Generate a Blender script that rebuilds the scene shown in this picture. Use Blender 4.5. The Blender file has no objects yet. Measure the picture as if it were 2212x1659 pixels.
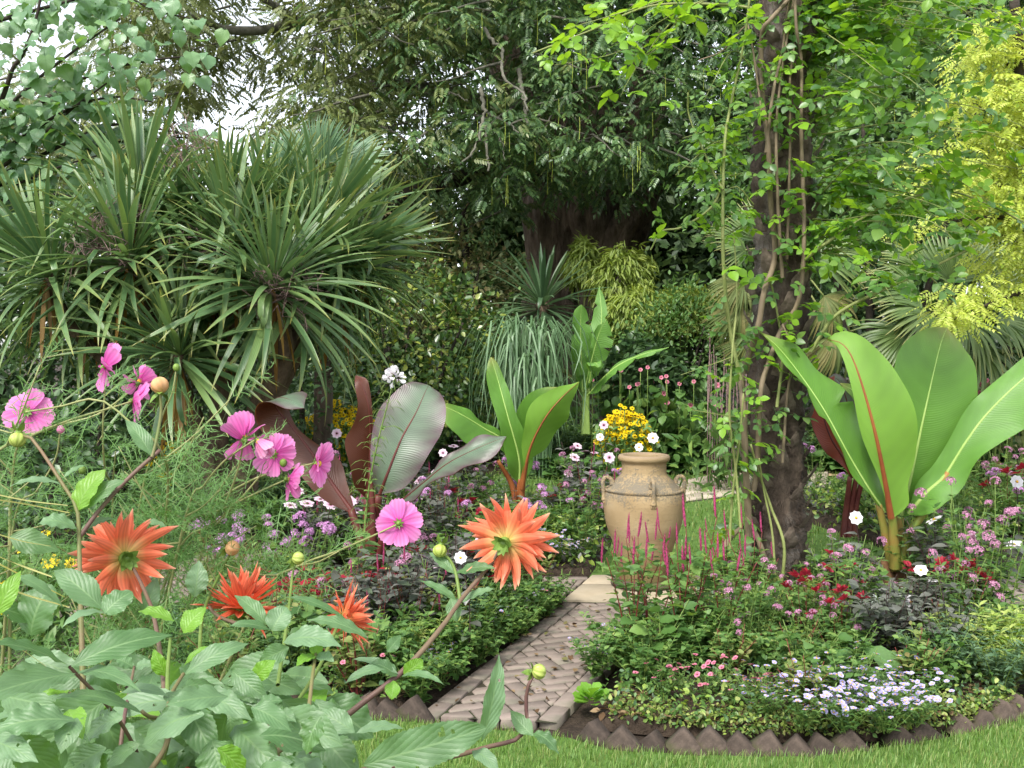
import bpy, math, random
import numpy as np
from mathutils import Matrix, Vector

# ------------------------------------------------------------------ camera, sky, sun, exposure
SC = bpy.context.scene
COL = SC.collection
HORIZON = 754.0            # measured horizon height in the photograph (2212 px wide)
FOC = 2212.0
PITCH = math.atan((829.5 - HORIZON) / FOC)
EYE = 1.6
cam_data = bpy.data.cameras.new("camera")
cam_data.sensor_width = 36.0
cam_data.lens = 36.0
cam_data.clip_start = 0.05
cam_data.clip_end = 2000.0
cam = bpy.data.objects.new("camera", cam_data)
COL.objects.link(cam)
cam.location = (0, 0, EYE)
cam.rotation_euler = (math.radians(90) - PITCH, 0, 0)
SC.camera = cam

SUN_EL, SUN_AZ = math.radians(52), math.radians(-152)   # azimuth from +Y, clockwise
world = bpy.data.worlds.new("World")
SC.world = world
world.use_nodes = True
wn = world.node_tree
wn.nodes.clear()
w_out = wn.nodes.new("ShaderNodeOutputWorld")
w_bg = wn.nodes.new("ShaderNodeBackground")
w_sky = wn.nodes.new("ShaderNodeTexSky")
w_sky.sky_type = 'NISHITA'
w_sky.sun_disc = False
w_sky.sun_elevation = SUN_EL
w_sky.sun_rotation = SUN_AZ
w_sky.dust_density = 1.5
w_sky.air_density = 1.0
w_hsv = wn.nodes.new("ShaderNodeHueSaturation")      # a bright overcast sky is nearly white
w_hsv.inputs['Saturation'].default_value = 0.30
w_bg.inputs['Strength'].default_value = 0.15
wn.links.new(w_sky.outputs[0], w_hsv.inputs['Color'])
wn.links.new(w_hsv.outputs[0], w_bg.inputs['Color'])
wn.links.new(w_bg.outputs[0], w_out.inputs['Surface'])

sun_data = bpy.data.lights.new("sun", 'SUN')
sun_data.energy = 1.5
sun_data.angle = math.radians(14)
sun_data.color = (1.0, 0.96, 0.9)
sun = bpy.data.objects.new("sun", sun_data)
COL.objects.link(sun)
sdir = Vector((math.sin(SUN_AZ) * math.cos(SUN_EL), math.cos(SUN_AZ) * math.cos(SUN_EL), math.sin(SUN_EL)))
sun.rotation_euler = (-sdir).to_track_quat('-Z', 'Y').to_euler()

SC.view_settings.view_transform = 'Standard'
SC.view_settings.look = 'None'
SC.view_settings.exposure = 1.5
SC.view_settings.gamma = 1.0
SC.view_settings.use_curve_mapping = False
SC.render.engine = 'CYCLES'
SC.cycles.use_denoising = True
SC.cycles.max_bounces = 7
SC.cycles.diffuse_bounces = 4
SC.cycles.glossy_bounces = 2
SC.cycles.transmission_bounces = 4
SC.cycles.transparent_max_bounces = 4
SC.cycles.sample_clamp_indirect = 6.0
SC.cycles.caustics_reflective = False
SC.cycles.caustics_refractive = False

# ------------------------------------------------------------------ helpers
RNG = np.random.default_rng(11)
R = random.Random(5)
cp, sp = math.cos(PITCH), math.sin(PITCH)


def at(x, y, d):
    """point seen at photograph pixel (x, y) and standing d metres in front of the eye"""
    u = -(y - 829.5)
    v = np.array([(x - 1106.0), FOC * cp + u * sp, -FOC * sp + u * cp])
    v *= d / v[1]
    return v + np.array([0, 0, EYE])


def gnd(x, y, z=0.0):
    a = at(x, y, 1.0) - np.array([0, 0, EYE])
    k = (z - EYE) / a[2]
    return a * k + np.array([0, 0, EYE])


def pxm(d):
    return d / FOC


def norm(v):
    v = np.asarray(v, float)
    return v / np.maximum(np.linalg.norm(v, axis=-1, keepdims=True), 1e-9)


def frames(D, N):
    """n direction vectors + normals -> n matrices whose columns are X, Y (along), Z (up)"""
    Y = norm(np.atleast_2d(D))
    X = np.cross(Y, np.atleast_2d(N))
    bad = np.linalg.norm(X, axis=1) < 1e-4
    X[bad] = np.cross(Y[bad], np.array([0.3, 0.5, 0.8]))
    X = norm(X)
    Z = np.cross(X, Y)
    return np.stack([X, Y, Z], axis=2)


def catmull(P, n):
    P = np.asarray(P, float)
    m = len(P)
    if m == 2:
        t = np.linspace(0, 1, n)[:, None]
        return P[0] * (1 - t) + P[1] * t
    Q = np.vstack([2 * P[0] - P[1], P, 2 * P[-1] - P[-2]])
    seg = np.linalg.norm(np.diff(P, axis=0), axis=1)
    cum = np.concatenate([[0], np.cumsum(seg)])
    s = np.linspace(0, cum[-1], n)
    out = np.zeros((n, P.shape[1]))
    for i, v in enumerate(s):
        k = min(max(np.searchsorted(cum, v, side='right') - 1, 0), m - 2)
        t = (v - cum[k]) / max(seg[k], 1e-9)
        p0, p1, p2, p3 = Q[k], Q[k + 1], Q[k + 2], Q[k + 3]
        out[i] = 0.5 * (2 * p1 + (p2 - p0) * t + (2 * p0 - 5 * p1 + 4 * p2 - p3) * t * t + (3 * p1 - p0 - 3 * p2 + p3) * t ** 3)
    return out


class Geo:
    """collects vertices, faces and uvs, and links them as one mesh"""

    def __init__(self):
        self.V, self.F, self.U, self.MI, self.n = [], [], [], [], 0

    def add(self, v, f, uv=None, mi=0):
        v = np.asarray(v, float).reshape(-1, 3)
        if uv is None:
            uv = np.zeros((len(v), 2))
        for ff in (f if isinstance(f, list) else [f]):
            ff = np.asarray(ff, int)
            if len(ff) == 0:
                continue
            self.F.append(ff + self.n)
            self.MI.append(np.full(len(ff), mi))
        self.V.append(v)
        self.U.append(uv)
        self.n += len(v)
        return self

    def inst(self, t, M, T, mi=0):
        tv, tf, tu = t
        M = np.asarray(M, float)
        T = np.asarray(T, float)
        if len(T) == 0:
            return self
        n, k = len(T), len(tv)
        v = np.einsum('nij,kj->nki', M, tv) + T[:, None, :]
        off = (np.arange(n) * k)
        fs = []
        for ff in (tf if isinstance(tf, list) else [tf]):
            fs.append((ff[None] + off[:, None, None]).reshape(-1, ff.shape[1]))
        return self.add(v.reshape(-1, 3), fs, np.tile(tu, (n, 1)), mi)

    def mesh(self, name, mats, smooth=True, origin=None):
        V = np.concatenate(self.V) if self.V else np.zeros((0, 3))
        if origin is not None:
            V = V - np.asarray(origin)
        U = np.concatenate(self.U) if self.U else np.zeros((0, 2))
        me = bpy.data.meshes.new(name)
        loops = np.concatenate([f.ravel() for f in self.F])
        tot = np.concatenate([np.full(len(f), f.shape[1]) for f in self.F])
        st = np.concatenate([[0], np.cumsum(tot)[:-1]])
        me.vertices.add(len(V))
        me.vertices.foreach_set('co', V.astype(np.float32).ravel())
        me.loops.add(len(loops))
        me.loops.foreach_set('vertex_index', loops.astype(np.int32))
        me.polygons.add(len(tot))
        me.polygons.foreach_set('loop_start', st.astype(np.int32))
        mi = np.concatenate(self.MI)
        me.polygons.foreach_set('material_index', mi.astype(np.int32))
        uv = me.uv_layers.new(name="UVMap")
        uv.data.foreach_set('uv', U[loops].astype(np.float32).ravel())
        me.update(calc_edges=True)
        if smooth:
            me.polygons.foreach_set('use_smooth', np.ones(len(tot), bool))
        for m in (mats if isinstance(mats, (list, tuple)) else [mats]):
            me.materials.append(m)
        return me


WM = {}


def tag(o, label=None, cat=None, group=None, kind=None):
    if label:
        o["label"] = label
    if cat:
        o["category"] = cat
    if group:
        o["group"] = group
    if kind:
        o["kind"] = kind
    return o


def thing(name, label, cat, loc, group=None):
    o = bpy.data.objects.new(name, None)
    o.empty_display_size = 0.1
    COL.objects.link(o)
    o.location = [float(c) for c in loc]
    WM[o.name] = Matrix.Translation(o.location)
    return tag(o, label, cat, group)


def put(name, me, parent=None, M=None, kind=None, label=None):
    """link a mesh at world matrix M under its parent"""
    o = bpy.data.objects.new(name, me)
    COL.objects.link(o)
    M = M if M is not None else Matrix.Identity(4)
    WM[o.name] = M
    if parent is not None:
        o.parent = parent
        o.matrix_local = WM[parent.name].inverted() @ M
    else:
        o.matrix_local = M
    if kind:
        o["kind"] = kind
    if label:
        o["label"] = label
    return o


def m4(M3, T):
    A = np.eye(4)
    A[:3, :3] = M3
    A[:3, 3] = T
    return Matrix(A.tolist())


def world_part(name, geo, mats, parent, kind=None, smooth=True, label=None):
    """a part whose vertices are in world space: origin moved to the parent's base"""
    base = np.array(WM[parent.name].translation)
    return put(name, geo.mesh(name, mats, smooth, origin=base), parent, Matrix.Translation(base.tolist()), kind, label)


def struct(name, geo, mats, smooth=False):
    return put(name, geo.mesh(name, mats, smooth), None, None, 'structure')


# --- shapes
def grid_faces(n, m):
    a = np.arange((n - 1) * m).reshape(n - 1, m)[:, :m - 1]
    return np.stack([a, a + 1, a + 1 + m, a + m], axis=2).reshape(-1, 4)


def ribbon(S, wl, wr=None, N=(0, 0, 1), fold=0.0, nx=2, ripple=0.0, freq=3.0, ph=0.0, cup=0.0):
    """a blade along spine S with left/right half widths, V fold, cupping and rippled margins"""
    S = np.asarray(S, float)
    n = len(S)
    wl = np.broadcast_to(wl, n)
    wr = wl if wr is None else np.broadcast_to(wr, n)
    T = norm(np.gradient(S, axis=0))
    B = norm(np.cross(T, np.broadcast_to(np.asarray(N, float), (n, 3))))
    Z = np.cross(B, T)
    t = np.linspace(-1, 1, 2 * nx + 1)
    v = np.linspace(0, 1, n)
    W = np.where(t[None] < 0, wl[:, None], wr[:, None]) * np.abs(t)[None]
    side = np.sign(t)[None]
    h = fold * W - cup * W * np.abs(t)[None]
    if ripple:
        h = h + ripple * (np.abs(t)[None] ** 2) * np.sin(2 * np.pi * freq * v[:, None] + ph + side * 1.3) * np.minimum(1, W / (W.max() * 0.4 + 1e-9))
    P = S[:, None] + B[:, None] * (W * side)[:, :, None] + Z[:, None] * h[:, :, None]
    uv = np.stack(np.broadcast_arrays((t[None] + 1) / 2, v[:, None]), axis=2)
    return P.reshape(-1, 3), grid_faces(n, 2 * nx + 1), uv.reshape(-1, 2)


def tube(S, r, n=6, cap=True):
    S = np.asarray(S, float)
    k = len(S)
    r = np.broadcast_to(r, k)
    T = norm(np.gradient(S, axis=0))
    up = np.array([0.31, 0.22, 0.92]) if abs(T[0][2]) < 0.9 else np.array([0.9, 0.2, 0.1])
    X = norm(np.cross(T, up))
    Y = np.cross(T, X)
    a = np.linspace(0, 2 * np.pi, n, endpoint=False)
    P = S[:, None] + r[:, None, None] * (X[:, None] * np.cos(a)[None, :, None] + Y[:, None] * np.sin(a)[None, :, None])
    i = np.arange(k - 1)[:, None] * n
    j = np.arange(n)[None]
    F = np.stack([i + j, i + (j + 1) % n, i + n + (j + 1) % n, i + n + j], axis=2).reshape(-1, 4)
    uv = np.stack(np.broadcast_arrays(a[None] / (2 * np.pi), np.linspace(0, 1, k)[:, None]), axis=2).reshape(-1, 2)
    if cap:
        P2 = np.vstack([P.reshape(-1, 3), S[-1][None]])
        c = len(P2) - 1
        jj = np.arange(n)
        tri = np.stack([(k - 1) * n + jj, (k - 1) * n + (jj + 1) % n, np.full(n, c)], axis=1)
        return P2, [F, tri], np.vstack([uv, [[0, 1]]])
    return P.reshape(-1, 3), [F], uv


def lathe(prof, n=48, cx=0.0, cy=0.0):
    prof = np.asarray(prof, float)
    k = len(prof)
    a = np.linspace(0, 2 * np.pi, n, endpoint=False)
    P = np.stack([cx + prof[:, 0, None] * np.cos(a)[None], cy + prof[:, 0, None] * np.sin(a)[None],
                  np.broadcast_to(prof[:, 1, None], (k, n))], axis=2).reshape(-1, 3)
    i = np.arange(k - 1)[:, None] * n
    j = np.arange(n)[None]
    F = np.stack([i + j, i + (j + 1) % n, i + n + (j + 1) % n, i + n + j], axis=2).reshape(-1, 4)
    uv = np.stack(np.broadcast_arrays(a[None] / (2 * np.pi), np.linspace(0, 1, k)[:, None]), axis=2).reshape(-1, 2)
    return P, F, uv


def ell(rx, ry, rz, n=10, m=7):
    th = np.linspace(0, np.pi, m)
    prof = np.stack([np.sin(th) + 1e-4, -np.cos(th)], axis=1)
    P, F, uv = lathe(prof, n)
    return P * np.array([rx, ry, rz]), F, uv


def ip(v, pts):
    """smooth width profile from (v, w) control points"""
    p = np.array(pts, float)
    c = catmull(p, 60)
    c[:, 0] = np.maximum.accumulate(c[:, 0])
    return np.maximum(np.interp(v, c[:, 0], c[:, 1]), 0)


def leaf_t(L=1.0, w=0.2, pts=None, n=8, nx=1, droop=0.15, fold=0.25, serr=0.0, teeth=12, ripple=0.0, cup=0.0, freq=3, ph=0.0, up=0.0):
    """a leaf template of length L along +Y with its upper face to +Z"""
    v = np.linspace(0, 1, n)
    pts = pts or [(0, 0.03), (0.15, 0.55), (0.4, 1.0), (0.7, 0.68), (0.9, 0.25), (1, 0.0)]
    W = ip(v, pts) * w
    if serr:
        W = W * (1 - serr * (np.arange(n) % 2)) if n > 14 else W * (1 - serr * ((v * teeth) % 1))
    S = np.stack([np.zeros(n), L * (v - 0.12 * droop * v * v), L * (up * v - (droop + up) * v * v)], axis=1)
    return ribbon(S, W, None, (0, 0, 1), fold, nx, ripple, freq, ph, cup)


def rnd(a, b, n=None):
    return RNG.uniform(a, b, n)


def scatter_frames(n, out, droop=0.2, jit=0.8, upn=0.8):
    D = norm(out * 0.7 + RNG.normal(0, jit, (n, 3)) * 0.6 + np.array([0, 0, -droop]))
    N = norm(out * 0.5 + np.array([0, 0, upn]) + RNG.normal(0, 0.35, (n, 3)))
    return frames(D, N)


# ------------------------------------------------------------------ materials
def nmat(name):
    m = bpy.data.materials.new(name)
    m.use_nodes = True
    nt = m.node_tree
    nt.nodes.clear()
    return m, nt, nt.nodes.new("ShaderNodeOutputMaterial")


def node(nt, typ, **kw):
    nd = nt.nodes.new(typ)
    for k, v in kw.items():
        if hasattr(nd, k):
            setattr(nd, k, v)
        else:
            nd.inputs[k].default_value = v
    return nd


def math_n(nt, op, a, b=None, c=None):
    nd = nt.nodes.new("ShaderNodeMath")
    nd.operation = op
    for i, x in enumerate((a, b, c)):
        if x is None:
            continue
        if isinstance(x, (int, float)):
            nd.inputs[i].default_value = x
        else:
            nt.links.new(x, nd.inputs[i])
    return nd.outputs[0]


def mixc(nt, fac, a, b):
    nd = nt.nodes.new("ShaderNodeMix")
    nd.data_type = 'RGBA'
    for i, x in ((0, fac), (6, a), (7, b)):
        if isinstance(x, (int, float)):
            nd.inputs[i].default_value = x
        elif isinstance(x, (tuple, list)):
            nd.inputs[i].default_value = (*x[:3], 1)
        else:
            nt.links.new(x, nd.inputs[i])
    return nd.outputs[2]


def ramp(nt, fac, stops):
    nd = nt.nodes.new("ShaderNodeValToRGB")
    el = nd.color_ramp.elements
    while len(el) < len(stops):
        el.new(0.5)
    for e, (p, c) in zip(el, stops):
        e.position = p
        e.color = (*c[:3], 1)
    nt.links.new(fac, nd.inputs[0])
    return nd.outputs[0]


def rand_src(nt):
    g = nt.nodes.new("ShaderNodeNewGeometry")
    o = nt.nodes.new("ShaderNodeObjectInfo")
    return math_n(nt, 'FRACT', math_n(nt, 'ADD', g.outputs['Random Per Island'], math_n(nt, 'MULTIPLY', o.outputs['Random'], 7.13)))


def uv_src(nt):
    t = nt.nodes.new("ShaderNodeUVMap")
    s = nt.nodes.new("ShaderNodeSeparateXYZ")
    nt.links.new(t.outputs[0], s.inputs[0])
    return s.outputs[0], s.outputs[1]


def leaf_mat(name, cols, rough=0.42, trans=0.3, tcol=None, vein=None, mott=0.25, spec=0.45, veincol=None, nveins=9, slope=1.1, edge=None,
             bump=0.35, mscale=18.0, tip=None, vstr=0.22):
    """foliage: each leaf takes its own tint, gloss above, light coming through; optional veins from uv"""
    m, nt, out = nmat(name)
    L = nt.links
    r = rand_src(nt)
    k = len(cols)
    c = ramp(nt, r, [(i / max(k - 1, 1), q) for i, q in enumerate(cols)]) if k > 1 else mixc(nt, 0.0, cols[0], cols[0])
    tc = nt.nodes.new("ShaderNodeTexCoord")
    bs = nt.nodes.new("ShaderNodeBsdfPrincipled")
    if mott:
        nz = node(nt, "ShaderNodeTexNoise", Scale=mscale, Detail=3.0)
        L.new(tc.outputs['Object'], nz.inputs['Vector'])
        f = math_n(nt, 'MULTIPLY_ADD', nz.outputs[0], mott * 2, 1 - mott)
        hs = nt.nodes.new("ShaderNodeHueSaturation")
        L.new(f, hs.inputs['Value'])
        L.new(c, hs.inputs['Color'])
        c = hs.outputs[0]
    if vein or edge or tip:
        u, v = uv_src(nt)
        au = math_n(nt, 'MULTIPLY', math_n(nt, 'ABSOLUTE', math_n(nt, 'SUBTRACT', u, 0.5)), 2.0)
    if edge:
        ef = math_n(nt, 'SMOOTHSTEP' if False else 'POWER', au, edge[1])
        c = mixc(nt, ef, c, edge[0])
    if tip:
        c = mixc(nt, math_n(nt, 'POWER', v, tip[1]), c, tip[0])
    hgt = None
    if vein == 'pinnate':
        ph = math_n(nt, 'SUBTRACT', math_n(nt, 'MULTIPLY', v, nveins), math_n(nt, 'MULTIPLY', au, slope * nveins * 0.22))
        saw = math_n(nt, 'ABSOLUTE', math_n(nt, 'SUBTRACT', math_n(nt, 'FRACT', ph), 0.5))
        line = math_n(nt, 'POWER', math_n(nt, 'SUBTRACT', 1.0, math_n(nt, 'MULTIPLY', saw, 2.0)), 6.0)
        mid = math_n(nt, 'LESS_THAN', au, 0.055)
        ln = math_n(nt, 'MAXIMUM', math_n(nt, 'MULTIPLY', line, 0.28), mid)
        c = mixc(nt, math_n(nt, 'MULTIPLY', ln, 0.75), c, veincol or tuple(min(1, x * 1.9 + 0.02) for x in cols[0]))
        hgt = math_n(nt, 'SUBTRACT', math_n(nt, 'MULTIPLY', saw, 0.7), ln)
    if vein == 'banana':
        ph = math_n(nt, 'ADD', math_n(nt, 'MULTIPLY', v, nveins), math_n(nt, 'MULTIPLY', math_n(nt, 'POWER', au, 1.6), -nveins * slope * 0.1))
        s1 = math_n(nt, 'MULTIPLY_ADD', math_n(nt, 'SINE', math_n(nt, 'MULTIPLY', ph, 6.283)), 0.5, 0.5)
        s2 = math_n(nt, 'MULTIPLY_ADD', math_n(nt, 'SINE', math_n(nt, 'MULTIPLY', ph, 6.283 * 0.137)), 0.5, 0.5)
        c = mixc(nt, math_n(nt, 'MULTIPLY', s1, vstr), c, veincol or tuple(x * 0.55 for x in cols[0]))
        c = mixc(nt, math_n(nt, 'MULTIPLY', s2, 0.16), c, tuple(min(1, x * 1.5) for x in cols[0]))
        hgt = s1
    if vein == 'streak':
        wv = math_n(nt, 'MULTIPLY_ADD', math_n(nt, 'SINE', math_n(nt, 'MULTIPLY', u, 6.283 * nveins)), 0.5, 0.5)
        c = mixc(nt, math_n(nt, 'MULTIPLY', wv, 0.35), c, veincol or tuple(x * 0.6 for x in cols[0]))
        hgt = wv
    if hgt is not None and bump:
        b = node(nt, "ShaderNodeBump", Strength=bump, Distance=0.004)
        L.new(hgt, b.inputs['Height'])
        L.new(b.outputs[0], bs.inputs['Normal'])
    L.new(c, bs.inputs['Base Color'])
    bs.inputs['Roughness'].default_value = rough
    bs.inputs['Specular IOR Level'].default_value = spec
    tr = nt.nodes.new("ShaderNodeBsdfTranslucent")
    if tcol is None:
        hs2 = node(nt, "ShaderNodeHueSaturation", Saturation=1.15, Value=1.5)
        hs2.inputs['Hue'].default_value = 0.485
        L.new(c, hs2.inputs['Color'])
        L.new(hs2.outputs[0], tr.inputs[0])
    else:
        tr.inputs[0].default_value = (*tcol, 1)
    mx = nt.nodes.new("ShaderNodeMixShader")
    mx.inputs[0].default_value = trans
    L.new(bs.outputs[0], mx.inputs[1])
    L.new(tr.outputs[0], mx.inputs[2])
    L.new(mx.outputs[0], out.inputs[0])
    return m


def solid_mat(name, c1, c2, scale=8.0, rough=0.8, bump=0.3, bscale=None, detail=6.0, spec=0.3, c3=None, stretch=None, dist=0.01, var=0.0):
    """bark, soil, stone: two or three tints through noise, with relief"""
    m, nt, out = nmat(name)
    L = nt.links
    tc = nt.nodes.new("ShaderNodeTexCoord")
    src = tc.outputs['Object']
    if stretch:
        mp = nt.nodes.new("ShaderNodeMapping")
        mp.inputs['Scale'].default_value = stretch
        L.new(src, mp.inputs[0])
        src = mp.outputs[0]
    nz = node(nt, "ShaderNodeTexNoise", Scale=scale, Detail=detail)
    nz.inputs['Roughness'].default_value = 0.65
    L.new(src, nz.inputs['Vector'])
    c = ramp(nt, nz.outputs[0], [(0.32, c1), (0.68, c2)])
    if c3:
        n3 = node(nt, "ShaderNodeTexNoise", Scale=scale * 0.35, Detail=5.0)
        L.new(src, n3.inputs['Vector'])
        c = mixc(nt, ramp(nt, n3.outputs[0], [(0.5, (0, 0, 0)), (0.63, (1, 1, 1))]), c, c3)
    if var:
        r = rand_src(nt)
        hs = nt.nodes.new("ShaderNodeHueSaturation")
        L.new(math_n(nt, 'MULTIPLY_ADD', r, var * 2, 1 - var), hs.inputs['Value'])
        L.new(c, hs.inputs['Color'])
        c = hs.outputs[0]
    bs = nt.nodes.new("ShaderNodeBsdfPrincipled")
    L.new(c, bs.inputs['Base Color'])
    bs.inputs['Roughness'].default_value = rough
    bs.inputs['Specular IOR Level'].default_value = spec
    if bump:
        nb = node(nt, "ShaderNodeTexNoise", Scale=bscale or scale * 3, Detail=6.0)
        L.new(src, nb.inputs['Vector'])
        b = node(nt, "ShaderNodeBump", Strength=bump, Distance=dist)
        L.new(nb.outputs[0], b.inputs['Height'])
        L.new(b.outputs[0], bs.inputs['Normal'])
    L.new(bs.outputs[0], out.inputs[0])
    return m


def petal_mat(name, stops, rough=0.55, trans=0.42, streaks=7, var=0.12, dark=0.8):
    """a petal: colours run from base to tip, fine streaks along it"""
    m, nt, out = nmat(name)
    L = nt.links
    u, v = uv_src(nt)
    c = ramp(nt, v, stops)
    wv = math_n(nt, 'MULTIPLY_ADD', math_n(nt, 'SINE', math_n(nt, 'MULTIPLY', u, 6.283 * streaks)), 0.5, 0.5)
    hs = nt.nodes.new("ShaderNodeHueSaturation")
    r = rand_src(nt)
    val = math_n(nt, 'MULTIPLY', math_n(nt, 'MULTIPLY_ADD', wv, 1 - dark, dark), math_n(nt, 'MULTIPLY_ADD', r, 2 * var, 1 - var))
    L.new(val, hs.inputs['Value'])
    L.new(c, hs.inputs['Color'])
    bs = nt.nodes.new("ShaderNodeBsdfPrincipled")
    L.new(hs.outputs[0], bs.inputs['Base Color'])
    bs.inputs['Roughness'].default_value = rough
    bs.inputs['Specular IOR Level'].default_value = 0.25
    tr = nt.nodes.new("ShaderNodeBsdfTranslucent")
    L.new(hs.outputs[0], tr.inputs[0])
    mx = nt.nodes.new("ShaderNodeMixShader")
    mx.inputs[0].default_value = trans
    L.new(bs.outputs[0], mx.inputs[1])
    L.new(tr.outputs[0], mx.inputs[2])
    L.new(mx.outputs[0], out.inputs[0])
    return m


MAT = {}
MAT['soil'] = solid_mat('soil', (0.02, 0.013, 0.008), (0.06, 0.042, 0.028), 22, 0.95, 1.0, 60, dist=0.02)
MAT['lawn'] = solid_mat('lawn_ground', (0.06, 0.12, 0.02), (0.11, 0.20, 0.04), 14, 0.9, 0.8, 120)
MAT['grass'] = leaf_mat('grass_blades', [(0.08, 0.17, 0.025), (0.13, 0.25, 0.045), (0.21, 0.32, 0.08), (0.26, 0.28, 0.10)], 0.5, 0.3, mott=0)
MAT['brick'] = solid_mat('paving_brick', (0.205, 0.162, 0.135), (0.26, 0.208, 0.175), 14, 0.85, 0.35, 160, c3=(0.17, 0.15, 0.115), dist=0.002, var=0.18)
MAT['joint'] = solid_mat('path_joints', (0.022, 0.018, 0.012), (0.05, 0.042, 0.025), 12, 0.95, 0.7, 70, c3=(0.03, 0.045, 0.012))
MAT['slab'] = solid_mat('stone_slab', (0.33, 0.27, 0.185), (0.43, 0.36, 0.26), 5, 0.85, 0.4, 60, c3=(0.28, 0.24, 0.17), dist=0.004, var=0.06)
MAT['paleslab'] = solid_mat('pale_paving', (0.38, 0.32, 0.245), (0.49, 0.42, 0.335), 3, 0.85, 0.3, 40, dist=0.004, var=0.08)
MAT['dirtpath'] = solid_mat('sandy_path', (0.42, 0.29, 0.16), (0.52, 0.39, 0.24), 4, 0.9, 0.3, 40)
MAT['edging'] = solid_mat('edging_brick', (0.04, 0.03, 0.023), (0.115, 0.085, 0.066), 14, 0.9, 0.8, 70, c3=(0.04, 0.046, 0.014), dist=0.006, var=0.3)
MAT['bark'] = solid_mat('gnarled_bark', (0.06, 0.045, 0.034), (0.24, 0.18, 0.135), 5, 0.9, 1.0, 9, stretch=(1, 1, 0.35), dist=0.12)
MAT['barkgrey'] = solid_mat('lichen_bark', (0.085, 0.08, 0.06), (0.22, 0.21, 0.165), 9, 0.9, 0.8, 20, dist=0.02)
MAT['barkdark'] = solid_mat('dark_bark', (0.025, 0.02, 0.015), (0.06, 0.048, 0.036), 7, 0.9, 0.8, 20, dist=0.02)
MAT['palmbark'] = solid_mat('palm_bark', (0.022, 0.016, 0.012), (0.12, 0.09, 0.065), 9, 0.95, 1.0, 20, c3=(0.16, 0.14, 0.12), stretch=(1, 1, 0.3), dist=0.03)
MAT['fibre'] = solid_mat('palm_fibre', (0.02, 0.015, 0.011), (0.10, 0.072, 0.052), 30, 0.9, 0.2)
MAT['stub'] = solid_mat('leaf_base_stub', (0.06, 0.042, 0.03), (0.22, 0.175, 0.135), 14, 0.9, 0.8, 30, stretch=(1, 1, 0.3))
MAT['vine'] = solid_mat('rose_vine_bark', (0.12, 0.09, 0.055), (0.24, 0.185, 0.115), 16, 0.7, 0.5, 40, stretch=(1, 1, 0.3), dist=0.005)
MAT['vinegreen'] = solid_mat('green_vine', (0.15, 0.19, 0.05), (0.24, 0.26, 0.09), 12, 0.6, 0.1)
MAT['cordbark'] = solid_mat('cordyline_bark', (0.06, 0.04, 0.025), (0.20, 0.145, 0.095), 10, 0.9, 1.0, 22, stretch=(1, 1, 0.5), dist=0.03)
MAT['stemred'] = solid_mat('red_stem', (0.10, 0.018, 0.018), (0.19, 0.04, 0.03), 15, 0.5, 0.1)
MAT['stemgreen'] = solid_mat('green_stem', (0.10, 0.17, 0.03), (0.17, 0.24, 0.06), 15, 0.5, 0.1)
MAT['stemdark'] = solid_mat('dark_stem', (0.035, 0.022, 0.02), (0.07, 0.04, 0.035), 15, 0.6, 0.1)
MAT['stemolive'] = solid_mat('olive_pink_stem', (0.13, 0.17, 0.045), (0.20, 0.12, 0.075), 9, 0.5, 0.15)
MAT['stempurple'] = solid_mat('purple_stem', (0.12, 0.06, 0.055), (0.17, 0.13, 0.07), 9, 0.5, 0.15)
MAT['cosstem'] = solid_mat('cosmos_stem', (0.22, 0.26, 0.09), (0.34, 0.33, 0.15), 12, 0.5, 0.1)
# foliage
MAT['dahlia'] = leaf_mat('dahlia_leaf', [(0.06, 0.14, 0.04), (0.10, 0.20, 0.075), (0.16, 0.27, 0.135), (0.085, 0.175, 0.055)], 0.48, 0.28, (0.20, 0.44, 0.02), 'pinnate',
                         0.4, 0.65, (0.18, 0.30, 0.12), 9, 1.6, bump=0.22, mscale=30)
MAT['dahliay'] = leaf_mat('young_dahlia_leaf', [(0.15, 0.34, 0.03), (0.20, 0.40, 0.05)], 0.42, 0.4, (0.30, 0.55, 0.03), 'pinnate', 0.15, 0.5, (0.26, 0.44, 0.10), 8, 1.6)
MAT['ensete'] = leaf_mat('banana_leaf_green', [(0.11, 0.25, 0.03), (0.12, 0.275, 0.04)], 0.40, 0.3, (0.36, 0.62, 0.03), 'banana', 0.28, 0.5, (0.085, 0.21, 0.025), 84, 1.6, bump=0.3, mscale=5.0, vstr=0.24, tip=((0.30, 0.22, 0.07), 16.0))
MAT['enseteu'] = leaf_mat('banana_leaf_underside', [(0.17, 0.34, 0.035), (0.19, 0.36, 0.05)], 0.5, 0.3, (0.42, 0.66, 0.03), 'banana', 0.25, 0.4, (0.15, 0.32, 0.04), 84, 1.6, bump=0.2, mscale=5.0, vstr=0.16)
MAT['ensetep'] = leaf_mat('banana_leaf_purple', [(0.095, 0.155, 0.085)], 0.36, 0.12, (0.30, 0.12, 0.03), 'banana', 0.35, 0.65, (0.06, 0.04, 0.05), 64, 1.4, ((0.085, 0.03, 0.045), 1.9), bump=0.35, mscale=4.0, vstr=0.3)
MAT['ensetepu'] = leaf_mat('banana_leaf_bronze_underside', [(0.085, 0.026, 0.012), (0.11, 0.03, 0.014)], 0.42, 0.25, (0.36, 0.12, 0.015), 'banana', 0.35, 0.5, (0.05, 0.014, 0.009), 64, 1.4, bump=0.3, mscale=4.0)
MAT['ensetered'] = leaf_mat('banana_leaf_red', [(0.24, 0.03, 0.012), (0.20, 0.035, 0.014)], 0.45, 0.25, (0.5, 0.06, 0.01), 'banana', 0.3, 0.5, (0.12, 0.015, 0.01), 40, 1.4, bump=0.4, mscale=4.0)
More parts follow.
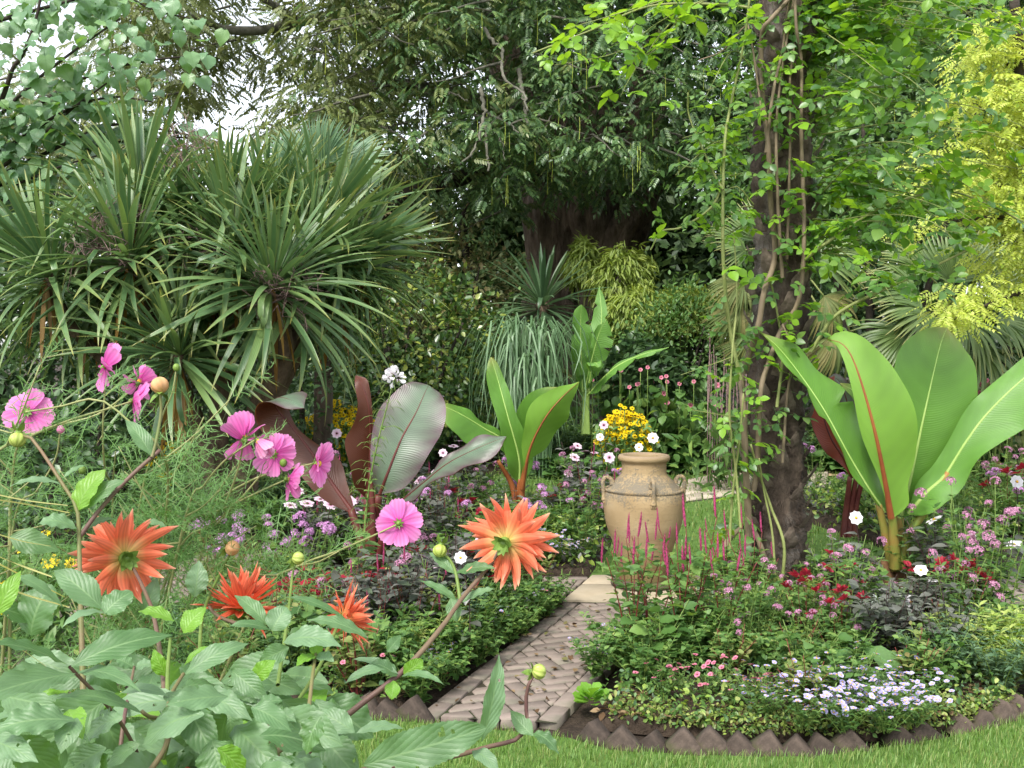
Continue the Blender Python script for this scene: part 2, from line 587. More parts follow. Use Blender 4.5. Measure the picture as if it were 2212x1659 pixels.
MAT['ribgreen'] = solid_mat('pale_midrib', (0.27, 0.42, 0.09), (0.36, 0.50, 0.14), 5, 0.45, 0.1)
MAT['ribred'] = solid_mat('red_midrib', (0.19, 0.045, 0.018), (0.30, 0.11, 0.03), 5, 0.45, 0.1)
MAT['ribdark'] = solid_mat('dark_midrib', (0.06, 0.012, 0.012), (0.12, 0.03, 0.02), 5, 0.45, 0.1)
MAT['petiole'] = solid_mat('flushed_petiole', (0.16, 0.24, 0.04), (0.38, 0.13, 0.05), 2.6, 0.5, 0.2, c3=(0.30, 0.10, 0.04))
MAT['sheath'] = solid_mat('dry_sheath', (0.08, 0.045, 0.02), (0.25, 0.13, 0.06), 9, 0.8, 0.5, stretch=(1, 1, 0.4))
MAT['cordyline'] = leaf_mat('cordyline_leaf', [(0.065, 0.14, 0.055), (0.095, 0.19, 0.07), (0.14, 0.245, 0.095), (0.18, 0.28, 0.085)], 0.34, 0.2, None, 'streak', 0.15, 0.6,
                            (0.05, 0.10, 0.03), 5, edge=((0.20, 0.26, 0.08), 7.0), tip=((0.46, 0.40, 0.08), 13.0), bump=0.25)
MAT['cordblue'] = leaf_mat('cordyline_leaf_grey', [(0.055, 0.11, 0.05), (0.09, 0.16, 0.07), (0.13, 0.20, 0.09)], 0.4, 0.2, None, 'streak', 0.15, 0.5, (0.05, 0.10, 0.04), 5, bump=0.2)
MAT['dead'] = leaf_mat('dead_leaf', [(0.20, 0.11, 0.03), (0.33, 0.20, 0.05), (0.26, 0.17, 0.08)], 0.7, 0.25, None, None, 0.3, 0.2)
MAT['wingnut'] = leaf_mat('wingnut_leaf', [(0.055, 0.12, 0.045), (0.095, 0.18, 0.065), (0.14, 0.24, 0.09), (0.18, 0.27, 0.08)], 0.36, 0.34, None, None, 0, 0.85)
MAT['wingnuto'] = leaf_mat('wingnut_leaf_olive', [(0.09, 0.13, 0.04), (0.15, 0.19, 0.06), (0.22, 0.25, 0.10)], 0.38, 0.32, None, None, 0, 0.6)
MAT['catkin'] = leaf_mat('wingnut_catkin', [(0.30, 0.38, 0.06), (0.40, 0.46, 0.09)], 0.6, 0.2, None, None, 0, 0.2)
MAT['wood'] = leaf_mat('woodland_leaf', [(0.035, 0.07, 0.026), (0.065, 0.12, 0.04), (0.11, 0.17, 0.06)], 0.5, 0.25, None, None, 0, 0.4)
MAT['heart'] = leaf_mat('heart_leaf', [(0.10, 0.20, 0.095), (0.13, 0.25, 0.12), (0.17, 0.30, 0.15), (0.19, 0.33, 0.11)], 0.38, 0.32, (0.24, 0.46, 0.04), 'pinnate', 0.12, 0.6, (0.13, 0.25, 0.09), 6, 2.0, bump=0.3)
MAT['rose'] = leaf_mat('rose_leaf', [(0.035, 0.095, 0.025), (0.07, 0.16, 0.035), (0.11, 0.22, 0.05), (0.18, 0.31, 0.06)], 0.38, 0.34, (0.28, 0.55, 0.02), None, 0.12, 0.6)
MAT['roseyl'] = leaf_mat('young_rose_leaf', [(0.17, 0.36, 0.03), (0.24, 0.44, 0.03), (0.14, 0.30, 0.035)], 0.4, 0.45, (0.4, 0.66, 0.03), None, 0.1, 0.5)
MAT['gold'] = leaf_mat('golden_leaf', [(0.32, 0.44, 0.05), (0.44, 0.54, 0.09), (0.56, 0.62, 0.18), (0.22, 0.36, 0.05)], 0.5, 0.35, (0.80, 0.82, 0.12), None, 0, 0.3)
MAT['camellia'] = leaf_mat('glossy_shrub_leaf', [(0.03, 0.075, 0.02), (0.06, 0.12, 0.03), (0.09, 0.17, 0.035), (0.32, 0.36, 0.07)], 0.3, 0.2, None, None, 0, 0.7)
MAT['darkshrub'] = leaf_mat('dark_shrub_leaf', [(0.025, 0.06, 0.022), (0.05, 0.10, 0.035), (0.08, 0.145, 0.05)], 0.35, 0.22, None, None, 0, 0.6)
MAT['midshrub'] = leaf_mat('mid_shrub_leaf', [(0.07, 0.15, 0.04), (0.105, 0.205, 0.055), (0.155, 0.26, 0.08)], 0.42, 0.3, None, None, 0, 0.5)
MAT['olive'] = leaf_mat('olive_scrub_leaf', [(0.12, 0.16, 0.055), (0.19, 0.22, 0.09), (0.26, 0.20, 0.09), (0.14, 0.19, 0.07)], 0.5, 0.3, None, None, 0, 0.4)
MAT['bamboo'] = leaf_mat('bamboo_leaf', [(0.15, 0.22, 0.04), (0.24, 0.32, 0.065), (0.33, 0.40, 0.10)], 0.45, 0.35, None, None, 0, 0.4)
MAT['fan'] = leaf_mat('fan_palm_leaf', [(0.07, 0.13, 0.035), (0.11, 0.18, 0.05), (0.16, 0.23, 0.07)], 0.42, 0.22, None, None, 0.1, 0.5, tip=((0.42, 0.38, 0.12), 12.0))
MAT['fanblue'] = leaf_mat('fan_palm_leaf_blue', [(0.08, 0.16, 0.08), (0.13, 0.23, 0.11)], 0.42, 0.22, None, None, 0.1, 0.5)
MAT['fandead'] = leaf_mat('dry_fan_leaf', [(0.10, 0.14, 0.04), (0.14, 0.17, 0.05), (0.24, 0.21, 0.08)], 0.6, 0.25, None, None, 0.1, 0.3)
MAT['misc'] = leaf_mat('fountain_grass', [(0.11, 0.20, 0.09), (0.17, 0.28, 0.14), (0.25, 0.37, 0.21)], 0.42, 0.3, None, None, 0, 0.5)
MAT['bedgreen'] = leaf_mat('bedding_leaf', [(0.045, 0.11, 0.025), (0.085, 0.18, 0.04), (0.13, 0.24, 0.07), (0.20, 0.31, 0.07)], 0.42, 0.32, None, None, 0, 0.5)
MAT['bedblue'] = leaf_mat('bluish_leaf', [(0.065, 0.13, 0.06), (0.10, 0.18, 0.085), (0.15, 0.24, 0.13)], 0.42, 0.28, None, None, 0, 0.5)
MAT['bedlime'] = leaf_mat('lime_leaf', [(0.22, 0.34, 0.05), (0.32, 0.42, 0.09), (0.45, 0.50, 0.17), (0.15, 0.28, 0.05)], 0.45, 0.35, None, None, 0, 0.4)
MAT['olivebed'] = leaf_mat('olive_bedding_leaf', [(0.11, 0.16, 0.04), (0.17, 0.23, 0.06), (0.24, 0.30, 0.09), (0.20, 0.17, 0.06)], 0.45, 0.3, None, None, 0, 0.45)
MAT['litter'] = leaf_mat('fallen_leaf', [(0.07, 0.04, 0.02), (0.15, 0.09, 0.045), (0.24, 0.17, 0.09), (0.12, 0.12, 0.04)], 0.8, 0.1, None, None, 0, 0.2)
MAT['bronze'] = leaf_mat('bronze_dahlia_leaf', [(0.065, 0.075, 0.055), (0.10, 0.105, 0.085), (0.16, 0.165, 0.145), (0.085, 0.12, 0.065)], 0.42, 0.18, None, None, 0, 0.6)
MAT['redleaf'] = leaf_mat('scarlet_leaf', [(0.26, 0.014, 0.03), (0.42, 0.025, 0.05), (0.16, 0.012, 0.03)], 0.45, 0.35, (0.6, 0.03, 0.06), None, 0, 0.4)
MAT['silver'] = leaf_mat('silver_leaf', [(0.25, 0.29, 0.25), (0.36, 0.40, 0.36)], 0.6, 0.2, None, None, 0, 0.3)
MAT['hosta'] = leaf_mat('broad_leaf', [(0.07, 0.16, 0.04), (0.11, 0.22, 0.06), (0.16, 0.27, 0.10)], 0.38, 0.28, None, 'pinnate', 0.1, 0.6, None, 7, 1.5)
MAT['cosfol'] = leaf_mat('cosmos_thread_leaf', [(0.09, 0.20, 0.04), (0.13, 0.27, 0.07), (0.18, 0.32, 0.11)], 0.5, 0.3, None, None, 0, 0.4)
MAT['yellowgrass'] = leaf_mat('yellow_striped_blade', [(0.55, 0.50, 0.14), (0.62, 0.58, 0.25)], 0.5, 0.3, None, 'streak', 0.1, 0.4, (0.25, 0.36, 0.06), 1.0)
# flowers
MAT['dahliapet'] = petal_mat('orange_dahlia_petal', [(0.0, (0.72, 0.66, 0.14)), (0.22, (0.84, 0.48, 0.18)), (0.45, (0.86, 0.215, 0.095)), (0.82, (0.88, 0.215, 0.12)), (1.0, (0.90, 0.50, 0.32))], 0.5, 0.35, 3, 0.12, 0.82)
MAT['dahliaped'] = petal_mat('red_orange_dahlia_petal', [(0.0, (0.70, 0.34, 0.06)), (0.3, (0.84, 0.17, 0.07)), (0.85, (0.86, 0.20, 0.105)), (1.0, (0.88, 0.45, 0.28))], 0.5, 0.35, 3, 0.12, 0.82)
MAT['cospet'] = petal_mat('pink_cosmos_petal', [(0.0, (0.34, 0.02, 0.17)), (0.2, (0.76, 0.13, 0.49)), (0.7, (0.87, 0.25, 0.60)), (1.0, (0.89, 0.34, 0.66))], 0.5, 0.4, 4, 0.1, 0.82)
MAT['cospale'] = petal_mat('pale_cosmos_petal', [(0.0, (0.6, 0.18, 0.36)), (0.5, (0.84, 0.32, 0.56)), (1.0, (0.88, 0.46, 0.68))], 0.55, 0.4, 4, 0.1, 0.82)
MAT['calyx'] = solid_mat('green_calyx', (0.07, 0.13, 0.02), (0.19, 0.30, 0.05), 60, 0.5, 0.2)
MAT['bud'] = leaf_mat('dahlia_bud', [(0.34, 0.43, 0.07), (0.44, 0.52, 0.14)], 0.4, 0.1, None, 'streak', 0.1, 0.4, (0.24, 0.33, 0.03), 8)
MAT['budpeach'] = leaf_mat('opening_bud', [(0.70, 0.42, 0.20)], 0.5, 0.2, (0.7, 0.4, 0.2), 'streak', 0.2, 0.3, (0.55, 0.25, 0.08), 6)
MAT['yellowpet'] = petal_mat('yellow_petal', [(0.0, (0.70, 0.44, 0.0)), (1.0, (0.86, 0.66, 0.01))], 0.5, 0.3, 2, 0.1, 0.9)
MAT['cone'] = solid_mat('dark_cone', (0.03, 0.015, 0.008), (0.09, 0.05, 0.01), 60, 0.8, 0.2)
MAT['yellowcone'] = solid_mat('yellow_centre', (0.65, 0.33, 0.02), (0.78, 0.5, 0.05), 80, 0.7, 0.3)
MAT['whitepet'] = petal_mat('white_petal', [(0.0, (0.66, 0.44, 0.55)), (0.25, (0.84, 0.80, 0.83)), (1.0, (0.86, 0.84, 0.86))], 0.5, 0.3, 3, 0.05, 0.92)
MAT['palepink'] = petal_mat('pale_pink_petal', [(0.0, (0.5, 0.16, 0.3)), (0.4, (0.80, 0.58, 0.70)), (1.0, (0.84, 0.70, 0.78))], 0.5, 0.3, 3, 0.05, 0.92)
MAT['lilac'] = petal_mat('lilac_flower', [(0.0, (0.44, 0.17, 0.40)), (1.0, (0.66, 0.38, 0.64))], 0.5, 0.3, 2, 0.3, 0.9)
MAT['mauve'] = petal_mat('mauve_flower', [(0.0, (0.42, 0.15, 0.28)), (1.0, (0.62, 0.34, 0.48))], 0.5, 0.3, 2, 0.3, 0.9)
MAT['nemesia'] = petal_mat('nemesia_flower', [(0.0, (0.26, 0.18, 0.62)), (0.5, (0.52, 0.47, 0.80)), (1.0, (0.68, 0.64, 0.86))], 0.5, 0.3, 2, 0.15, 0.92)
MAT['spike'] = solid_mat('magenta_spike', (0.22, 0.02, 0.06), (0.42, 0.06, 0.17), 120, 0.7, 0.8, dist=0.004)
MAT['rosepink'] = petal_mat('rose_pink_flower', [(0.0, (0.6, 0.10, 0.18)), (1.0, (0.80, 0.32, 0.42))], 0.5, 0.3, 2, 0.2, 0.9)
MAT['plum'] = petal_mat('plum_petal', [(0.0, (0.12, 0.01, 0.10)), (1.0, (0.30, 0.06, 0.28))], 0.45, 0.2, 4, 0.1, 0.8)
MAT['dryspike'] = solid_mat('dry_flower_spike', (0.16, 0.10, 0.09), (0.30, 0.21, 0.19), 90, 0.9, 0.6)

# ================================================================== THE SETTING
def prism(poly, z0, z1, ch=0.004):
    """an upright slab over a polygon with a chamfered top edge"""
    P = np.asarray(poly, float)[:, :2]
    n = len(P)
    c = P.mean(0)
    d = P - c
    ins = c + d * (1 - ch / np.maximum(np.linalg.norm(d, axis=1, keepdims=True), 0.01))
    V = np.vstack([np.c_[P, np.full(n, z0)], np.c_[P, np.full(n, z1 - ch)], np.c_[ins, np.full(n, z1)]])
    j = np.arange(n)
    k = (j + 1) % n
    Q = np.vstack([np.stack([j, k, n + k, n + j], 1), np.stack([n + j, n + k, 2 * n + k, 2 * n + j], 1)])
    return V, [Q, (2 * n + j)[None]]


def area2(p):
    x, y = np.asarray(p)[:, 0], np.asarray(p)[:, 1]
    return 0.5 * np.sum(x * np.roll(y, -1) - np.roll(x, -1) * y)


def clip(poly, region):
    """Sutherland-Hodgman: convex region, counter-clockwise"""
    out = [np.asarray(p, float) for p in poly]
    reg = [np.asarray(p, float) for p in region]
    for i in range(len(reg)):
        a, b = reg[i], reg[(i + 1) % len(reg)]
        e = b - a
        inp, out = out, []
        for k in range(len(inp)):
            p, q = inp[k], inp[(k + 1) % len(inp)]
            sp_, sq = e[0] * (p[1] - a[1]) - e[1] * (p[0] - a[0]), e[0] * (q[1] - a[1]) - e[1] * (q[0] - a[0])
            if sp_ >= 0:
                out.append(p)
            if (sp_ >= 0) != (sq >= 0):
                out.append(p + (q - p) * (sp_ / (sp_ - sq)))
        if len(out) < 3:
            return None
    return out


def ccw(p):
    p = [tuple(q[:2]) for q in p]
    return p if area2(p) > 0 else p[::-1]


def sheet(name, poly, z, mat, sub=None):
    """a flat sheet laid over a polygon"""
    p = np.array(ccw(poly), float)
    return struct(name, Geo().add(np.c_[p, np.full(len(p), z)], [np.arange(len(p))[None]]), mat)


def in_poly(x, y, poly):
    p = np.asarray(poly)[:, :2]
    r = np.zeros(len(x), bool)
    n = len(p)
    for i in range(n):
        (x1, y1), (x2, y2) = p[i], p[(i + 1) % n]
        c = ((y1 > y) != (y2 > y)) & (x < (x2 - x1) * (y - y1) / (y2 - y1 + 1e-12) + x1)
        r ^= c
    return r


def sample_poly(poly, n):
    p = np.asarray(poly)[:, :2]
    lo, hi = p.min(0), p.max(0)
    X, Y = [], []
    while len(X) < n:
        x, y = rnd(lo[0], hi[0], n * 2), rnd(lo[1], hi[1], n * 2)
        k = in_poly(x, y, p)
        X += list(x[k])
        Y += list(y[k])
    return np.array(X[:n]), np.array(Y[:n])


G0 = Geo().add([(-300, -60, -0.03), (300, -60, -0.03), (300, 500, -0.03), (-300, 500, -0.03)], [np.array([[0, 1, 2, 3]])])
struct('ground', G0, MAT['soil'])

# lawns -------------------------------------------------------------
EDGE_D = [(560, 1560), (740, 1552), (900, 1560), (1030, 1572), (1110, 1580), (1230, 1594), (1290, 1612), (1400, 1624), (1500, 1630), (1620, 1634), (1760, 1634),
          (1880, 1618), (1980, 1604), (2060, 1590), (2140, 1572), (2212, 1553), (2400, 1500)]
EDGE = [gnd(x, y)[:2] for x, y in EDGE_D]
lawn_front = [(-3.2, 1.0), (3.6, 1.0), (3.6, EDGE[-1][1])] + [tuple(p) for p in EDGE[::-1]] + [(-3.2, EDGE[0][1])]
sheet('lawn_front', lawn_front, 0.0, MAT['lawn'])
lawn_back = [(-7, 7.2), (8, 7.2), (9, 13.6), (-8, 13.6)]
sheet('lawn_back', lawn_back, -0.012, MAT['lawn'])


def blades(name, poly, n, h, w, bias=None, z=0.0, hole=None):
    x, y = sample_poly(poly, n)
    if bias is not None:
        k = bias(x, y)
        x, y = x[k], y[k]
    n = len(x)
    a = rnd(0, 2 * np.pi, n)
    hh = h * rnd(0.5, 1.25, n)
    ln = rnd(0.1, 0.7, n)
    b = np.stack([x, y, np.full(n, z)], 1)
    sd = np.stack([np.cos(a), np.sin(a), np.zeros(n)], 1) * (w * rnd(0.7, 1.3, n))[:, None]
    le = np.stack([np.cos(a + 1.3), np.sin(a + 1.3), np.zeros(n)], 1) * (hh * ln)[:, None]
    up = np.array([0, 0, 1.0]) * hh[:, None]
    V = np.stack([b - sd, b + sd, b + sd * 0.7 + le * 0.4 + up * 0.6, b - sd * 0.7 + le * 0.4 + up * 0.6, b + le + up * 0.95], 1).reshape(-1, 3)
    o = np.arange(n)[:, None] * 5
    g = Geo().add(V, [o + np.array([[0, 1, 2, 3]]), o + np.array([[3, 2, 4]])])
    return put(name, g.mesh(name, MAT['grass'], True), None, None, 'stuff')


g1 = blades('lawn_grass', lawn_front, 170000, 0.034, 0.0017, lambda x, y: (y > 3.5) & (y < 4.6) & (np.abs(x - 0.8) < 2.1) | (RNG.random(len(x)) < 0.12))
tag(g1, 'short mown green lawn grass along the front edge of the beds', 'grass')
g2 = blades('lawn_grass', lawn_back, 38000, 0.05, 0.005, lambda x, y: (x > -4) & (x < 5))
tag(g2, 'mown lawn grass beyond the urn around the pale path', 'grass')

# paths -------------------------------------------------------------
NB = [0]
brick_cache = {}


def brick_piece(parent, poly, z0, z1, mat, name='brick', tilt=0.0):
    poly = ccw(poly)
    c = np.mean(np.array(poly), 0)
    V, F = prism(np.array(poly) - c, z0, z1, 0.004)
    dz = rnd(-0.002, 0.002)
    g = Geo().add(V, F)
    M = Matrix.Translation((c[0], c[1], dz)) @ Matrix.Rotation(rnd(-0.006, 0.006), 4, 'X') @ Matrix.Rotation(rnd(-0.006, 0.006), 4, 'Y')
    NB[0] += 1
    return put(name, g.mesh(name, mat, False), parent, M)


def herringbone(name, poly, ang, border=(), bl=0.18, bw=0.09, gap=0.010, origin=(0.0, 0.0)):
    """a path of 45-degree herringbone bricks cut at its edges, with soldier bricks along the given sides"""
    poly = ccw(poly)
    base = sheet(name, poly, 0.004, MAT['joint'])
    inner = [np.array(p) for p in poly]
    n = len(inner)
    bands = []
    shrunk = [np.array(p) for p in poly]
    for i in border:                                  # push bordered sides inwards by one brick width
        a, b = shrunk[i], shrunk[(i + 1) % n]
        e = norm(b - a)
        nin = np.array([-e[1], e[0]])
        pa, pb = shrunk[(i - 1) % n], shrunk[(i + 2) % n]
        na = a + nin * bw / max(0.3, abs(np.dot(norm(pa - a), nin))) * 0 + norm(pa - a) * (bw / max(0.3, np.dot(norm(pa - a), nin)))
        nb = b + norm(pb - b) * (bw / max(0.3, np.dot(norm(pb - b), nin)))
        bands.append((a, b, nin))
        shrunk[i], shrunk[(i + 1) % n] = na, nb
    c, s = math.cos(ang), math.sin(ang)
    Rm = np.array([[c, -s], [s, c]])
    P = np.array(shrunk)
    Q = (P - np.array(origin)) @ Rm                    # into brick space
    lo, hi = np.floor(Q.min(0) / bw).astype(int) - 3, np.ceil(Q.max(0) / bw).astype(int) + 3
    for i in range(lo[0], hi[0]):
        for j in range(lo[1], hi[1]):
            k = (i - j) % 4
            if k == 0:
                r = (i * bw, j * bw, (i + 2) * bw, (j + 1) * bw)
            elif k == 3:
                r = (i * bw, j * bw, (i + 1) * bw, (j + 2) * bw)
            else:
                continue
            g = gap / 2
            rect = np.array([(r[0] + g, r[1] + g), (r[2] - g, r[1] + g), (r[2] - g, r[3] - g), (r[0] + g, r[3] - g)])
            w = rect @ Rm.T + np.array(origin)
            cl = clip(w, shrunk)
            if cl is None or abs(area2(cl)) < 0.0012:
                continue
            brick_piece(base, cl, -0.03, 0.0115, MAT['brick'])
    for a, b, nin in bands:
        Lw = np.linalg.norm(b - a)
        m = max(1, int(round(Lw / bl)))
        e = (b - a) / m
        u = norm(e) * gap / 2
        for k in range(m):
            p0, p1 = a + e * k + u, a + e * (k + 1) - u
            brick_piece(base, [p0, p1, p1 + nin * (bw - gap), p0 + nin * (bw - gap)], -0.03, 0.015, MAT['brick'])
    return base


AX = math.atan2(1.0, 0.44)                             # the front path runs up and to the right
pl1, pl2, pr2, pr1 = (-0.40, 4.40), (0.335, 6.37), (1.00, 6.34), (0.19, 4.32)
herringbone('brick_path_front', [pl1, pr1, pr2, pl2], AX - math.radians(45), border=(1, 3))
herringbone('brick_path_left', [(-1.9, 6.44), (0.30, 6.46), (0.53, 7.09), (-1.75, 7.12)], math.radians(-14), border=(0, 2))
herringbone('brick_path_far_left', [(-2.95, 5.2), (-2.32, 5.2), (-1.78, 7.95), (-2.4, 7.95)], math.radians(35), border=(1, 3))
herringbone('brick_path_right', [(1.52, 6.98), (3.0, 7.15), (3.0, 7.85), (1.62, 7.6)], math.radians(-30), border=(0,))
herringbone('brick_path_far_right', [(2.62, 5.4), (3.25, 5.4), (3.5, 7.1), (2.95, 7.1)], math.radians(30), border=(1, 3))

hub = sheet('stone_hub', ccw([(0.31, 6.40), (1.40, 6.34), (1.58, 7.12), (0.55, 7.13)]), 0.005, MAT['joint'])
h00, h10, h11, h01 = [np.array(p) for p in ((0.325, 6.41), (1.385, 6.355), (1.565, 7.11), (0.56, 7.12))]


def bil(u, v):
    return (h00 * (1 - u) + h10 * u) * (1 - v) + (h01 * (1 - u) + h11 * u) * v


for u0, u1, v0, v1 in ((0, 0.48, 0, 0.62), (0.488, 1, 0, 0.62), (0, 0.33, 0.628, 1), (0.338, 0.66, 0.628, 1), (0.668, 1, 0.628, 1)):
    brick_piece(hub, [bil(u0, v0), bil(u1, v0), bil(u1, v1), bil(u0, v1)], -0.03, 0.022, MAT['slab'], 'slab')

pp = [gnd(x, y)[:2] for x, y in ((1330, 1094), (1474, 1085), (1620, 1066), (1790, 1052), (1790, 1000), (1601, 1017), (1474, 1041), (1330, 1052))]
pale = sheet('pale_path', pp, 0.003, MAT['joint'])
lo_, up_ = [np.array(p) for p in pp[:4]], [np.array(p) for p in pp[:3:-1]]


def pal(u, v):
    k = min(int(u * 3), 2)
    t = u * 3 - k
    return (lo_[k] * (1 - t) + lo_[k + 1] * t) * (1 - v) + (up_[k] * (1 - t) + up_[k + 1] * t) * v


for r_ in range(4):
    cuts = [0] + sorted([(i + rnd(-0.25, 0.25) + 0.5 * (r_ % 2)) / 7 for i in range(1, 7)]) + [1]
    for a, b in zip(cuts[:-1], cuts[1:]):
        if b - a < 0.02:
            continue
        e = 0.004
        brick_piece(pale, [pal(a + e, r_ / 4 + 0.006), pal(b - e, r_ / 4 + 0.006), pal(b - e, (r_ + 1) / 4 - 0.006), pal(a + e, (r_ + 1) / 4 - 0.006)], -0.03, 0.02, MAT['paleslab'], 'slab')
sheet('sandy_path', [gnd(x, y)[:2] for x, y in ((1740, 1030), (1900, 1024), (1900, 985), (1740, 992))], 0.002, MAT['dirtpath'])
sheet('far_right_path', [(4.1, 8.8), (7.5, 9.2), (7.5, 11.0), (4.2, 10.2)], 0.001, MAT['paleslab'])


# beds: raised soil with an uneven surface ---------------------------
def bed(name, poly, h=0.05):
    p = np.array(ccw(poly), float)
    c = p.mean(0)
    rings = []
    for k, (f, z) in enumerate(((1.0, -0.02), (0.985, h * 0.6), (0.93, h), (0.7, h * 1.4), (0.4, h * 1.6), (0.12, h * 1.6))):
        q = c + (p - c) * f
        m = 8
        q = np.vstack([q[i] * (1 - t) + q[(i + 1) % len(q)] * t for i in range(len(q)) for t in np.arange(m)[:, None] / m])
        rings.append(np.c_[q, np.full(len(q), z) + (RNG.normal(0, 0.012, len(q)) if k else 0)])
    n = len(rings[0])
    V = np.vstack(rings + [np.array([[c[0], c[1], h * 1.6]])])
    j = np.arange(n)
    Q = np.vstack([np.stack([i * n + j, i * n + (j + 1) % n, (i + 1) * n + (j + 1) % n, (i + 1) * n + j], 1) for i in range(len(rings) - 1)])
    T = np.stack([(len(rings) - 1) * n + j, (len(rings) - 1) * n + (j + 1) % n, np.full(n, len(V) - 1)], 1)
    return struct(name, Geo().add(V, [Q, T]), MAT['soil'], True)


BED_L = [(-2.15, 4.52), (-0.50, 4.50), (0.20, 6.36), (-1.85, 6.36)]
BED_R = [tuple(gnd(1285, 1596)[:2]), (0.46, 4.34)] + [tuple(np.array(p) + (0, 0.05)) for p in EDGE[7:17]] + [(2.6, 4.75), (2.8, 6.95), (1.62, 6.92), (1.04, 6.30), (0.34, 4.36)]
BED_R = [(0.36, 4.30), (0.9, 4.16), (1.6, 4.18), (2.2, 4.45), (2.62, 5.2), (2.9, 6.95), (1.66, 6.9), (1.08, 6.30)]
BED_BL = [(-1.6, 7.2), (0.55, 7.2), (1.1, 9.6), (-1.4, 9.9)]
BED_CORD = [(-5.6, 7.0), (-2.55, 8.05), (-1.7, 8.05), (-1.6, 9.8), (-5.8, 10.2)]
BED_FRONT = [(-2.6, 0.7), (-0.05, 0.8), (0.0, 2.2), (-0.5, 3.1), (-2.8, 3.2)]
BED_BR = [(3.05, 7.95), (4.1, 7.8), (5.2, 8.4), (4.0, 10.6), (2.6, 10.2)]
BED_FAR = [(-7.5, 13.1), (7.5, 13.1), (9.5, 19), (-10, 19)]
for nm, pl in (('bed_soil_left', BED_L), ('bed_soil_right', BED_R), ('bed_soil_behind', BED_BL), ('bed_soil_cordyline', BED_CORD), ('bed_soil_front', BED_FRONT),
               ('bed_soil_back_right', BED_BR), ('bed_soil_far', BED_FAR)):
    bed(nm, pl)

# saw-tooth brick edging ---------------------------------------------
ebrick = Geo()
V, F = prism([(-0.105, -0.032), (0.105, -0.032), (0.105, 0.032), (-0.105, 0.032)], -0.05, 0.05, 0.006)
ebrick = Geo().add(V, F).mesh('edging_brick', MAT['edging'], False)
EP = catmull(np.array([tuple(p) for p in EDGE]), 400)
seg = np.concatenate([[0], np.cumsum(np.linalg.norm(np.diff(EP, axis=0), axis=1))])


def edge_at(s):
    x = np.interp(s, seg, EP[:, 0])
    y = np.interp(s, seg, EP[:, 1])
    return np.array([x, y])


edge_r = thing('brick_edging', 'saw-tooth row of tilted dark bricks edging the right bed along the lawn', 'edging', (*edge_at(seg[-1] * 0.6), 0))
edge_l = thing('brick_edging', 'tilted dark bricks edging the left bed behind the dahlia stems', 'edging', (*edge_at(seg[-1] * 0.1), 0))
s = 0.02
while s < seg[-1] - 0.1:
    p = edge_at(s)
    t = norm(edge_at(s + 0.02) - edge_at(s - 0.02 if s > 0.02 else s))
    dx = p[0] * 2212 / p[1] + 1106
    s += rnd(0.108, 0.125)
    if 960 < dx < 1275 or (dx < 640):
        continue
    if RNG.random() < 0.12:
        continue
    M = Matrix.Translation((p[0], p[1] + 0.035 + rnd(-0.02, 0.02), -0.02 + rnd(-0.028, 0.012))) @ Matrix.Rotation(math.atan2(t[1], t[0]) + rnd(-0.3, 0.12) - 0.1, 4, 'Z') @ Matrix.Rotation(
        math.radians(45) + rnd(-0.2, 0.2), 4, 'Y') @ Matrix.Rotation(rnd(-0.08, 0.08), 4, 'X')
    put('brick', ebrick, edge_r if dx > 1000 else edge_l, M)

# ================================================================== THE URN
UX, UY = at(1390.5, 1130, 6.82)[0], 6.82
urn = thing('terracotta_urn', 'tall sand-coloured terracotta urn with looped handles on the stone hub', 'urn', (UX, UY, 0.02))


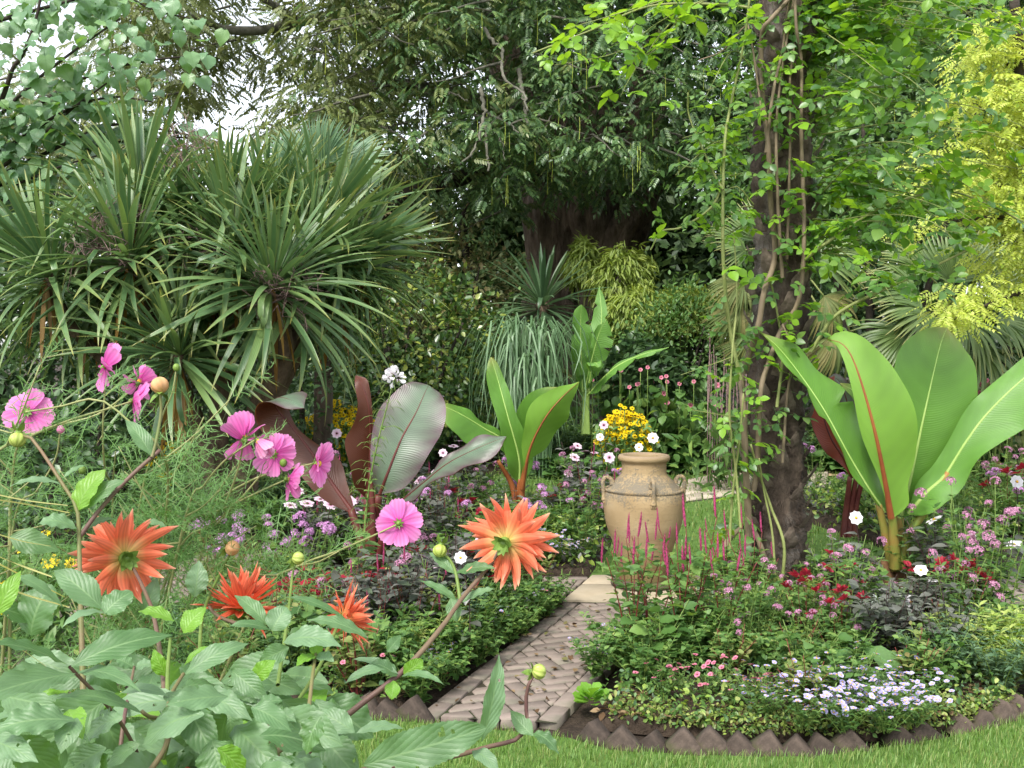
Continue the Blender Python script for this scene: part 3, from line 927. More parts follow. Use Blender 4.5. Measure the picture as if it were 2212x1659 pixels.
def urn_mat():
    m, nt, out = nmat('weathered_terracotta')
    L = nt.links
    tc = nt.nodes.new("ShaderNodeTexCoord")
    ob = tc.outputs['Object']
    sp_ = nt.nodes.new("ShaderNodeSeparateXYZ")
    L.new(ob, sp_.inputs[0])
    z = sp_.outputs[2]
    n1 = node(nt, "ShaderNodeTexNoise", Scale=5.0, Detail=6.0)
    L.new(ob, n1.inputs['Vector'])
    c = ramp(nt, n1.outputs[0], [(0.3, (0.27, 0.195, 0.095)), (0.55, (0.345, 0.26, 0.14)), (0.75, (0.41, 0.33, 0.20))])
    mp = nt.nodes.new("ShaderNodeMapping")
    mp.inputs['Scale'].default_value = (1.2, 1.2, 22)
    L.new(ob, mp.inputs[0])
    n2 = node(nt, "ShaderNodeTexNoise", Scale=2.0, Detail=3.0)
    L.new(mp.outputs[0], n2.inputs['Vector'])
    c = mixc(nt, math_n(nt, 'MULTIPLY', n2.outputs[0], 0.4), c, (0.33, 0.20, 0.10))
    # grey lichen on the shoulder, olive algae low down: marks with a shape of their own
    n3 = node(nt, "ShaderNodeTexNoise", Scale=75.0, Detail=5.0)
    n3.inputs['Roughness'].default_value = 0.7
    L.new(ob, n3.inputs['Vector'])
    n4 = node(nt, "ShaderNodeTexNoise", Scale=9.0, Detail=4.0)
    L.new(ob, n4.inputs['Vector'])
    sh = math_n(nt, 'SUBTRACT', 1.0, math_n(nt, 'MULTIPLY', math_n(nt, 'ABSOLUTE', math_n(nt, 'SUBTRACT', z, 0.675)), 9.0))
    sp2 = math_n(nt, 'ADD', math_n(nt, 'ADD', math_n(nt, 'MULTIPLY', math_n(nt, 'MAXIMUM', sh, -0.5), 0.20), n3.outputs[0]), math_n(nt, 'MULTIPLY', n4.outputs[0], 0.55))
    k = ramp(nt, sp2, [(0.80, (0, 0, 0)), (0.98, (1, 1, 1))])
    c = mixc(nt, math_n(nt, 'MULTIPLY', k, 0.85), c, (0.15, 0.135, 0.105))
    lo = math_n(nt, 'MULTIPLY', math_n(nt, 'MAXIMUM', math_n(nt, 'SUBTRACT', 0.42, z), 0.0), 2.4)
    al = ramp(nt, math_n(nt, 'ADD', lo, math_n(nt, 'MULTIPLY', n4.outputs[0], 0.6)), [(0.55, (0, 0, 0)), (1.0, (1, 1, 1))])
    c = mixc(nt, math_n(nt, 'MULTIPLY', al, 0.8), c, (0.13, 0.11, 0.035))
    rim = ramp(nt, z, [(0.855, (0, 0, 0)), (0.87, (1, 1, 1))])
    c = mixc(nt, math_n(nt, 'MULTIPLY', rim, 0.55), c, (0.22, 0.165, 0.125))
    bs = nt.nodes.new("ShaderNodeBsdfPrincipled")
    bs.inputs['Roughness'].default_value = 0.8
    bs.inputs['Specular IOR Level'].default_value = 0.25
    L.new(c, bs.inputs['Base Color'])
    b = node(nt, "ShaderNodeBump", Strength=0.55, Distance=0.006)
    L.new(math_n(nt, 'ADD', math_n(nt, 'MULTIPLY', k, 0.6), math_n(nt, 'ADD', n3.outputs[0], math_n(nt, 'MULTIPLY', n2.outputs[0], 0.8))), b.inputs['Height'])
    L.new(b.outputs[0], bs.inputs['Normal'])
    L.new(bs.outputs[0], out.inputs[0])
    return m


MAT['urn'] = urn_mat()
prof = [(0.145, 0.05), (0.160, 0.055), (0.163, 0.09), (0.168, 0.14), (0.185, 0.23), (0.215, 0.33), (0.248, 0.42), (0.262, 0.49), (0.270, 0.555), (0.271, 0.60), (0.262, 0.645),
        (0.245, 0.668), (0.228, 0.685), (0.195, 0.722), (0.166, 0.752), (0.152, 0.768), (0.149, 0.80), (0.149, 0.842), (0.153, 0.850), (0.166, 0.856), (0.173, 0.868),
        (0.173, 0.882), (0.166, 0.893), (0.152, 0.897), (0.138, 0.892), (0.131, 0.880), (0.130, 0.80), (0.14, 0.74), (0.2, 0.68), (0.2, 0.5)]
pc = catmull(prof, 90)
P_, F_, U_ = lathe(pc, 72)
P_[:, :2] *= 1 + 0.004 * np.sin(P_[:, 2:3] * 190) * (P_[:, 2:3] < 0.66)
world_part('body', Geo().add(P_ + [UX, UY, 0.0], F_, U_), MAT['urn'], urn)
P_, F_, U_ = lathe([(0.1, 0.05), (0.150, 0.052), (0.155, 0.062), (0.2, 0.06), (0.218, 0.045), (0.220, 0.026), (0.208, 0.018), (0.15, 0.018)], 56)
MAT['ring'] = solid_mat('mossy_stone_ring', (0.05, 0.042, 0.03), (0.13, 0.11, 0.075), 14, 0.9, 0.8, 40, c3=(0.09, 0.095, 0.03))
world_part('base_ring', Geo().add(P_ + [UX, UY, 0.006], F_, U_), MAT['ring'], urn)
# rope band: two twisted strands
g = Geo()
for ph in (0, math.pi):
    a = np.linspace(0, 2 * np.pi, 420)
    tw = a * 42 + ph
    g.add(*tube(np.stack([UX + (0.254 + 0.005 * np.cos(tw)) * np.cos(a), UY + (0.254 + 0.005 * np.cos(tw)) * np.sin(a), 0.662 + 0.006 * np.sin(tw)], 1), 0.0065, 6))
world_part('rope_band', g, MAT['urn'], urn)
for a in (math.radians(-84), math.radians(6), math.radians(96), math.radians(186)):
    c, s_ = math.cos(a), math.sin(a)
    pts = [(0.212, 0.700), (0.222, 0.730), (0.245, 0.748), (0.268, 0.740), (0.279, 0.712), (0.276, 0.670), (0.271, 0.630), (0.266, 0.595)]
    S = catmull([(UX + r_ * c, UY + r_ * s_, z_) for r_, z_ in pts], 26)
    vv = np.linspace(0, 1, 26)
    rr = ip(vv, [(0, 0.022), (0.2, 0.014), (0.6, 0.014), (0.85, 0.015), (1, 0.024)])
    g = Geo().add(*tube(S, rr, 8))
    for sd in (-1, 0, 1):                              # finger marks pressed into the lower end
        e, f, u = ell(0.009, 0.009, 0.016, 8, 6)
        g.add(e + [UX + 0.272 * c - sd * 0.013 * s_, UY + 0.272 * s_ + sd * 0.013 * c, 0.585], f, u)
    world_part('handle', g, MAT['urn'], urn)

# ================================================================== BANANAS
def big_leaf(parent, pts, wl, wr, N, mats, rib, fold=0.12, ripple=0.0, freq=3.0, n=34, nx=5, name='leaf', ribw=7.0, pet=0.0, tear=None, ph=0.0, label=None, cup=0.0):
    """one banana leaf: upper and lower skin a few millimetres apart with its own midrib. pts are (x, y, depth), widths are (v, px)"""
    d = np.mean([p[2] for p in pts])
    S = catmull([at(*p) for p in pts], n)
    v = np.linspace(0, 1, n)
    WL, WR = ip(v, wl) * pxm(d), ip(v, wr) * pxm(d)
    if tear is not None:                               # wind-torn margins: strips between slits
        for k in range(n):
            if (k * 7 + int(ph * 10)) % tear == 0:
                WL[k] *= 0.55
            if (k * 5 + 2) % tear == 0:
                WR[k] *= 0.5
    if isinstance(N, list):
        N = np.array([np.interp(v, np.linspace(0, 1, len(N)), [q[i] for q in N]) for i in range(3)]).T
    A, F, U = ribbon(S, WL, WR, N, fold, nx, ripple, freq, ph, cup)
    T = norm(np.gradient(S, axis=0))
    Nn = np.broadcast_to(np.asarray(N, float), (n, 3))
    B = norm(np.cross(T, Nn))
    Z = np.cross(B, T)
    off = np.repeat(Z, 2 * nx + 1, axis=0) * 0.0035
    g = Geo().add(A, F, U, 0).add(A - off, F[:, ::-1], U, 1)
    o = world_part(name, g, list(mats), parent, label=label)
    rr = (ip(v, [(0, ribw), (0.25, ribw * 0.7), (0.6, ribw * 0.4), (1, ribw * 0.08)]) * pxm(d))
    g = Geo().add(*tube(S - Z * (rr * 0.45)[:, None], rr, 7))
    world_part('midrib', g, rib, o)
    return o


def petiole(parent, pts, r0, r1, mat, name='petiole'):
    d = np.mean([p[2] for p in pts])
    S = catmull([at(*p) for p in pts], 14)
    return world_part(name, Geo().add(*tube(S, np.linspace(r0, r1, 14) * pxm(d), 8)), mat, parent)


CAMN = (0.05, -1, 0.25)
# the big green one on the right
b = at(1937, 1285, 6.5)
ens = thing('banana_plant', 'large bright green banana plant with red-flushed leaf stalks in the right bed', 'banana plant', (b[0], b[1], 0.05))
E, EU = MAT['ensete'], MAT['enseteu']
bl_w = [(0, 3), (0.12, 10), (0.25, 45), (0.5, 78), (0.75, 66), (0.92, 28), (1, 1)]
big_leaf(ens, [(1946, 1120, 6.45), (1968, 1030, 6.42), (1992, 917, 6.4), (2016, 809, 6.42), (2033, 740, 6.46), (2046, 708, 6.5)], [(0, 4), (0.1, 26), (0.3, 52), (0.55, 80), (0.75, 90), (0.88, 66), (0.96, 28), (1, 0)],
         [(0, 4), (0.1, 46), (0.25, 88), (0.45, 108), (0.65, 104), (0.82, 82), (0.94, 38), (1, 0)], (0.1, -1, 0.35), (E, EU), MAT['ribgreen'], 0.10, 0.012, 2.2, ribw=6)
big_leaf(ens, [(1926, 1120, 6.25), (1912, 1040, 6.2), (1893, 945, 6.15), (1868, 850, 6.15), (1842, 775, 6.2), (1818, 742, 6.25), (1786, 733, 6.3)],
         [(0, 3), (0.2, 10), (0.45, 28), (0.7, 22), (0.88, 16), (1, 1)], [(0, 3), (0.06, 40), (0.15, 44), (0.3, 72), (0.5, 90), (0.7, 76), (0.85, 50), (0.95, 24), (1, 1)],
         (-0.25, -1, 0.1), (EU, E), MAT['ribred'], -0.08, 0.012, 2.0, ribw=8)
big_leaf(ens, [(1912, 1105, 6.35), (1880, 1060, 6.3), (1835, 985, 6.25), (1780, 885, 6.25), (1722, 800, 6.3), (1676, 745, 6.35), (1640, 716, 6.4)],
         [(0, 3), (0.15, 16), (0.38, 24), (0.5, 8), (0.56, 20), (0.75, 20), (0.9, 12), (1, 1)], [(0, 3), (0.08, 46), (0.2, 72), (0.36, 80), (0.5, 76), (0.66, 58), (0.8, 42), (0.92, 16), (1, 1)],
         (0.3, -0.8, 0.65), (E, EU), MAT['ribgreen'], 0.16, 0.028, 3.4, ribw=5, tear=23, ph=0.7)
big_leaf(ens, [(1962, 1110, 6.35), (2005, 1060, 6.3), (2040, 1028, 6.28), (2085, 957, 6.25), (2133, 893, 6.25), (2212, 817, 6.25), (2290, 765, 6.3), (2350, 745, 6.4)],
         [(0, 3), (0.12, 28), (0.3, 32), (0.5, 38), (0.75, 36), (0.92, 16), (1, 0)], [(0, 3), (0.06, 40), (0.2, 44), (0.3, 40), (0.42, 62), (0.6, 84), (0.8, 60), (0.94, 22), (1, 0)],
         (-0.1, -0.7, 0.7), (E, EU), MAT['ribgreen'], 0.06, 0.024, 3.1, ribw=5)
big_leaf(ens, [(1935, 1090, 6.6), (1915, 990, 6.68), (1885, 900, 6.72), (1850, 850, 6.75), (1815, 828, 6.78)], [(0, 3), (0.3, 24), (0.6, 30), (0.85, 18), (1, 1)],
         [(0, 3), (0.3, 24), (0.6, 34), (0.85, 20), (1, 1)], (0.1, -1, 0.5), (E, EU), MAT['ribgreen'], 0.1, 0.01, ribw=5)
for pts, a, c_ in (([(1930, 1230, 6.42), (1912, 1150, 6.38), (1898, 1090, 6.34)], 13, 7), ([(1934, 1225, 6.36), (1930, 1150, 6.3), (1926, 1110, 6.26)], 14, 8), ([(1940, 1220, 6.45), (1944, 1160, 6.46), (1947, 1110, 6.46)], 11, 6),
                   ([(1942, 1230, 6.38), (1962, 1160, 6.36), (2000, 1100, 6.33), (2048, 1020, 6.28)], 12, 6), ([(1932, 1215, 6.52), (1934, 1150, 6.58), (1936, 1085, 6.6)], 10, 6)):
    petiole(ens, pts, a, c_, MAT['petiole'])
vv = np.linspace(0, 1, 12)
for k, (dx, lean, top) in enumerate(((-16, -0.03, 1210), (4, 0.0, 1195), (14, 0.02, 1190), (-6, 0.03, 1225), (20, 0.05, 1222))):
    S = catmull([at(1937 + dx * 0.6, 1300, 6.42 + 0.03 * k), at(1937 + dx, 1255, 6.42 + 0.02 * k), at(1937 + dx * 1.4 + lean * 200, top, 6.40 + 0.03 * k)], 12)
    world_part('dry_sheath', Geo().add(*tube(S, ip(vv, [(0, 17), (0.5, 14), (0.85, 9), (1, 7)]) * pxm(6.4), 9)), MAT['sheath'], ens)

# the purple one
b = at(800, 1300, 5.95)
enp = thing('banana_plant', 'purple-bronze banana plant with paddle leaves in the left bed', 'banana plant', (b[0], b[1], 0.05))
PU, PD = MAT['ensetep'], MAT['ensetepu']


def rp(x, y, d):
    return (x / 3.520 + 471.3, y / 3.520 + 785.5, d)


big_leaf(enp, [rp(1230, 990, 5.85), rp(1290, 830, 5.82), rp(1395, 570, 5.85), rp(1500, 380, 5.92), rp(1575, 215, 6.0), rp(1600, 165, 6.06)],
         [(0, 2), (0.06, 22), (0.2, 40), (0.4, 62), (0.62, 72), (0.8, 62), (0.92, 42), (1, 4)], [(0, 2), (0.05, 18), (0.13, 44), (0.3, 62), (0.5, 70), (0.7, 68), (0.86, 48), (0.95, 26), (1, 2)],
         (0.1, -0.9, 0.45), (PU, PD), MAT['ribdark'], 0.05, 0.014, 2.5, ribw=5)
big_leaf(enp, [rp(1380, 1055, 5.8), rp(1560, 905, 5.7), rp(1750, 755, 5.62), rp(2000, 630, 5.58), rp(2190, 555, 5.6)], [(0, 3), (0.3, 10), (0.45, 14), (0.65, 30), (0.85, 26), (0.96, 12), (1, 1)],
         [(0, 12), (0.15, 24), (0.35, 28), (0.48, 26), (0.6, 44), (0.78, 48), (0.92, 28), (1, 1)], (-0.2, -0.6, 0.75), (PU, PD), MAT['ribdark'], 0.05, 0.016, 3.0, ribw=4)
big_leaf(enp, [rp(1130, 1020, 5.95), rp(1150, 800, 5.92), rp(1158, 500, 5.9), rp(1140, 300, 5.88), rp(1090, 150, 5.9), rp(1050, 90, 5.95)],
         [(0, 4), (0.12, 34), (0.3, 50), (0.45, 58), (0.6, 38), (0.72, 28), (0.9, 15), (1, 2)], [(0, 3), (0.3, 6), (0.6, 6), (0.75, 10), (0.92, 16), (1, 1)],
         (0.55, -0.85, 0.1), (PD, PU), MAT['ribdark'], 0.02, 0.012, 2.0, ribw=5)
big_leaf(enp, [rp(1010, 1110, 6.1), rp(880, 930, 6.15), rp(720, 690, 6.2), rp(560, 480, 6.22), rp(440, 335, 6.2), rp(450, 265, 6.08), rp(540, 275, 5.94), rp(650, 340, 5.86)],
         [(0, 8), (0.15, 40), (0.35, 50), (0.55, 56), (0.68, 44), (0.8, 32), (0.92, 26), (1, 1)], [(0, 8), (0.12, 26), (0.25, 42), (0.38, 18), (0.5, 8), (0.60, 24), (0.72, 50), (0.88, 46), (1, 1)],
         [(0.3, -1, 0.1), (0.3, -1, 0.1), (0.35, -1, 0.0), (0.2, -0.8, -0.2), (0.6, -0.2, -0.8), (0.0, 0.4, -1.0)], (PD, PU), MAT['ribdark'], 0.06, 0.02, 2.5, ribw=6, n=44)
for pts, a, c_ in (([(802, 1290, 5.95), (800, 1180, 5.95), (818, 1070, 5.86)], 16, 8), ([(806, 1280, 5.92), (822, 1180, 5.88), (862, 1085, 5.8)], 12, 7), ([(796, 1280, 5.97), (794, 1180, 5.96), (793, 1075, 5.94)], 14, 8),
                   ([(794, 1290, 6.0), (786, 1190, 6.05), (758, 1100, 6.1)], 15, 8), ([(800, 1285, 5.9), (806, 1150, 5.86), (800, 1010, 5.86)], 10, 5)):
    petiole(enp, pts, a, c_, MAT['ribdark'])


def zz(x, y, d):
    return (x / 2.995 + 738.4, y / 2.995 + 553.0, d)


# the small green one behind it
b = at(1122, 1150, 8.4)
en2 = thing('banana_plant', 'fresh green young banana plant behind the purple one', 'banana plant', (b[0], b[1], 0.05))
big_leaf(en2, [zz(1150, 1470, 8.4), zz(1145, 1300, 8.35), zz(1075, 1040, 8.3), zz(1015, 820, 8.35), zz(985, 720, 8.38), zz(965, 655, 8.4)], [(0, 4), (0.15, 30), (0.4, 28), (0.6, 26), (0.8, 28), (0.94, 14), (1, 1)],
         [(0, 4), (0.15, 30), (0.35, 26), (0.6, 18), (0.8, 15), (0.94, 10), (1, 1)], (0.3, -0.9, 0.3), (E, EU), MAT['ribgreen'], 0.15, 0.01, ribw=4)
big_leaf(en2, [zz(1170, 1510, 8.35), zz(1215, 1260, 8.25), zz(1310, 1060, 8.2), zz(1420, 920, 8.2), zz(1535, 815, 8.3)], [(0, 3), (0.2, 6), (0.4, 24), (0.6, 40), (0.8, 26), (0.93, 8), (1, 1)],
         [(0, 3), (0.22, 8), (0.32, 44), (0.5, 58), (0.7, 54), (0.88, 26), (1, 1)], [(0.5, -0.9, -0.2), (0.5, -0.9, -0.2), (0.4, -0.9, 0.1)], (EU, E), MAT['ribred'], -0.32, 0.012, ribw=5)
big_leaf(en2, [zz(1120, 1330, 8.4), zz(1040, 1190, 8.3), zz(930, 1120, 8.2), zz(800, 1040, 8.1), zz(690, 985, 8.05), zz(640, 975, 8.05)], [(0, 4), (0.3, 24), (0.55, 46), (0.8, 44), (0.95, 22), (1, 1)],
         [(0, 4), (0.3, 22), (0.55, 34), (0.8, 32), (0.95, 16), (1, 1)], [(0.2, -0.8, 0.7), (0.1, -0.8, 0.8), (0, -0.8, 0.8)], (E, EU), MAT['ribgreen'], -0.35, 0.016, ribw=4)
big_leaf(en2, [zz(1190, 1490, 8.5), zz(1180, 1300, 8.55), zz(1180, 1150, 8.6), zz(1260, 980, 8.55), zz(1400, 850, 8.5)], [(0, 3), (0.4, 22), (0.7, 34), (0.9, 20), (1, 1)], [(0, 3), (0.4, 16), (0.7, 24), (0.9, 14), (1, 1)],
         (0.3, -0.8, 0.5), (E, EU), MAT['ribgreen'], 0.1, 0.012, ribw=4)
for pts, a, c_ in (([zz(1160, 1640, 8.4), zz(1165, 1500, 8.38), zz(1195, 1330, 8.3)], 9, 5), ([zz(1130, 1640, 8.4), zz(1100, 1480, 8.4), zz(1010, 1325, 8.3)], 8, 4), ([zz(1150, 1640, 8.42), zz(1148, 1540, 8.42), zz(1150, 1440, 8.4)], 9, 5)):
    petiole(en2, pts, a, c_, MAT['ribred'])

# the torn one farther back
b = at(1268, 960, 13.2)
en3 = thing('banana_plant', 'tall wind-torn green banana plant at the back of the garden', 'banana plant', (b[0], b[1], 0.05))
MAT['musa'] = leaf_mat('torn_banana_leaf', [(0.12, 0.27, 0.045), (0.15, 0.31, 0.06)], 0.45, 0.3, (0.33, 0.58, 0.04), 'banana', 0.15, 0.5, (0.08, 0.19, 0.03), 30, 1.4, bump=0.5, mscale=3)
m3 = (MAT['musa'], MAT['enseteu'])
for pts, a, c_, N, t_ in (
        ([zz(1590, 900, 13.2), zz(1640, 620, 13.2), zz(1680, 420, 13.25), zz(1665, 190, 13.35)], [(0, 2), (0.3, 26), (0.6, 24), (0.85, 12), (1, 0)], [(0, 2), (0.3, 20), (0.6, 16), (0.85, 10), (1, 0)], (-0.3, -1, 0.2), 9),
        ([zz(1560, 880, 13.1), zz(1548, 620, 13.0), zz(1545, 440, 12.95), zz(1550, 315, 12.9)], [(0, 2), (0.3, 24), (0.6, 20), (0.9, 16), (1, 1)], [(0, 2), (0.3, 24), (0.6, 24), (0.9, 14), (1, 1)], (0.1, -1, 0.2), 11),
        ([zz(1575, 860, 13.0), zz(1620, 660, 12.85), zz(1665, 500, 12.8), zz(1710, 410, 12.8)], [(0, 2), (0.25, 16), (0.5, 10), (0.8, 12), (1, 1)], [(0, 2), (0.25, 20), (0.5, 32), (0.75, 34), (0.95, 14), (1, 1)], (0.2, -1, 0.1), 6),
        ([zz(1590, 900, 13.0), zz(1700, 780, 12.8), zz(1800, 700, 12.7), zz(1950, 635, 12.6), zz(2115, 590, 12.55)], [(0, 2), (0.35, 10), (0.7, 12), (1, 1)], [(0, 2), (0.2, 30), (0.4, 24), (0.7, 16), (1, 2)], (-0.1, -0.6, 0.8), 7),
        ([zz(1575, 930, 13.2), zz(1540, 850, 13.1), zz(1510, 760, 13.0), zz(1500, 700, 12.95)], [(0, 2), (0.4, 16), (0.8, 12), (1, 1)], [(0, 2), (0.4, 24), (0.8, 16), (1, 1)], (0.0, -1, 0.3), 7),
        ([zz(1600, 820, 12.8), zz(1620, 720, 12.7), zz(1640, 690, 12.6), zz(1660, 720, 12.5)], [(0, 2), (0.4, 16), (0.8, 20), (1, 6)], [(0, 2), (0.4, 16), (0.8, 18), (1, 6)], (0.0, -0.6, 0.9), 7)):
    big_leaf(en3, pts, a, c_, N, m3, MAT['ribgreen'], 0.08, 0.02, 3, ribw=3, tear=t_, nx=3)
big_leaf(en3, [zz(1540, 880, 13.1), zz(1500, 800, 13.0), zz(1430, 745, 12.9), zz(1370, 750, 12.85), zz(1320, 790, 12.85)], [(0, 1), (0.5, 12), (1, 2)], [(0, 1), (0.5, 14), (1, 2)], (0, -0.6, 0.8),
         (MAT['fandead'], MAT['fandead']), MAT['sheath'], 0.1, 0.02, 4, ribw=3, tear=4, nx=3, label='withered pale brown leaf')
for k in range(4):
    petiole(en3, [zz(1565 + k * 9, 1150, 13.2), zz(1566 + k * 8, 1000, 13.2), zz(1560 + k * 12, 860, 13.15)], 6, 3, MAT['ribgreen'])

# the red one hiding behind the big green one
b = at(1800, 1150, 8.3)
en4 = thing('banana_plant', 'red-leaved banana plant half hidden behind the large green one', 'banana plant', (b[0], b[1], 0.05))
RD = MAT['ensetered']


def r3(x, y, d):
    return (x / 2.484 + 1649.6, y / 2.484 + 667.7, d)


big_leaf(en4, [r3(480, 900, 8.2), r3(430, 800, 8.1), r3(360, 690, 8.0), r3(320, 560, 7.95), r3(330, 430, 7.95), r3(380, 360, 8.0)], [(0, 3), (0.25, 18), (0.5, 32), (0.8, 22), (1, 1)],
         [(0, 3), (0.25, 16), (0.5, 24), (0.8, 26), (1, 1)], (0.2, -1, 0.1), (RD, PU), MAT['ribdark'], 0.06, 0.014, ribw=5)
big_leaf(en4, [r3(560, 900, 8.4), r3(600, 700, 8.45), r3(660, 500, 8.5), r3(730, 350, 8.55), r3(790, 270, 8.6)], [(0, 3), (0.4, 18), (0.8, 16), (1, 1)], [(0, 3), (0.4, 20), (0.8, 20), (1, 1)],
         (-0.3, -1, 0.2), (PD, PU), MAT['ribdark'], 0.06, 0.014, ribw=5)
big_leaf(en4, [r3(520, 900, 8.3), r3(480, 640, 8.3), r3(440, 470, 8.25), r3(400, 380, 8.1), r3(350, 365, 8.0)], [(0, 3), (0.4, 20), (0.8, 14), (1, 1)], [(0, 3), (0.4, 20), (0.8, 16), (1, 1)],
         (0.1, -1, 0.3), (PU, RD), MAT['ribdark'], 0.06, 0.014, ribw=5)
big_leaf(en4, [r3(600, 900, 8.4), r3(850, 700, 8.4), r3(1010, 600, 8.35), r3(1130, 530, 8.3), r3(1200, 525, 8.3)], [(0, 3), (0.4, 16), (0.8, 14), (1, 1)], [(0, 3), (0.4, 18), (0.8, 16), (1, 1)],
         (0.0, -0.6, 0.8), (PU, RD), MAT['ribdark'], 0.06, 0.014, ribw=5)
for k in range(3):
    petiole(en4, [(1822 + k * 12, 1160, 8.35), (1828 + k * 10, 1100, 8.35), (1836 + k * 14, 1030, 8.3)], 8, 5, MAT['ribdark'])

# ================================================================== PALM TRUNK AND CLIMBING ROSE
TY = 6.75
tb = at(1682, 1290, TY)
palm = thing('palm_tree', 'shaggy brown palm trunk wrapped in climbing rose stems', 'palm', (tb[0], tb[1], 0.03))
tr = [at(x, y, TY) for x, y in ((1682, 1310), (1682, 1150), (1680, 950), (1684, 700), (1690, 450), (1698, 200), (1704, 0))]
tr.append(tr[-1] + (tr[-1] - tr[-2]) * 1.5)
nS, nA = 150, 40
S = catmull(tr, nS)
a = np.linspace(0, 2 * np.pi, nA, endpoint=False)
zz_ = np.linspace(0, 1, nS)
rad = np.interp(zz_, [0, 0.15, 0.35, 0.5, 0.75, 1], [55, 51, 56, 60, 62, 62]) * pxm(TY)
ring = 0.5 + 0.5 * np.sin(2 * np.pi * S[:, 2] / 0.115)
Rr = rad[:, None] * (1 + 0.10 * (ring[:, None] - 0.5) + 0.07 * np.sin(a[None] * 3 + S[:, 2:3] * 4) + 0.05 * np.sin(a[None] * 7 + S[:, 2:3] * 9) + RNG.normal(0, 0.03, (nS, nA)))
P_ = np.stack([S[:, 0:1] + Rr * np.cos(a)[None], S[:, 1:2] + Rr * np.sin(a)[None], np.broadcast_to(S[:, 2:3], Rr.shape)], 2).reshape(-1, 3)
i_, j_ = np.arange(nS - 1)[:, None] * nA, np.arange(nA)[None]
F_ = np.stack([i_ + j_, i_ + (j_ + 1) % nA, i_ + nA + (j_ + 1) % nA, i_ + nA + j_], 2).reshape(-1, 4)
world_part('trunk', Geo().add(P_, F_), MAT['palmbark'], palm)
# stubs of old leaf bases
vv = np.linspace(0, 1, 9)
stubs = []
for k in range(5):
    Sx = np.stack([RNG.normal(0, 0.004, 9), vv * 0.15, 0.02 + 0.03 * np.sin(vv * 2.0) + vv * 0.008], 1)
    stubs.append(Geo().add(*ribbon(Sx, ip(vv, [(0, 0.055), (0.4, 0.045), (0.8, 0.022), (1, 0.012)]), None, (0, 0, 1), -0.35, 2, 0.004, 2, k)).mesh('leaf_base', MAT['stub']))
for k in range(96):
    t = ((k + 0.5) / 96) ** 1.35 * 0.92
    p = S[int(t * nS)]
    an = k * 2.4 + rnd(-0.3, 0.3)
    an = -math.pi / 2 + ((an % (2 * math.pi)) - math.pi) * 0.72
    o = np.array([math.cos(an), math.sin(an), 0])
    M3 = frames(o * 0.18 + np.array([0, 0, 1.0]) + RNG.normal(0, 0.08, 3), o)[0] * rnd(0.7, 1.25)
    put('leaf_base', stubs[k % 5], palm, m4(M3, p + o * rad[int(t * nS)] * 0.97))
# hanging fibre
n = 9000
t = RNG.random(n) ** 1.3 * 0.95
an = rnd(-math.pi * 1.05, 0.05, n)
idx = (t * (nS - 1)).astype(int)
o = np.stack([np.cos(an), np.sin(an), np.zeros(n)], 1)
p0 = S[idx] + o * (rad[idx] * rnd(0.98, 1.08, n))[:, None]
dr = norm(o * rnd(0.0, 0.5, n)[:, None] + np.stack([RNG.normal(0, 0.6, n), RNG.normal(0, 0.6, n), RNG.normal(-0.4, 0.7, n)], 1))
ln = rnd(0.03, 0.13, n)[:, None]
sd = np.cross(dr, o) * 0.0011
mid = p0 + dr * ln * 0.5 + o * 0.012
V = np.stack([p0 - sd, p0 + sd, mid + sd, mid - sd, p0 + dr * ln + o * 0.006], 1).reshape(-1, 3)
q = np.arange(n)[:, None] * 5
world_part('fibre', Geo().add(V, [q + np.array([[0, 1, 2, 3]]), q + np.array([[3, 2, 4]])]), MAT['fibre'], palm, 'stuff')

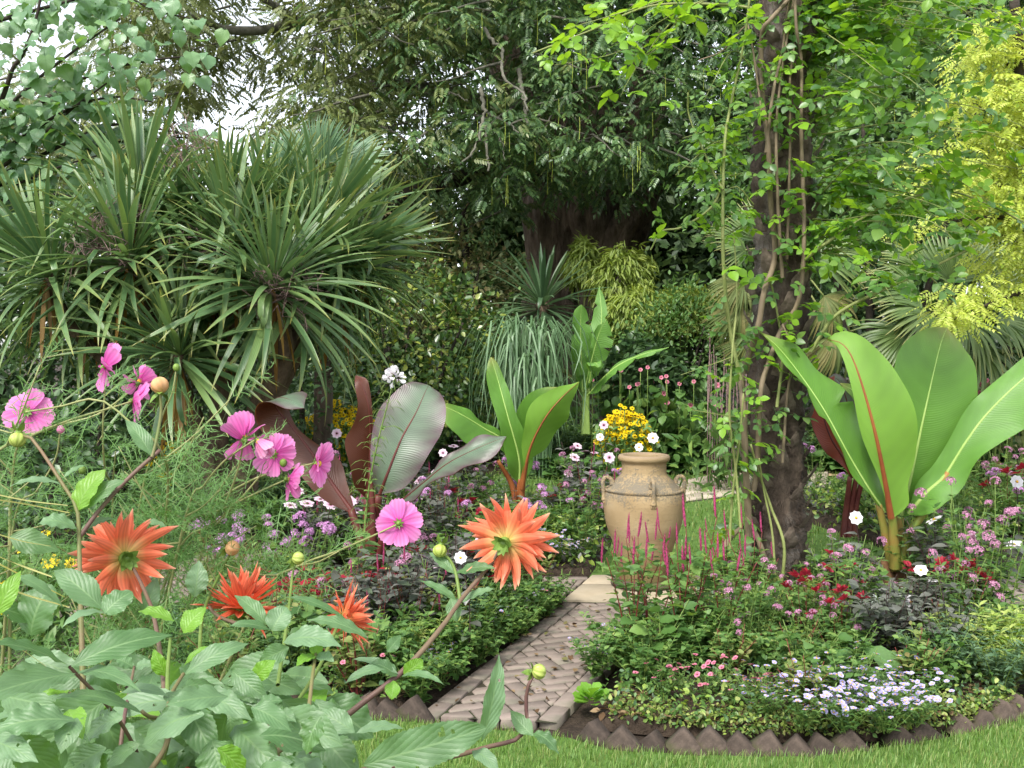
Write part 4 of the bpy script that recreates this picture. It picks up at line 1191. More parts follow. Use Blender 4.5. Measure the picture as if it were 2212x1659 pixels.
rose = thing('climbing_rose', 'climbing rose with woody stems twining up the palm trunk', 'climbing rose', (tb[0] - 0.15, tb[1] - 0.2, 0.03))
VD = 6.47
vines = [  # (points, radius px, material)
    ([(1615, 1290), (1617, 1139), (1611, 1011), (1606, 884), (1602, 811), (1619, 764), (1638, 705), (1651, 628), (1674, 553), (1664, 430), (1660, 320), (1650, 234), (1644, 133), (1647, 67), (1664, 43), (1707, -5), (1730, -40)], 8, 'vine'),
    ([(1628, 1060), (1636, 999), (1643, 850), (1658, 790), (1687, 713), (1726, 645), (1737, 500), (1731, 300), (1731, 133), (1721, 67), (1716, -20)], 6, 'vine'),
    ([(1653, 1300), (1655, 1224), (1632, 1152), (1612, 1120)], 8, 'vine'),
    ([(1564, 1280), (1568, 1182), (1580, 1160), (1600, 1140)], 9, 'vine'),
    ([(1683, 1300), (1694, 1182), (1666, 1097), (1636, 1011), (1622, 960)], 4, 'vinegreen'),
    ([(1676, 1270), (1668, 1150), (1650, 1060), (1640, 990)], 3, 'vinegreen'),
    ([(1574, 1290), (1580, 1097), (1598, 947), (1606, 850)], 3.5, 'vinegreen'),
    ([(1600, 820), (1575, 700), (1562, 551), (1564, 334), (1577, 234), (1607, 93), (1620, -10)], 4.5, 'vinegreen'),
    ([(1690, 600), (1680, 430), (1677, 287), (1687, 167), (1714, 0), (1718, -30)], 4, 'vine'),
    ([(1700, 560), (1707, 300), (1707, 167), (1732, 0), (1738, -30)], 3.2, 'vine'),
    ([(1655, 330), (1670, 200), (1690, 110), (1700, 30), (1712, -20)], 4, 'vine'),
    ([(1645, 240), (1620, 70), (1606, 60), (1560, 110), (1510, 130)], 2.5, 'vine'),
    ([(1678, 880), (1690, 760), (1672, 640), (1660, 600)], 3.5, 'vinegreen'),
    ([(1690, 1000), (1700, 860), (1712, 760), (1690, 700)], 3.5, 'vine'),
    ([(1751, 760), (1807, 680), (1908, 626), (2008, 580), (2110, 530)], 4, 'vinegreen'),
    ([(1740, 560), (1791, 521), (1908, 447), (2041, 414), (2130, 440), (2212, 480)], 3.5, 'vinegreen'),
    ([(1560, 401), (1534, 451), (1473, 491), (1430, 500), (1405, 540)], 3, 'vinegreen'),
    ([(1562, 410), (1540, 370), (1490, 255), (1486, 200)], 2.5, 'vinegreen'),
    ([(1640, 20), (1560, 10), (1406, 13), (1273, 67), (1150, 115)], 3, 'vinegreen'),
    ([(1600, 1140), (1590, 1020), (1576, 900), (1582, 760), (1592, 640), (1585, 500)], 3, 'vinegreen'),
]
vine_pts = []
for k, (pts, r_, mt) in enumerate(vines):
    dd = VD - 0.12 * (k in (7, 14, 15, 16, 17, 18, 19, 6)) - 0.02 * (k % 3)
    S_ = catmull([at(x, y, dd + (0.06 * math.sin(q * 1.7 + k))) for q, (x, y) in enumerate(pts)], max(14, len(pts) * 6))
    rr = r_ * pxm(VD) * np.linspace(1.05, 0.55, len(S_)) * (1 + 0.06 * np.sin(np.arange(len(S_)) * 1.9))
    world_part('stem', Geo().add(*tube(S_, rr, 8)), MAT[mt], rose)
    vine_pts.append((S_, r_))

# rose leaves: five or three leaflets on one stalk
LT = leaf_t(1, 0.36, [(0, 0.1), (0.2, 0.8), (0.42, 1.0), (0.7, 0.72), (0.9, 0.28), (1, 0)], 8, 2, 0.12, 0.22, ripple=0.02)


LT2 = leaf_t(1, 0.36, [(0, 0.1), (0.2, 0.8), (0.42, 1.0), (0.7, 0.72), (0.9, 0.28), (1, 0)], 5, 1, 0.12, 0.22)


def compound(nl, seed, mat):
    rs = np.random.default_rng(seed)
    g = Geo()
    L_ = 0.11 if nl == 5 else 0.075
    S_ = np.stack([np.zeros(6), np.linspace(0, L_, 6), -0.12 * np.linspace(0, 1, 6) ** 2 * L_], 1)
    g.add(*tube(S_, 0.0011, 4))
    spots = [(1.0, 0, 0.062)] + [(f, s_, 0.05 * (0.85 + 0.3 * f)) for f in ((0.45, 0.85) if nl == 5 else (0.7,)) for s_ in (-1, 1)]
    for f, s_, ln_ in spots:
        d_ = np.array([s_ * 1.0, 0.45 if s_ else 1.0, -0.15 + rs.normal(0, 0.15)])
        g.inst(LT if mat else LT2, frames(d_, np.array([rs.normal(0, 0.25), rs.normal(0, 0.2), 1.0])) * ln_ * rs.uniform(0.85, 1.15), [[0, f * L_, -0.12 * f * f * L_]])
    return g


rose_leaf = [compound(5, k, 1).mesh('leaf', MAT['rose']) for k in range(4)] + [compound(3, 9 + k, 1).mesh('leaf', MAT['roseyl']) for k in range(2)]
rose_leaf_geo = [compound(5, k, None) for k in range(2)]
cand = []                                              # (position, direction, normal, scale, young)


def leaves_along(S_, step, sc, young=0.15, t0=0.0, jit=0.05):
    L_ = np.linalg.norm(np.diff(S_, axis=0), axis=1).sum()
    n_ = max(2, int(L_ * (1 - t0) / step))
    for t_ in np.linspace(t0, 1, n_) + RNG.normal(0, 0.01, n_):
        k = int(np.clip(t_, 0, 0.999) * (len(S_) - 1))
        T_ = norm(S_[k + 1] - S_[k])
        d_ = norm(RNG.normal(0, 1, 3) * [1, 0.8, 0.55] - T_ * 0.1 + [0, -0.25, 0.0])
        cand.append((S_[k] + RNG.normal(0, jit, 3) * [0.3, 0.3, 0.3], d_, norm(np.array([0, -0.35, 1.0]) + RNG.normal(0, 0.4, 3)), sc * rnd(0.75, 1.25), RNG.random() < young))


for k, (S_, r_) in enumerate(vines and vine_pts):
    if r_ < 5 and k not in (4, 5):
        leaves_along(S_, 0.055 if k in (14, 15, 18) else 0.14 if k in (6, 7, 19) else 0.075, 1.1, 0.25 if k != 18 else 0.95)
    elif k in (0, 1):
        leaves_along(S_, 0.10, 1.05, 0.1, 0.1)
# twigs reaching out over the right of the picture
twig_geo = []
for k in range(64):
    x0, y0 = rnd(1745, 1790), rnd(-80, 560)
    ln_ = rnd(120, 480) * (1.0 if y0 < 420 else 0.8)
    dd = rnd(5.7, 6.9)
    rise = rnd(-90, 80)
    P0 = [at(x0, y0, 6.6), at(x0 + ln_ * 0.4, y0 + rise * 0.7 - 15, (dd + 6.6) / 2), at(x0 + ln_ * 0.75, y0 + rise, dd), at(x0 + ln_, y0 + rise + rnd(10, 70), dd - 0.1)]
    S_ = catmull(P0, 16)
    twig_geo.append(S_)
    leaves_along(S_, 0.075, 1.2, 0.2, 0.05)
for pts in ([(1640, -30), (1520, 0), (1420, 50), (1340, 110), (1260, 130), (1200, 140)], [(1560, -20), (1460, 40), (1400, 110), (1360, 170), (1340, 210)], [(1500, -20), (1400, 10), (1300, 40), (1230, 60)], [(1480, 20), (1420, 100), (1380, 130)]):
    S_ = catmull([at(x, y, 5.6) for x, y in pts], 22)   # the sprig hanging in at the top
    twig_geo.append(S_)
    leaves_along(S_, 0.05, 1.25, 0.85, 0.25)
for k in range(12):                                    # a few on the left of the trunk
    x0, y0 = rnd(1600, 1630), rnd(0, 900)
    S_ = catmull([at(x0, y0, 6.5), at(x0 - rnd(20, 60), y0 - rnd(-30, 40), 6.4), at(x0 - rnd(60, 150), y0 + rnd(-20, 80), 6.3)], 10)
    twig_geo.append(S_)
    leaves_along(S_, 0.07, 0.9, 0.4)
for S_ in twig_geo:
    world_part('twig', Geo().add(*tube(S_, np.linspace(0.005, 0.0018, len(S_)), 5)), MAT['vinegreen'], rose)
order = sorted(range(len(cand)), key=lambda q: cand[q][0][1] - cand[q][3] * 2)
rest = Geo()
rm, rt, rm2, rt2 = [], [], [], []
for r_, q in enumerate(order):
    p, d_, nn, sc, yg = cand[q]
    M3 = frames(d_, nn)[0] * sc
    if r_ < 300:
        put('leaf', rose_leaf[4 + q % 2] if yg else rose_leaf[q % 4], rose, m4(M3, p))
    else:
        (rm2 if yg else rm).append(M3)
        (rt2 if yg else rt).append(p)


def merge(gs):
    v = np.concatenate(gs.V)
    f4 = [f for f in gs.F if f.shape[1] == 4]
    f3 = [f for f in gs.F if f.shape[1] == 3]
    return v, ([np.vstack(f4)] if f4 else []) + ([np.vstack(f3)] if f3 else []), np.concatenate(gs.U)


g = Geo()
g.inst(merge(rose_leaf_geo[0]), rm, rt, 0)
g.inst(merge(rose_leaf_geo[1]), rm2, rt2, 1)
world_part('leaf_mass', g, [MAT['rose'], MAT['roseyl']], rose, 'stuff')

# ================================================================== FOREGROUND DAHLIAS
db = at(330, 1640, 1.55)
dah = thing('dahlia_plant', 'orange cactus dahlia plant with broad leaves filling the near left corner', 'dahlia', (-0.55, 1.35, 0.05))
vD = [(0, 0.04), (0.08, 0.30), (0.25, 0.82), (0.42, 1.0), (0.62, 0.86), (0.8, 0.52), (0.93, 0.18), (1, 0.0)]
vR = [(0, 0.06), (0.08, 0.45), (0.25, 0.95), (0.5, 1.0), (0.72, 0.85), (0.9, 0.48), (0.97, 0.2), (1, 0.0)]


def dleaf(parent, base, tip, w, N=(0, -0.45, 1), bow=0.12, fold=0.14, round_=False, mat='dahlia', n=30, serr=0.06, rip=0.05, side=0.0, stalk=0.0, name='leaf', label=None, holes=()):
    """one dahlia leaf from base pixel to tip pixel; w = full width in px; bow lifts the middle of the spine along its normal"""
    A, B = at(*base), at(*tip)
    L_ = np.linalg.norm(B - A)
    N_ = norm(N)
    X = norm(np.cross(B - A, N_))
    v = np.linspace(0, 1, n)
    arc = 4 * v * (1 - v)
    S = A + (B - A) * v[:, None] + N_ * (bow * L_ * arc)[:, None] + X * (side * L_ * arc)[:, None]
    d = 0.5 * (base[2] + tip[2])
    W = ip(v, vR if round_ else vD) * w * 0.5 * pxm(d)
    W = W * (1 - serr * (np.arange(n) % 2))
    P_, F_, U_ = ribbon(S, W * rnd(0.92, 1.08), W * rnd(0.92, 1.08), N_, fold, 4, rip * w * pxm(d), rnd(2.0, 4.5), rnd(0, 6))
    if len(holes):                                     # bitten by insects
        keep = np.ones(len(F_), bool)
        for hv_, hu_ in holes:
            keep[min(int(hv_ * (n - 1)), n - 2) * 8 + int(hu_ * 8)] = False
        F_ = F_[keep]
    g = Geo().add(P_, F_, U_)
    if stalk:
        g.add(*tube(np.stack([A - norm(B - A) * stalk * L_ * (1 - t) - N_ * stalk * L_ * 0.3 * (1 - t) for t in np.linspace(0, 1, 5)]), 0.0016, 5))
    return world_part(name, g, MAT[mat], parent, label=label)


def dstem(parent, pts, r0, r1, mat='stemolive', n=20, name='stem'):
    S = catmull([at(*p) for p in pts], n)
    return world_part(name, Geo().add(*tube(S, np.linspace(r0, r1, n) * pxm(np.mean([p[2] for p in pts])), 8)), MAT[mat], parent)


UPN, BK, SIDE = (0.05, -0.5, 1), (0.1, -1, 0.15), (0.6, -0.6, 0.5)
LV = [  # base(x,y,d), tip(x,y,d), width, options
    ((154, 1440, 1.12), (374, 1372, 1.18), 80, dict(N=(0.1, -0.75, 1), bow=0.10)),
    ((146, 1437, 1.12), (-25, 1392, 1.05), 66, dict(bow=0.1)),
    ((162, 1455, 1.10), (-70, 1520, 0.98), 100, dict(N=(0, -0.8, 1), bow=0.05)),
    ((222, 1316, 1.5), (116, 1232, 1.52), 64, dict(N=(0.2, -0.8, 0.8))),
    ((226, 1326, 1.42), (286, 1278, 1.45), 62, dict(round_=True, N=(-0.2, -1, 0.6))),
    ((230, 1324, 1.42), (134, 1356, 1.36), 30, dict(bow=0.16)),
    ((30, 1244, 1.4), (138, 1312, 1.42), 34, dict(bow=0.14)),
    ((-6, 1330, 1.2), (46, 1232, 1.22), 48, dict(N=BK, mat='dahliay')),
    ((66, 1372, 1.6), (112, 1262, 1.62), 96, dict(N=(-0.2, -1, 0.4), round_=True)),
    ((376, 1342, 1.5), (298, 1322, 1.5), 40, dict(mat='dahliay', bow=0.15)),
    ((396, 1368, 1.5), (446, 1312, 1.52), 58, dict(mat='dahliay', N=(-0.3, -0.9, 0.6), serr=0.1)),
    ((396, 1440, 1.45), (452, 1396, 1.46), 22, dict(mat='dahliay')),
    ((361, 1462, 1.4), (332, 1402, 1.4), 36, dict(mat='dahliay', N=BK)),
    ((398, 1458, 1.38), (538, 1390, 1.42), 56, dict(N=(0.1, -0.8, 0.9), bow=0.12)),
    ((164, 1456, 1.15), (306, 1496, 1.08), 42, dict(bow=0.12)),
    ((306, 1540, 1.15), (120, 1508, 1.12), 40, dict(bow=0.14)),
    ((256, 1500, 1.2), (366, 1506, 1.18), 32, dict(bow=0.16)),
    ((354, 1500, 1.2), (424, 1540, 1.16), 42, dict(bow=0.12)),
    ((226, 1514, 1.25), (70, 1625, 1.22), 120, dict(N=(0.3, -1, 0.3))),
    ((224, 1536, 1.3), (312, 1680, 1.28), 84, dict(N=(-0.3, -1, 0.25))),
    ((402, 1516, 1.22), (470, 1650, 1.18), 74, dict(N=(0.2, -1, 0.5), bow=0.14)),
    ((40, 1530, 1.15), (30, 1690, 1.1), 78, dict(N=(0.1, -1, 0.4))),
    ((588, 1362, 1.5), (620, 1312, 1.52), 56, dict(round_=True, N=(0.0, -1, 0.6))),
    ((586, 1362, 1.5), (494, 1354, 1.48), 30, dict(bow=0.14)),
    ((576, 1350, 1.52), (506, 1286, 1.55), 38, dict(N=(0.3, -0.7, 0.8))),
    ((612, 1388, 1.42), (738, 1398, 1.4), 60, dict(N=(0, -0.7, 1), bow=0.18)),
    ((795, 1378, 1.5), (662, 1340, 1.5), 40, dict(bow=0.12)),
    ((622, 1290, 1.62), (752, 1342, 1.62), 24, dict(bow=0.10)),
    ((624, 1398, 1.45), (560, 1428, 1.44), 46, dict(N=BK)),
    ((548, 1468, 1.42), (596, 1426, 1.42), 46, dict(N=(-0.3, -1, 0.3), mat='dahliay')),
    ((498, 1446, 1.4), (580, 1512, 1.38), 52, dict(N=(0.2, -1, 0.3))),
    ((418, 1502, 1.25), (546, 1558, 1.2), 58, dict(N=(0.1, -0.8, 0.9), bow=0.16, rip=0.09)),
    ((548, 1534, 1.3), (612, 1514, 1.3), 42, dict(bow=0.15)),
    ((604, 1538, 1.32), (742, 1612, 1.28), 86, dict(N=(0.1, -1, 0.5))),
    ((766, 1582, 1.34), (686, 1536, 1.36), 58, dict(N=(0.0, -0.9, 0.7))),
    ((770, 1584, 1.4), (872, 1574, 1.42), 34, dict(bow=0.13)),
    ((786, 1653, 1.32), (1052, 1572, 1.34), 92, dict(N=(0.15, -1, 0.35), bow=0.05, round_=True, n=40, holes=((0.62, 0.3), (0.65, 0.3), (0.65, 0.2), (0.74, 0.25), (0.2, 0.9), (0.22, 0.9), (0.22, 0.8), (0.4, 0.95)))),
    ((1040, 1602, 1.38), (1078, 1412, 1.42), 56, dict(holes=((0.7, 0.7), (0.72, 0.7)), N=(0.6, -0.9, 0.1), bow=0.06, fold=0.3)),
    ((1152, 1590, 1.42), (1102, 1534, 1.44), 40, dict(N=(0.2, -0.9, 0.5), bow=-0.1)),
    ((1152, 1584, 1.42), (1208, 1630, 1.4), 36, dict(bow=0.2, rip=0.1)),
    ((1020, 1622, 1.35), (1080, 1672, 1.32), 40, dict(bow=0.16)),
    ((985, 1238, 1.75), (1070, 1228, 1.72), 34, dict(N=(0.1, -0.7, 0.9), bow=0.12)),
    ((985, 1242, 1.75), (926, 1194, 1.78), 32, dict(N=(0.2, -0.8, 0.8))),
    ((990, 1300, 1.72), (906, 1254, 1.74), 26, dict(bow=0.08)),
    ((997, 1302, 1.72), (1070, 1272, 1.72), 26, dict(bow=0.1)),
    ((974, 1292, 1.7), (988, 1344, 1.68), 36, dict(N=BK)),
    ((858, 1460, 1.55), (802, 1432, 1.55), 38, dict(round_=True)),
    ((872, 1456, 1.55), (914, 1426, 1.56), 38, dict(mat='dahliay', N=BK, round_=True)),
    ((866, 1462, 1.55), (960, 1480, 1.52), 22, dict(bow=0.18)),
    ((860, 1456, 1.55), (762, 1424, 1.57), 26, dict(bow=0.12)),
    ((832, 1446, 1.5), (744, 1478, 1.48), 32, dict(bow=0.14)),
    ((836, 1408, 1.58), (866, 1372, 1.6), 30, dict(N=BK)),
    ((850, 1470, 1.52), (846, 1512, 1.5), 34, dict(N=BK, mat='dahliay')),
    ((129, 1045, 1.7), (20, 1052, 1.68), 26, dict(bow=0.14)),
    ((168, 1102, 1.7), (228, 1014, 1.72), 56, dict(mat='dahliay', N=(-0.5, -1, 0.2), round_=True)),
    ((170, 1106, 1.7), (270, 1038, 1.72), 46, dict(N=(0.2, -0.7, 0.9))),
    ((136, 1034, 1.7), (186, 1005, 1.72), 16, dict()),
    ((328, 986, 1.75), (270, 906, 1.78), 38, dict(N=(0.5, -0.9, 0.5))),
    ((166, 1142, 1.68), (82, 1132, 1.66), 50, dict(N=(0, -0.6, 1), bow=0.2)),
    ((172, 1150, 1.72), (248, 1120, 1.75), 30, dict(bow=0.12)),
    ((310, 1128, 1.85), (362, 1140, 1.85), 20, dict(bow=0.12)),
    ((420, 1290, 1.95), (430, 1210, 1.98), 50, dict(N=(0.4, -1, 0.2))),
    ((310, 1330, 1.8), (340, 1246, 1.82), 44, dict(N=(0.4, -1, 0.2))),
    ((20, 1160, 1.6), (130, 1190, 1.62), 60, dict(N=(0, -0.9, 0.6))),
]
LV += [((682, 1416, 1.42), (640, 1440, 1.38), 34, dict(mat='dahliay')), ((682, 1416, 1.42), (722, 1430, 1.4), 34, dict()), ((680, 1420, 1.42), (690, 1370, 1.44), 30, dict(mat='dahliay', N=BK)),
       ((290, 1444, 1.4), (250, 1424, 1.4), 36, dict()), ((290, 1444, 1.4), (330, 1436, 1.4), 34, dict()), ((590, 1542, 1.3), (640, 1560, 1.28), 40, dict()), ((590, 1542, 1.3), (556, 1580, 1.28), 44, dict())]
for base, tip, w, kw in LV:
    if kw.get('mat') == 'dahliay':
        kw = dict(kw)
    dleaf(dah, base, tip, w, **kw)
# fill: leaves deeper in the plant
for k in range(170):
    t = RNG.random()
    x = -40 + 760 * t
    top = np.interp(x, [0, 150, 300, 450, 600, 760], [1300, 1370, 1400, 1440, 1400, 1520])
    y = top + (1720 - top) * RNG.random() ** 0.8
    d = rnd(1.25, 1.9) if y > 1480 else rnd(1.5, 1.95)
    an = rnd(0, 2 * math.pi)
    ln_ = rnd(85, 175)
    dleaf(dah, (x, y, d), (x + ln_ * math.cos(an), y + abs(ln_ * 0.55 * math.sin(an)) + 10, d + rnd(-0.08, 0.08)), ln_ * rnd(0.4, 0.6), N=(rnd(-0.4, 0.4), rnd(-1, -0.5), rnd(0.2, 1)),
          bow=rnd(0.05, 0.18), mat='dahliay' if RNG.random() < 0.14 else 'dahlia', n=24, holes=[(rnd(0.15, 0.85), rnd(0.1, 0.9)) for _ in range(int(RNG.integers(0, 3)))])
for k in range(58):                                    # the nearest layer, low in the corner
    x, y = rnd(-60, 700), rnd(1500, 1720)
    an = rnd(0, 2 * math.pi)
    ln_ = rnd(110, 200)
    d = rnd(1.0, 1.3)
    dleaf(dah, (x, y, d), (x + ln_ * math.cos(an), y + abs(ln_ * 0.5 * math.sin(an)) + 10, d + rnd(-0.06, 0.06)), ln_ * rnd(0.36, 0.56), N=(rnd(-0.3, 0.3), rnd(-0.9, -0.4), rnd(0.4, 1)),
          bow=rnd(0.06, 0.2), mat='dahliay' if RNG.random() < 0.1 else 'dahlia', n=26, rip=rnd(0.03, 0.1), holes=[(rnd(0.15, 0.85), rnd(0.1, 0.9)) for _ in range(int(RNG.integers(0, 4)))])
for pts, r0, r1, mt in (
        ([(560, 1760, 1.45), (650, 1640, 1.48), (750, 1545, 1.52), (870, 1450, 1.56), (950, 1360, 1.62), (1000, 1290, 1.7), (1050, 1230, 1.74), (1084, 1182, 1.74)], 8, 4.5, 'stempurple'),
        ([(995, 1302, 1.72), (985, 1240, 1.75), (972, 1210, 1.76), (956, 1196, 1.76)], 4.5, 3, 'stemgreen'),
        ([(780, 1665, 1.35), (950, 1640, 1.38), (1060, 1612, 1.42), (1118, 1596, 1.43), (1138, 1565, 1.44), (1136, 1520, 1.44), (1140, 1485, 1.44), (1152, 1458, 1.44)], 7, 4, 'stempurple'),
        ([(530, 1690, 1.2), (560, 1655, 1.22), (648, 1584, 1.28), (664, 1549, 1.32), (675, 1461, 1.38), (682, 1412, 1.42)], 7.5, 3.5, 'stemolive'),
        ([(510, 1690, 1.2), (562, 1600, 1.25), (590, 1540, 1.3)], 5, 4, 'stempurple'),
        ([(622, 1690, 1.25), (590, 1610, 1.26), (550, 1536, 1.3)], 6, 4, 'stemolive'),
        ([(300, 1700, 1.15), (358, 1612, 1.18), (362, 1560, 1.2), (322, 1548, 1.16), (306, 1536, 1.15)], 7, 4, 'stemolive'),
        ([(350, 1640, 1.2), (362, 1590, 1.22), (362, 1460, 1.35), (368, 1380, 1.45)], 6, 4, 'stemgreen'),
        ([(284, 1221, 1.78), (300, 1250, 1.75), (318, 1290, 1.7), (332, 1330, 1.6), (350, 1440, 1.45), (360, 1560, 1.3)], 4, 5.5, 'stempurple'),
        ([(256, 1680, 1.2), (262, 1600, 1.22), (272, 1530, 1.26), (290, 1440, 1.4)], 5, 3, 'stempurple'),
        ([(180, 1500, 1.5), (174, 1300, 1.6), (171, 1177, 1.68), (166, 1098, 1.7), (134, 1044, 1.72), (89, 974, 1.74), (57, 936, 1.75), (44, 940, 1.75)], 6, 3.5, 'stemolive'),
        ([(172, 1160, 1.69), (218, 1098, 1.71), (277, 1034, 1.74), (346, 972, 1.76)], 5, 4.5, 'stempurple'),
        ([(328, 988, 1.75), (340, 940, 1.77), (348, 890, 1.78), (346, 852, 1.78)], 4, 3, 'stemolive'),
        ([(520, 1350, 1.9), (470, 1330, 1.95), (445, 1300, 1.98)], 4, 4, 'stempurple'),
        ([(430, 1420, 1.7), (440, 1320, 1.9), (480, 1230, 2.1), (496, 1200, 2.1)], 4, 3, 'stemgreen'),
        ([(600, 1480, 1.6), (622, 1330, 1.85), (632, 1240, 2.0), (638, 1216, 2.0)], 4, 3, 'stemgreen'),
        ([(640, 1520, 1.5), (690, 1440, 1.7), (730, 1350, 1.95)], 4, 4, 'stemgreen'),
        ([(150, 1440, 1.12), (260, 1560, 1.18), (330, 1700, 1.25)], 3.5, 5, 'stempurple'),
        ([(396, 1456, 1.38), (370, 1500, 1.3), (362, 1540, 1.24)], 4, 5, 'stemolive')):
    dstem(dah, pts, r0, r1, mt)

# flower heads: many pointed petals round a green calyx
pv = np.linspace(0, 1, 12)


def dpetal(seed, curl, tw):
    rs = np.random.default_rng(seed)
    S = np.stack([tw * pv ** 2, pv, curl * (pv ** 2) + 0.05 * np.sin(pv * 3)], 1)
    W = ip(pv, [(0, 0.04), (0.2, 0.095), (0.45, 0.115), (0.7, 0.085), (0.88, 0.042), (1, 0.006)])
    return Geo().add(*ribbon(S, W * rs.uniform(0.85, 1.1), None, (0, 0, 1), 0.45, 2, 0.012, 2, seed))


DP = [dpetal(k, c, t).mesh('petal', MAT['dahliapet']) for k, (c, t) in enumerate(((0.16, 0.10), (-0.14, -0.12), (0.36, 0.18), (0.02, -0.18), (-0.34, 0.08), (0.24, -0.06)))]
DR = [dpetal(k + 20, c, t).mesh('petal', MAT['dahliaped']) for k, (c, t) in enumerate(((0.15, 0.06), (0.3, -0.06), (0.05, 0.1), (0.22, -0.1)))]


def dahlia_head(parent, px, axis, size, mats=DP, rows=((20, -0.05, 1.0), (22, 0.2, 1.1), (18, 0.45, 1.0), (14, 0.75, 0.9), (9, 1.15, 0.65)), label=None, back=True, seed=0):
    """axis points out of the face of the flower; petals are rows from the back edge (angle ~0 above the disc plane) to the middle"""
    rs = np.random.default_rng(seed)
    c = at(*px)
    ax = norm(axis)
    F3 = frames(np.array([[0.31, 0.2, 0.93]]) - ax * np.dot(ax, [0.31, 0.2, 0.93]), ax)[0]   # X,Y in disc plane, Z = axis
    g = Geo()
    e, f, u = ell(0.16 * size, 0.16 * size, 0.13 * size, 12, 8)
    g.add(e @ F3.T + c - ax * 0.05 * size, f, u)
    for k in range(9):                                 # green bracts behind
        a = k * 2 * math.pi / 9
        r_ = F3 @ np.array([math.cos(a), math.sin(a), 0])
        g.inst(leaf_t(0.3 * size, 0.10 * size, None, 6, 1, -0.2, 0.2), frames(r_ * 0.8 - ax * rs.uniform(0.1, 0.7), -ax + r_ * 0.2), [c - ax * 0.1 * size])
    head = world_part('flower_head', g, MAT['calyx'], parent, label=label)
    ga = 0
    for ri, (n, el, ln_) in enumerate(rows):
        for k in range(n):
            a = (k + 0.5 * (ri % 2)) * 2 * math.pi / n + rs.normal(0, 0.13)
            e_ = el + rs.normal(0, 0.22) - 0.12
            r_ = F3 @ np.array([math.cos(a), math.sin(a), 0])
            d_ = r_ * math.cos(e_) + ax * math.sin(e_)
            N_ = ax * math.cos(e_) - r_ * math.sin(e_)
            L_ = size * ln_ * rs.uniform(0.72, 1.18)
            put('petal', mats[int(rs.integers(len(mats)))], head, m4(frames(d_, N_)[0] * np.array([L_ * 1.05, L_, L_]), c + ax * 0.02 * ri * size + r_ * 0.05 * size))
    return head


dahlia_head(dah, (1092, 1172, 1.74), (0.45, 0.85, 0.12), 0.072, label='large orange flower head seen from behind', seed=3)
dahlia_head(dah, (270, 1205, 1.78), (-0.62, 0.78, 0.08), 0.079, label='orange flower head with drooping lower petals', seed=4,
            rows=((18, -0.15, 1.08), (20, 0.2, 1.0), (15, 0.55, 0.9), (9, 0.95, 0.7)))
dahlia_head(dah, (520, 1318, 2.0), (0.15, 0.1, 0.99), 0.082, DR, ((17, -0.25, 0.9), (18, 0.2, 1.0), (16, 0.55, 1.0), (13, 0.9, 0.95), (9, 1.25, 0.9)), 'red-orange flower head facing the sky', seed=5)
dahlia_head(dah, (738, 1338, 1.98), (0.85, 0.1, 0.3), 0.066, DP, ((17, 0.0, 0.9), (16, 0.4, 1.0), (13, 0.8, 0.95), (9, 1.2, 0.8)), 'orange flower head half hidden behind leaves', seed=6)
dahlia_head(dah, (478, 1712, 1.25), (-0.1, -0.1, 1), 0.05, DR, ((11, 0.1, 0.9), (10, 0.5, 1.0), (8, 1.0, 0.9)), 'red flower tip at the bottom edge', seed=7)


def bud(parent, px, axis, r, mat='bud', sep=5):
    c = at(*px)
    ax = norm(axis)
    F3 = frames(np.array([[0.3, -0.5, 0.4]]), ax)[0]
    e, f, u = ell(r, r, r * 0.92, 16, 10)
    o = world_part('bud', Geo().add(e @ F3.T + c, f, u), MAT[mat], parent)
    g = Geo()
    for k in range(sep):
        a = k * 2 * math.pi / sep
        r_ = F3 @ np.array([math.cos(a), math.sin(a), 0])
        g.inst(leaf_t(r * 1.7, r * 0.42, None, 7, 1, 0.35, 0.2), frames(r_ - ax * 0.25, ax), [c - ax * r * 0.92])
    e, f, u = ell(r * 0.45, r * 0.45, r * 0.35, 10, 6)
    g.add(e @ F3.T + c - ax * r * 0.9, f, u)
    world_part('sepal_ring', g, MAT['calyx'], o)
    return o


bud(dah, (1164, 1451, 1.44), (0.95, -0.2, 0.1), 0.0112)
bud(dah, (950, 1190, 1.76), (-0.2, -0.3, -0.9), 0.0125)
bud(dah, (38, 950, 1.75), (-0.1, -0.2, -0.97), 0.014)
bud(dah, (345, 832, 1.78), (0.0, -0.3, 0.9), 0.0155, 'budpeach')
bud(dah, (502, 1184, 2.1), (0.9, -0.2, 0.15), 0.016, 'budpeach')
bud(dah, (644, 1206, 2.0), (0.7, -0.3, 0.3), 0.013)

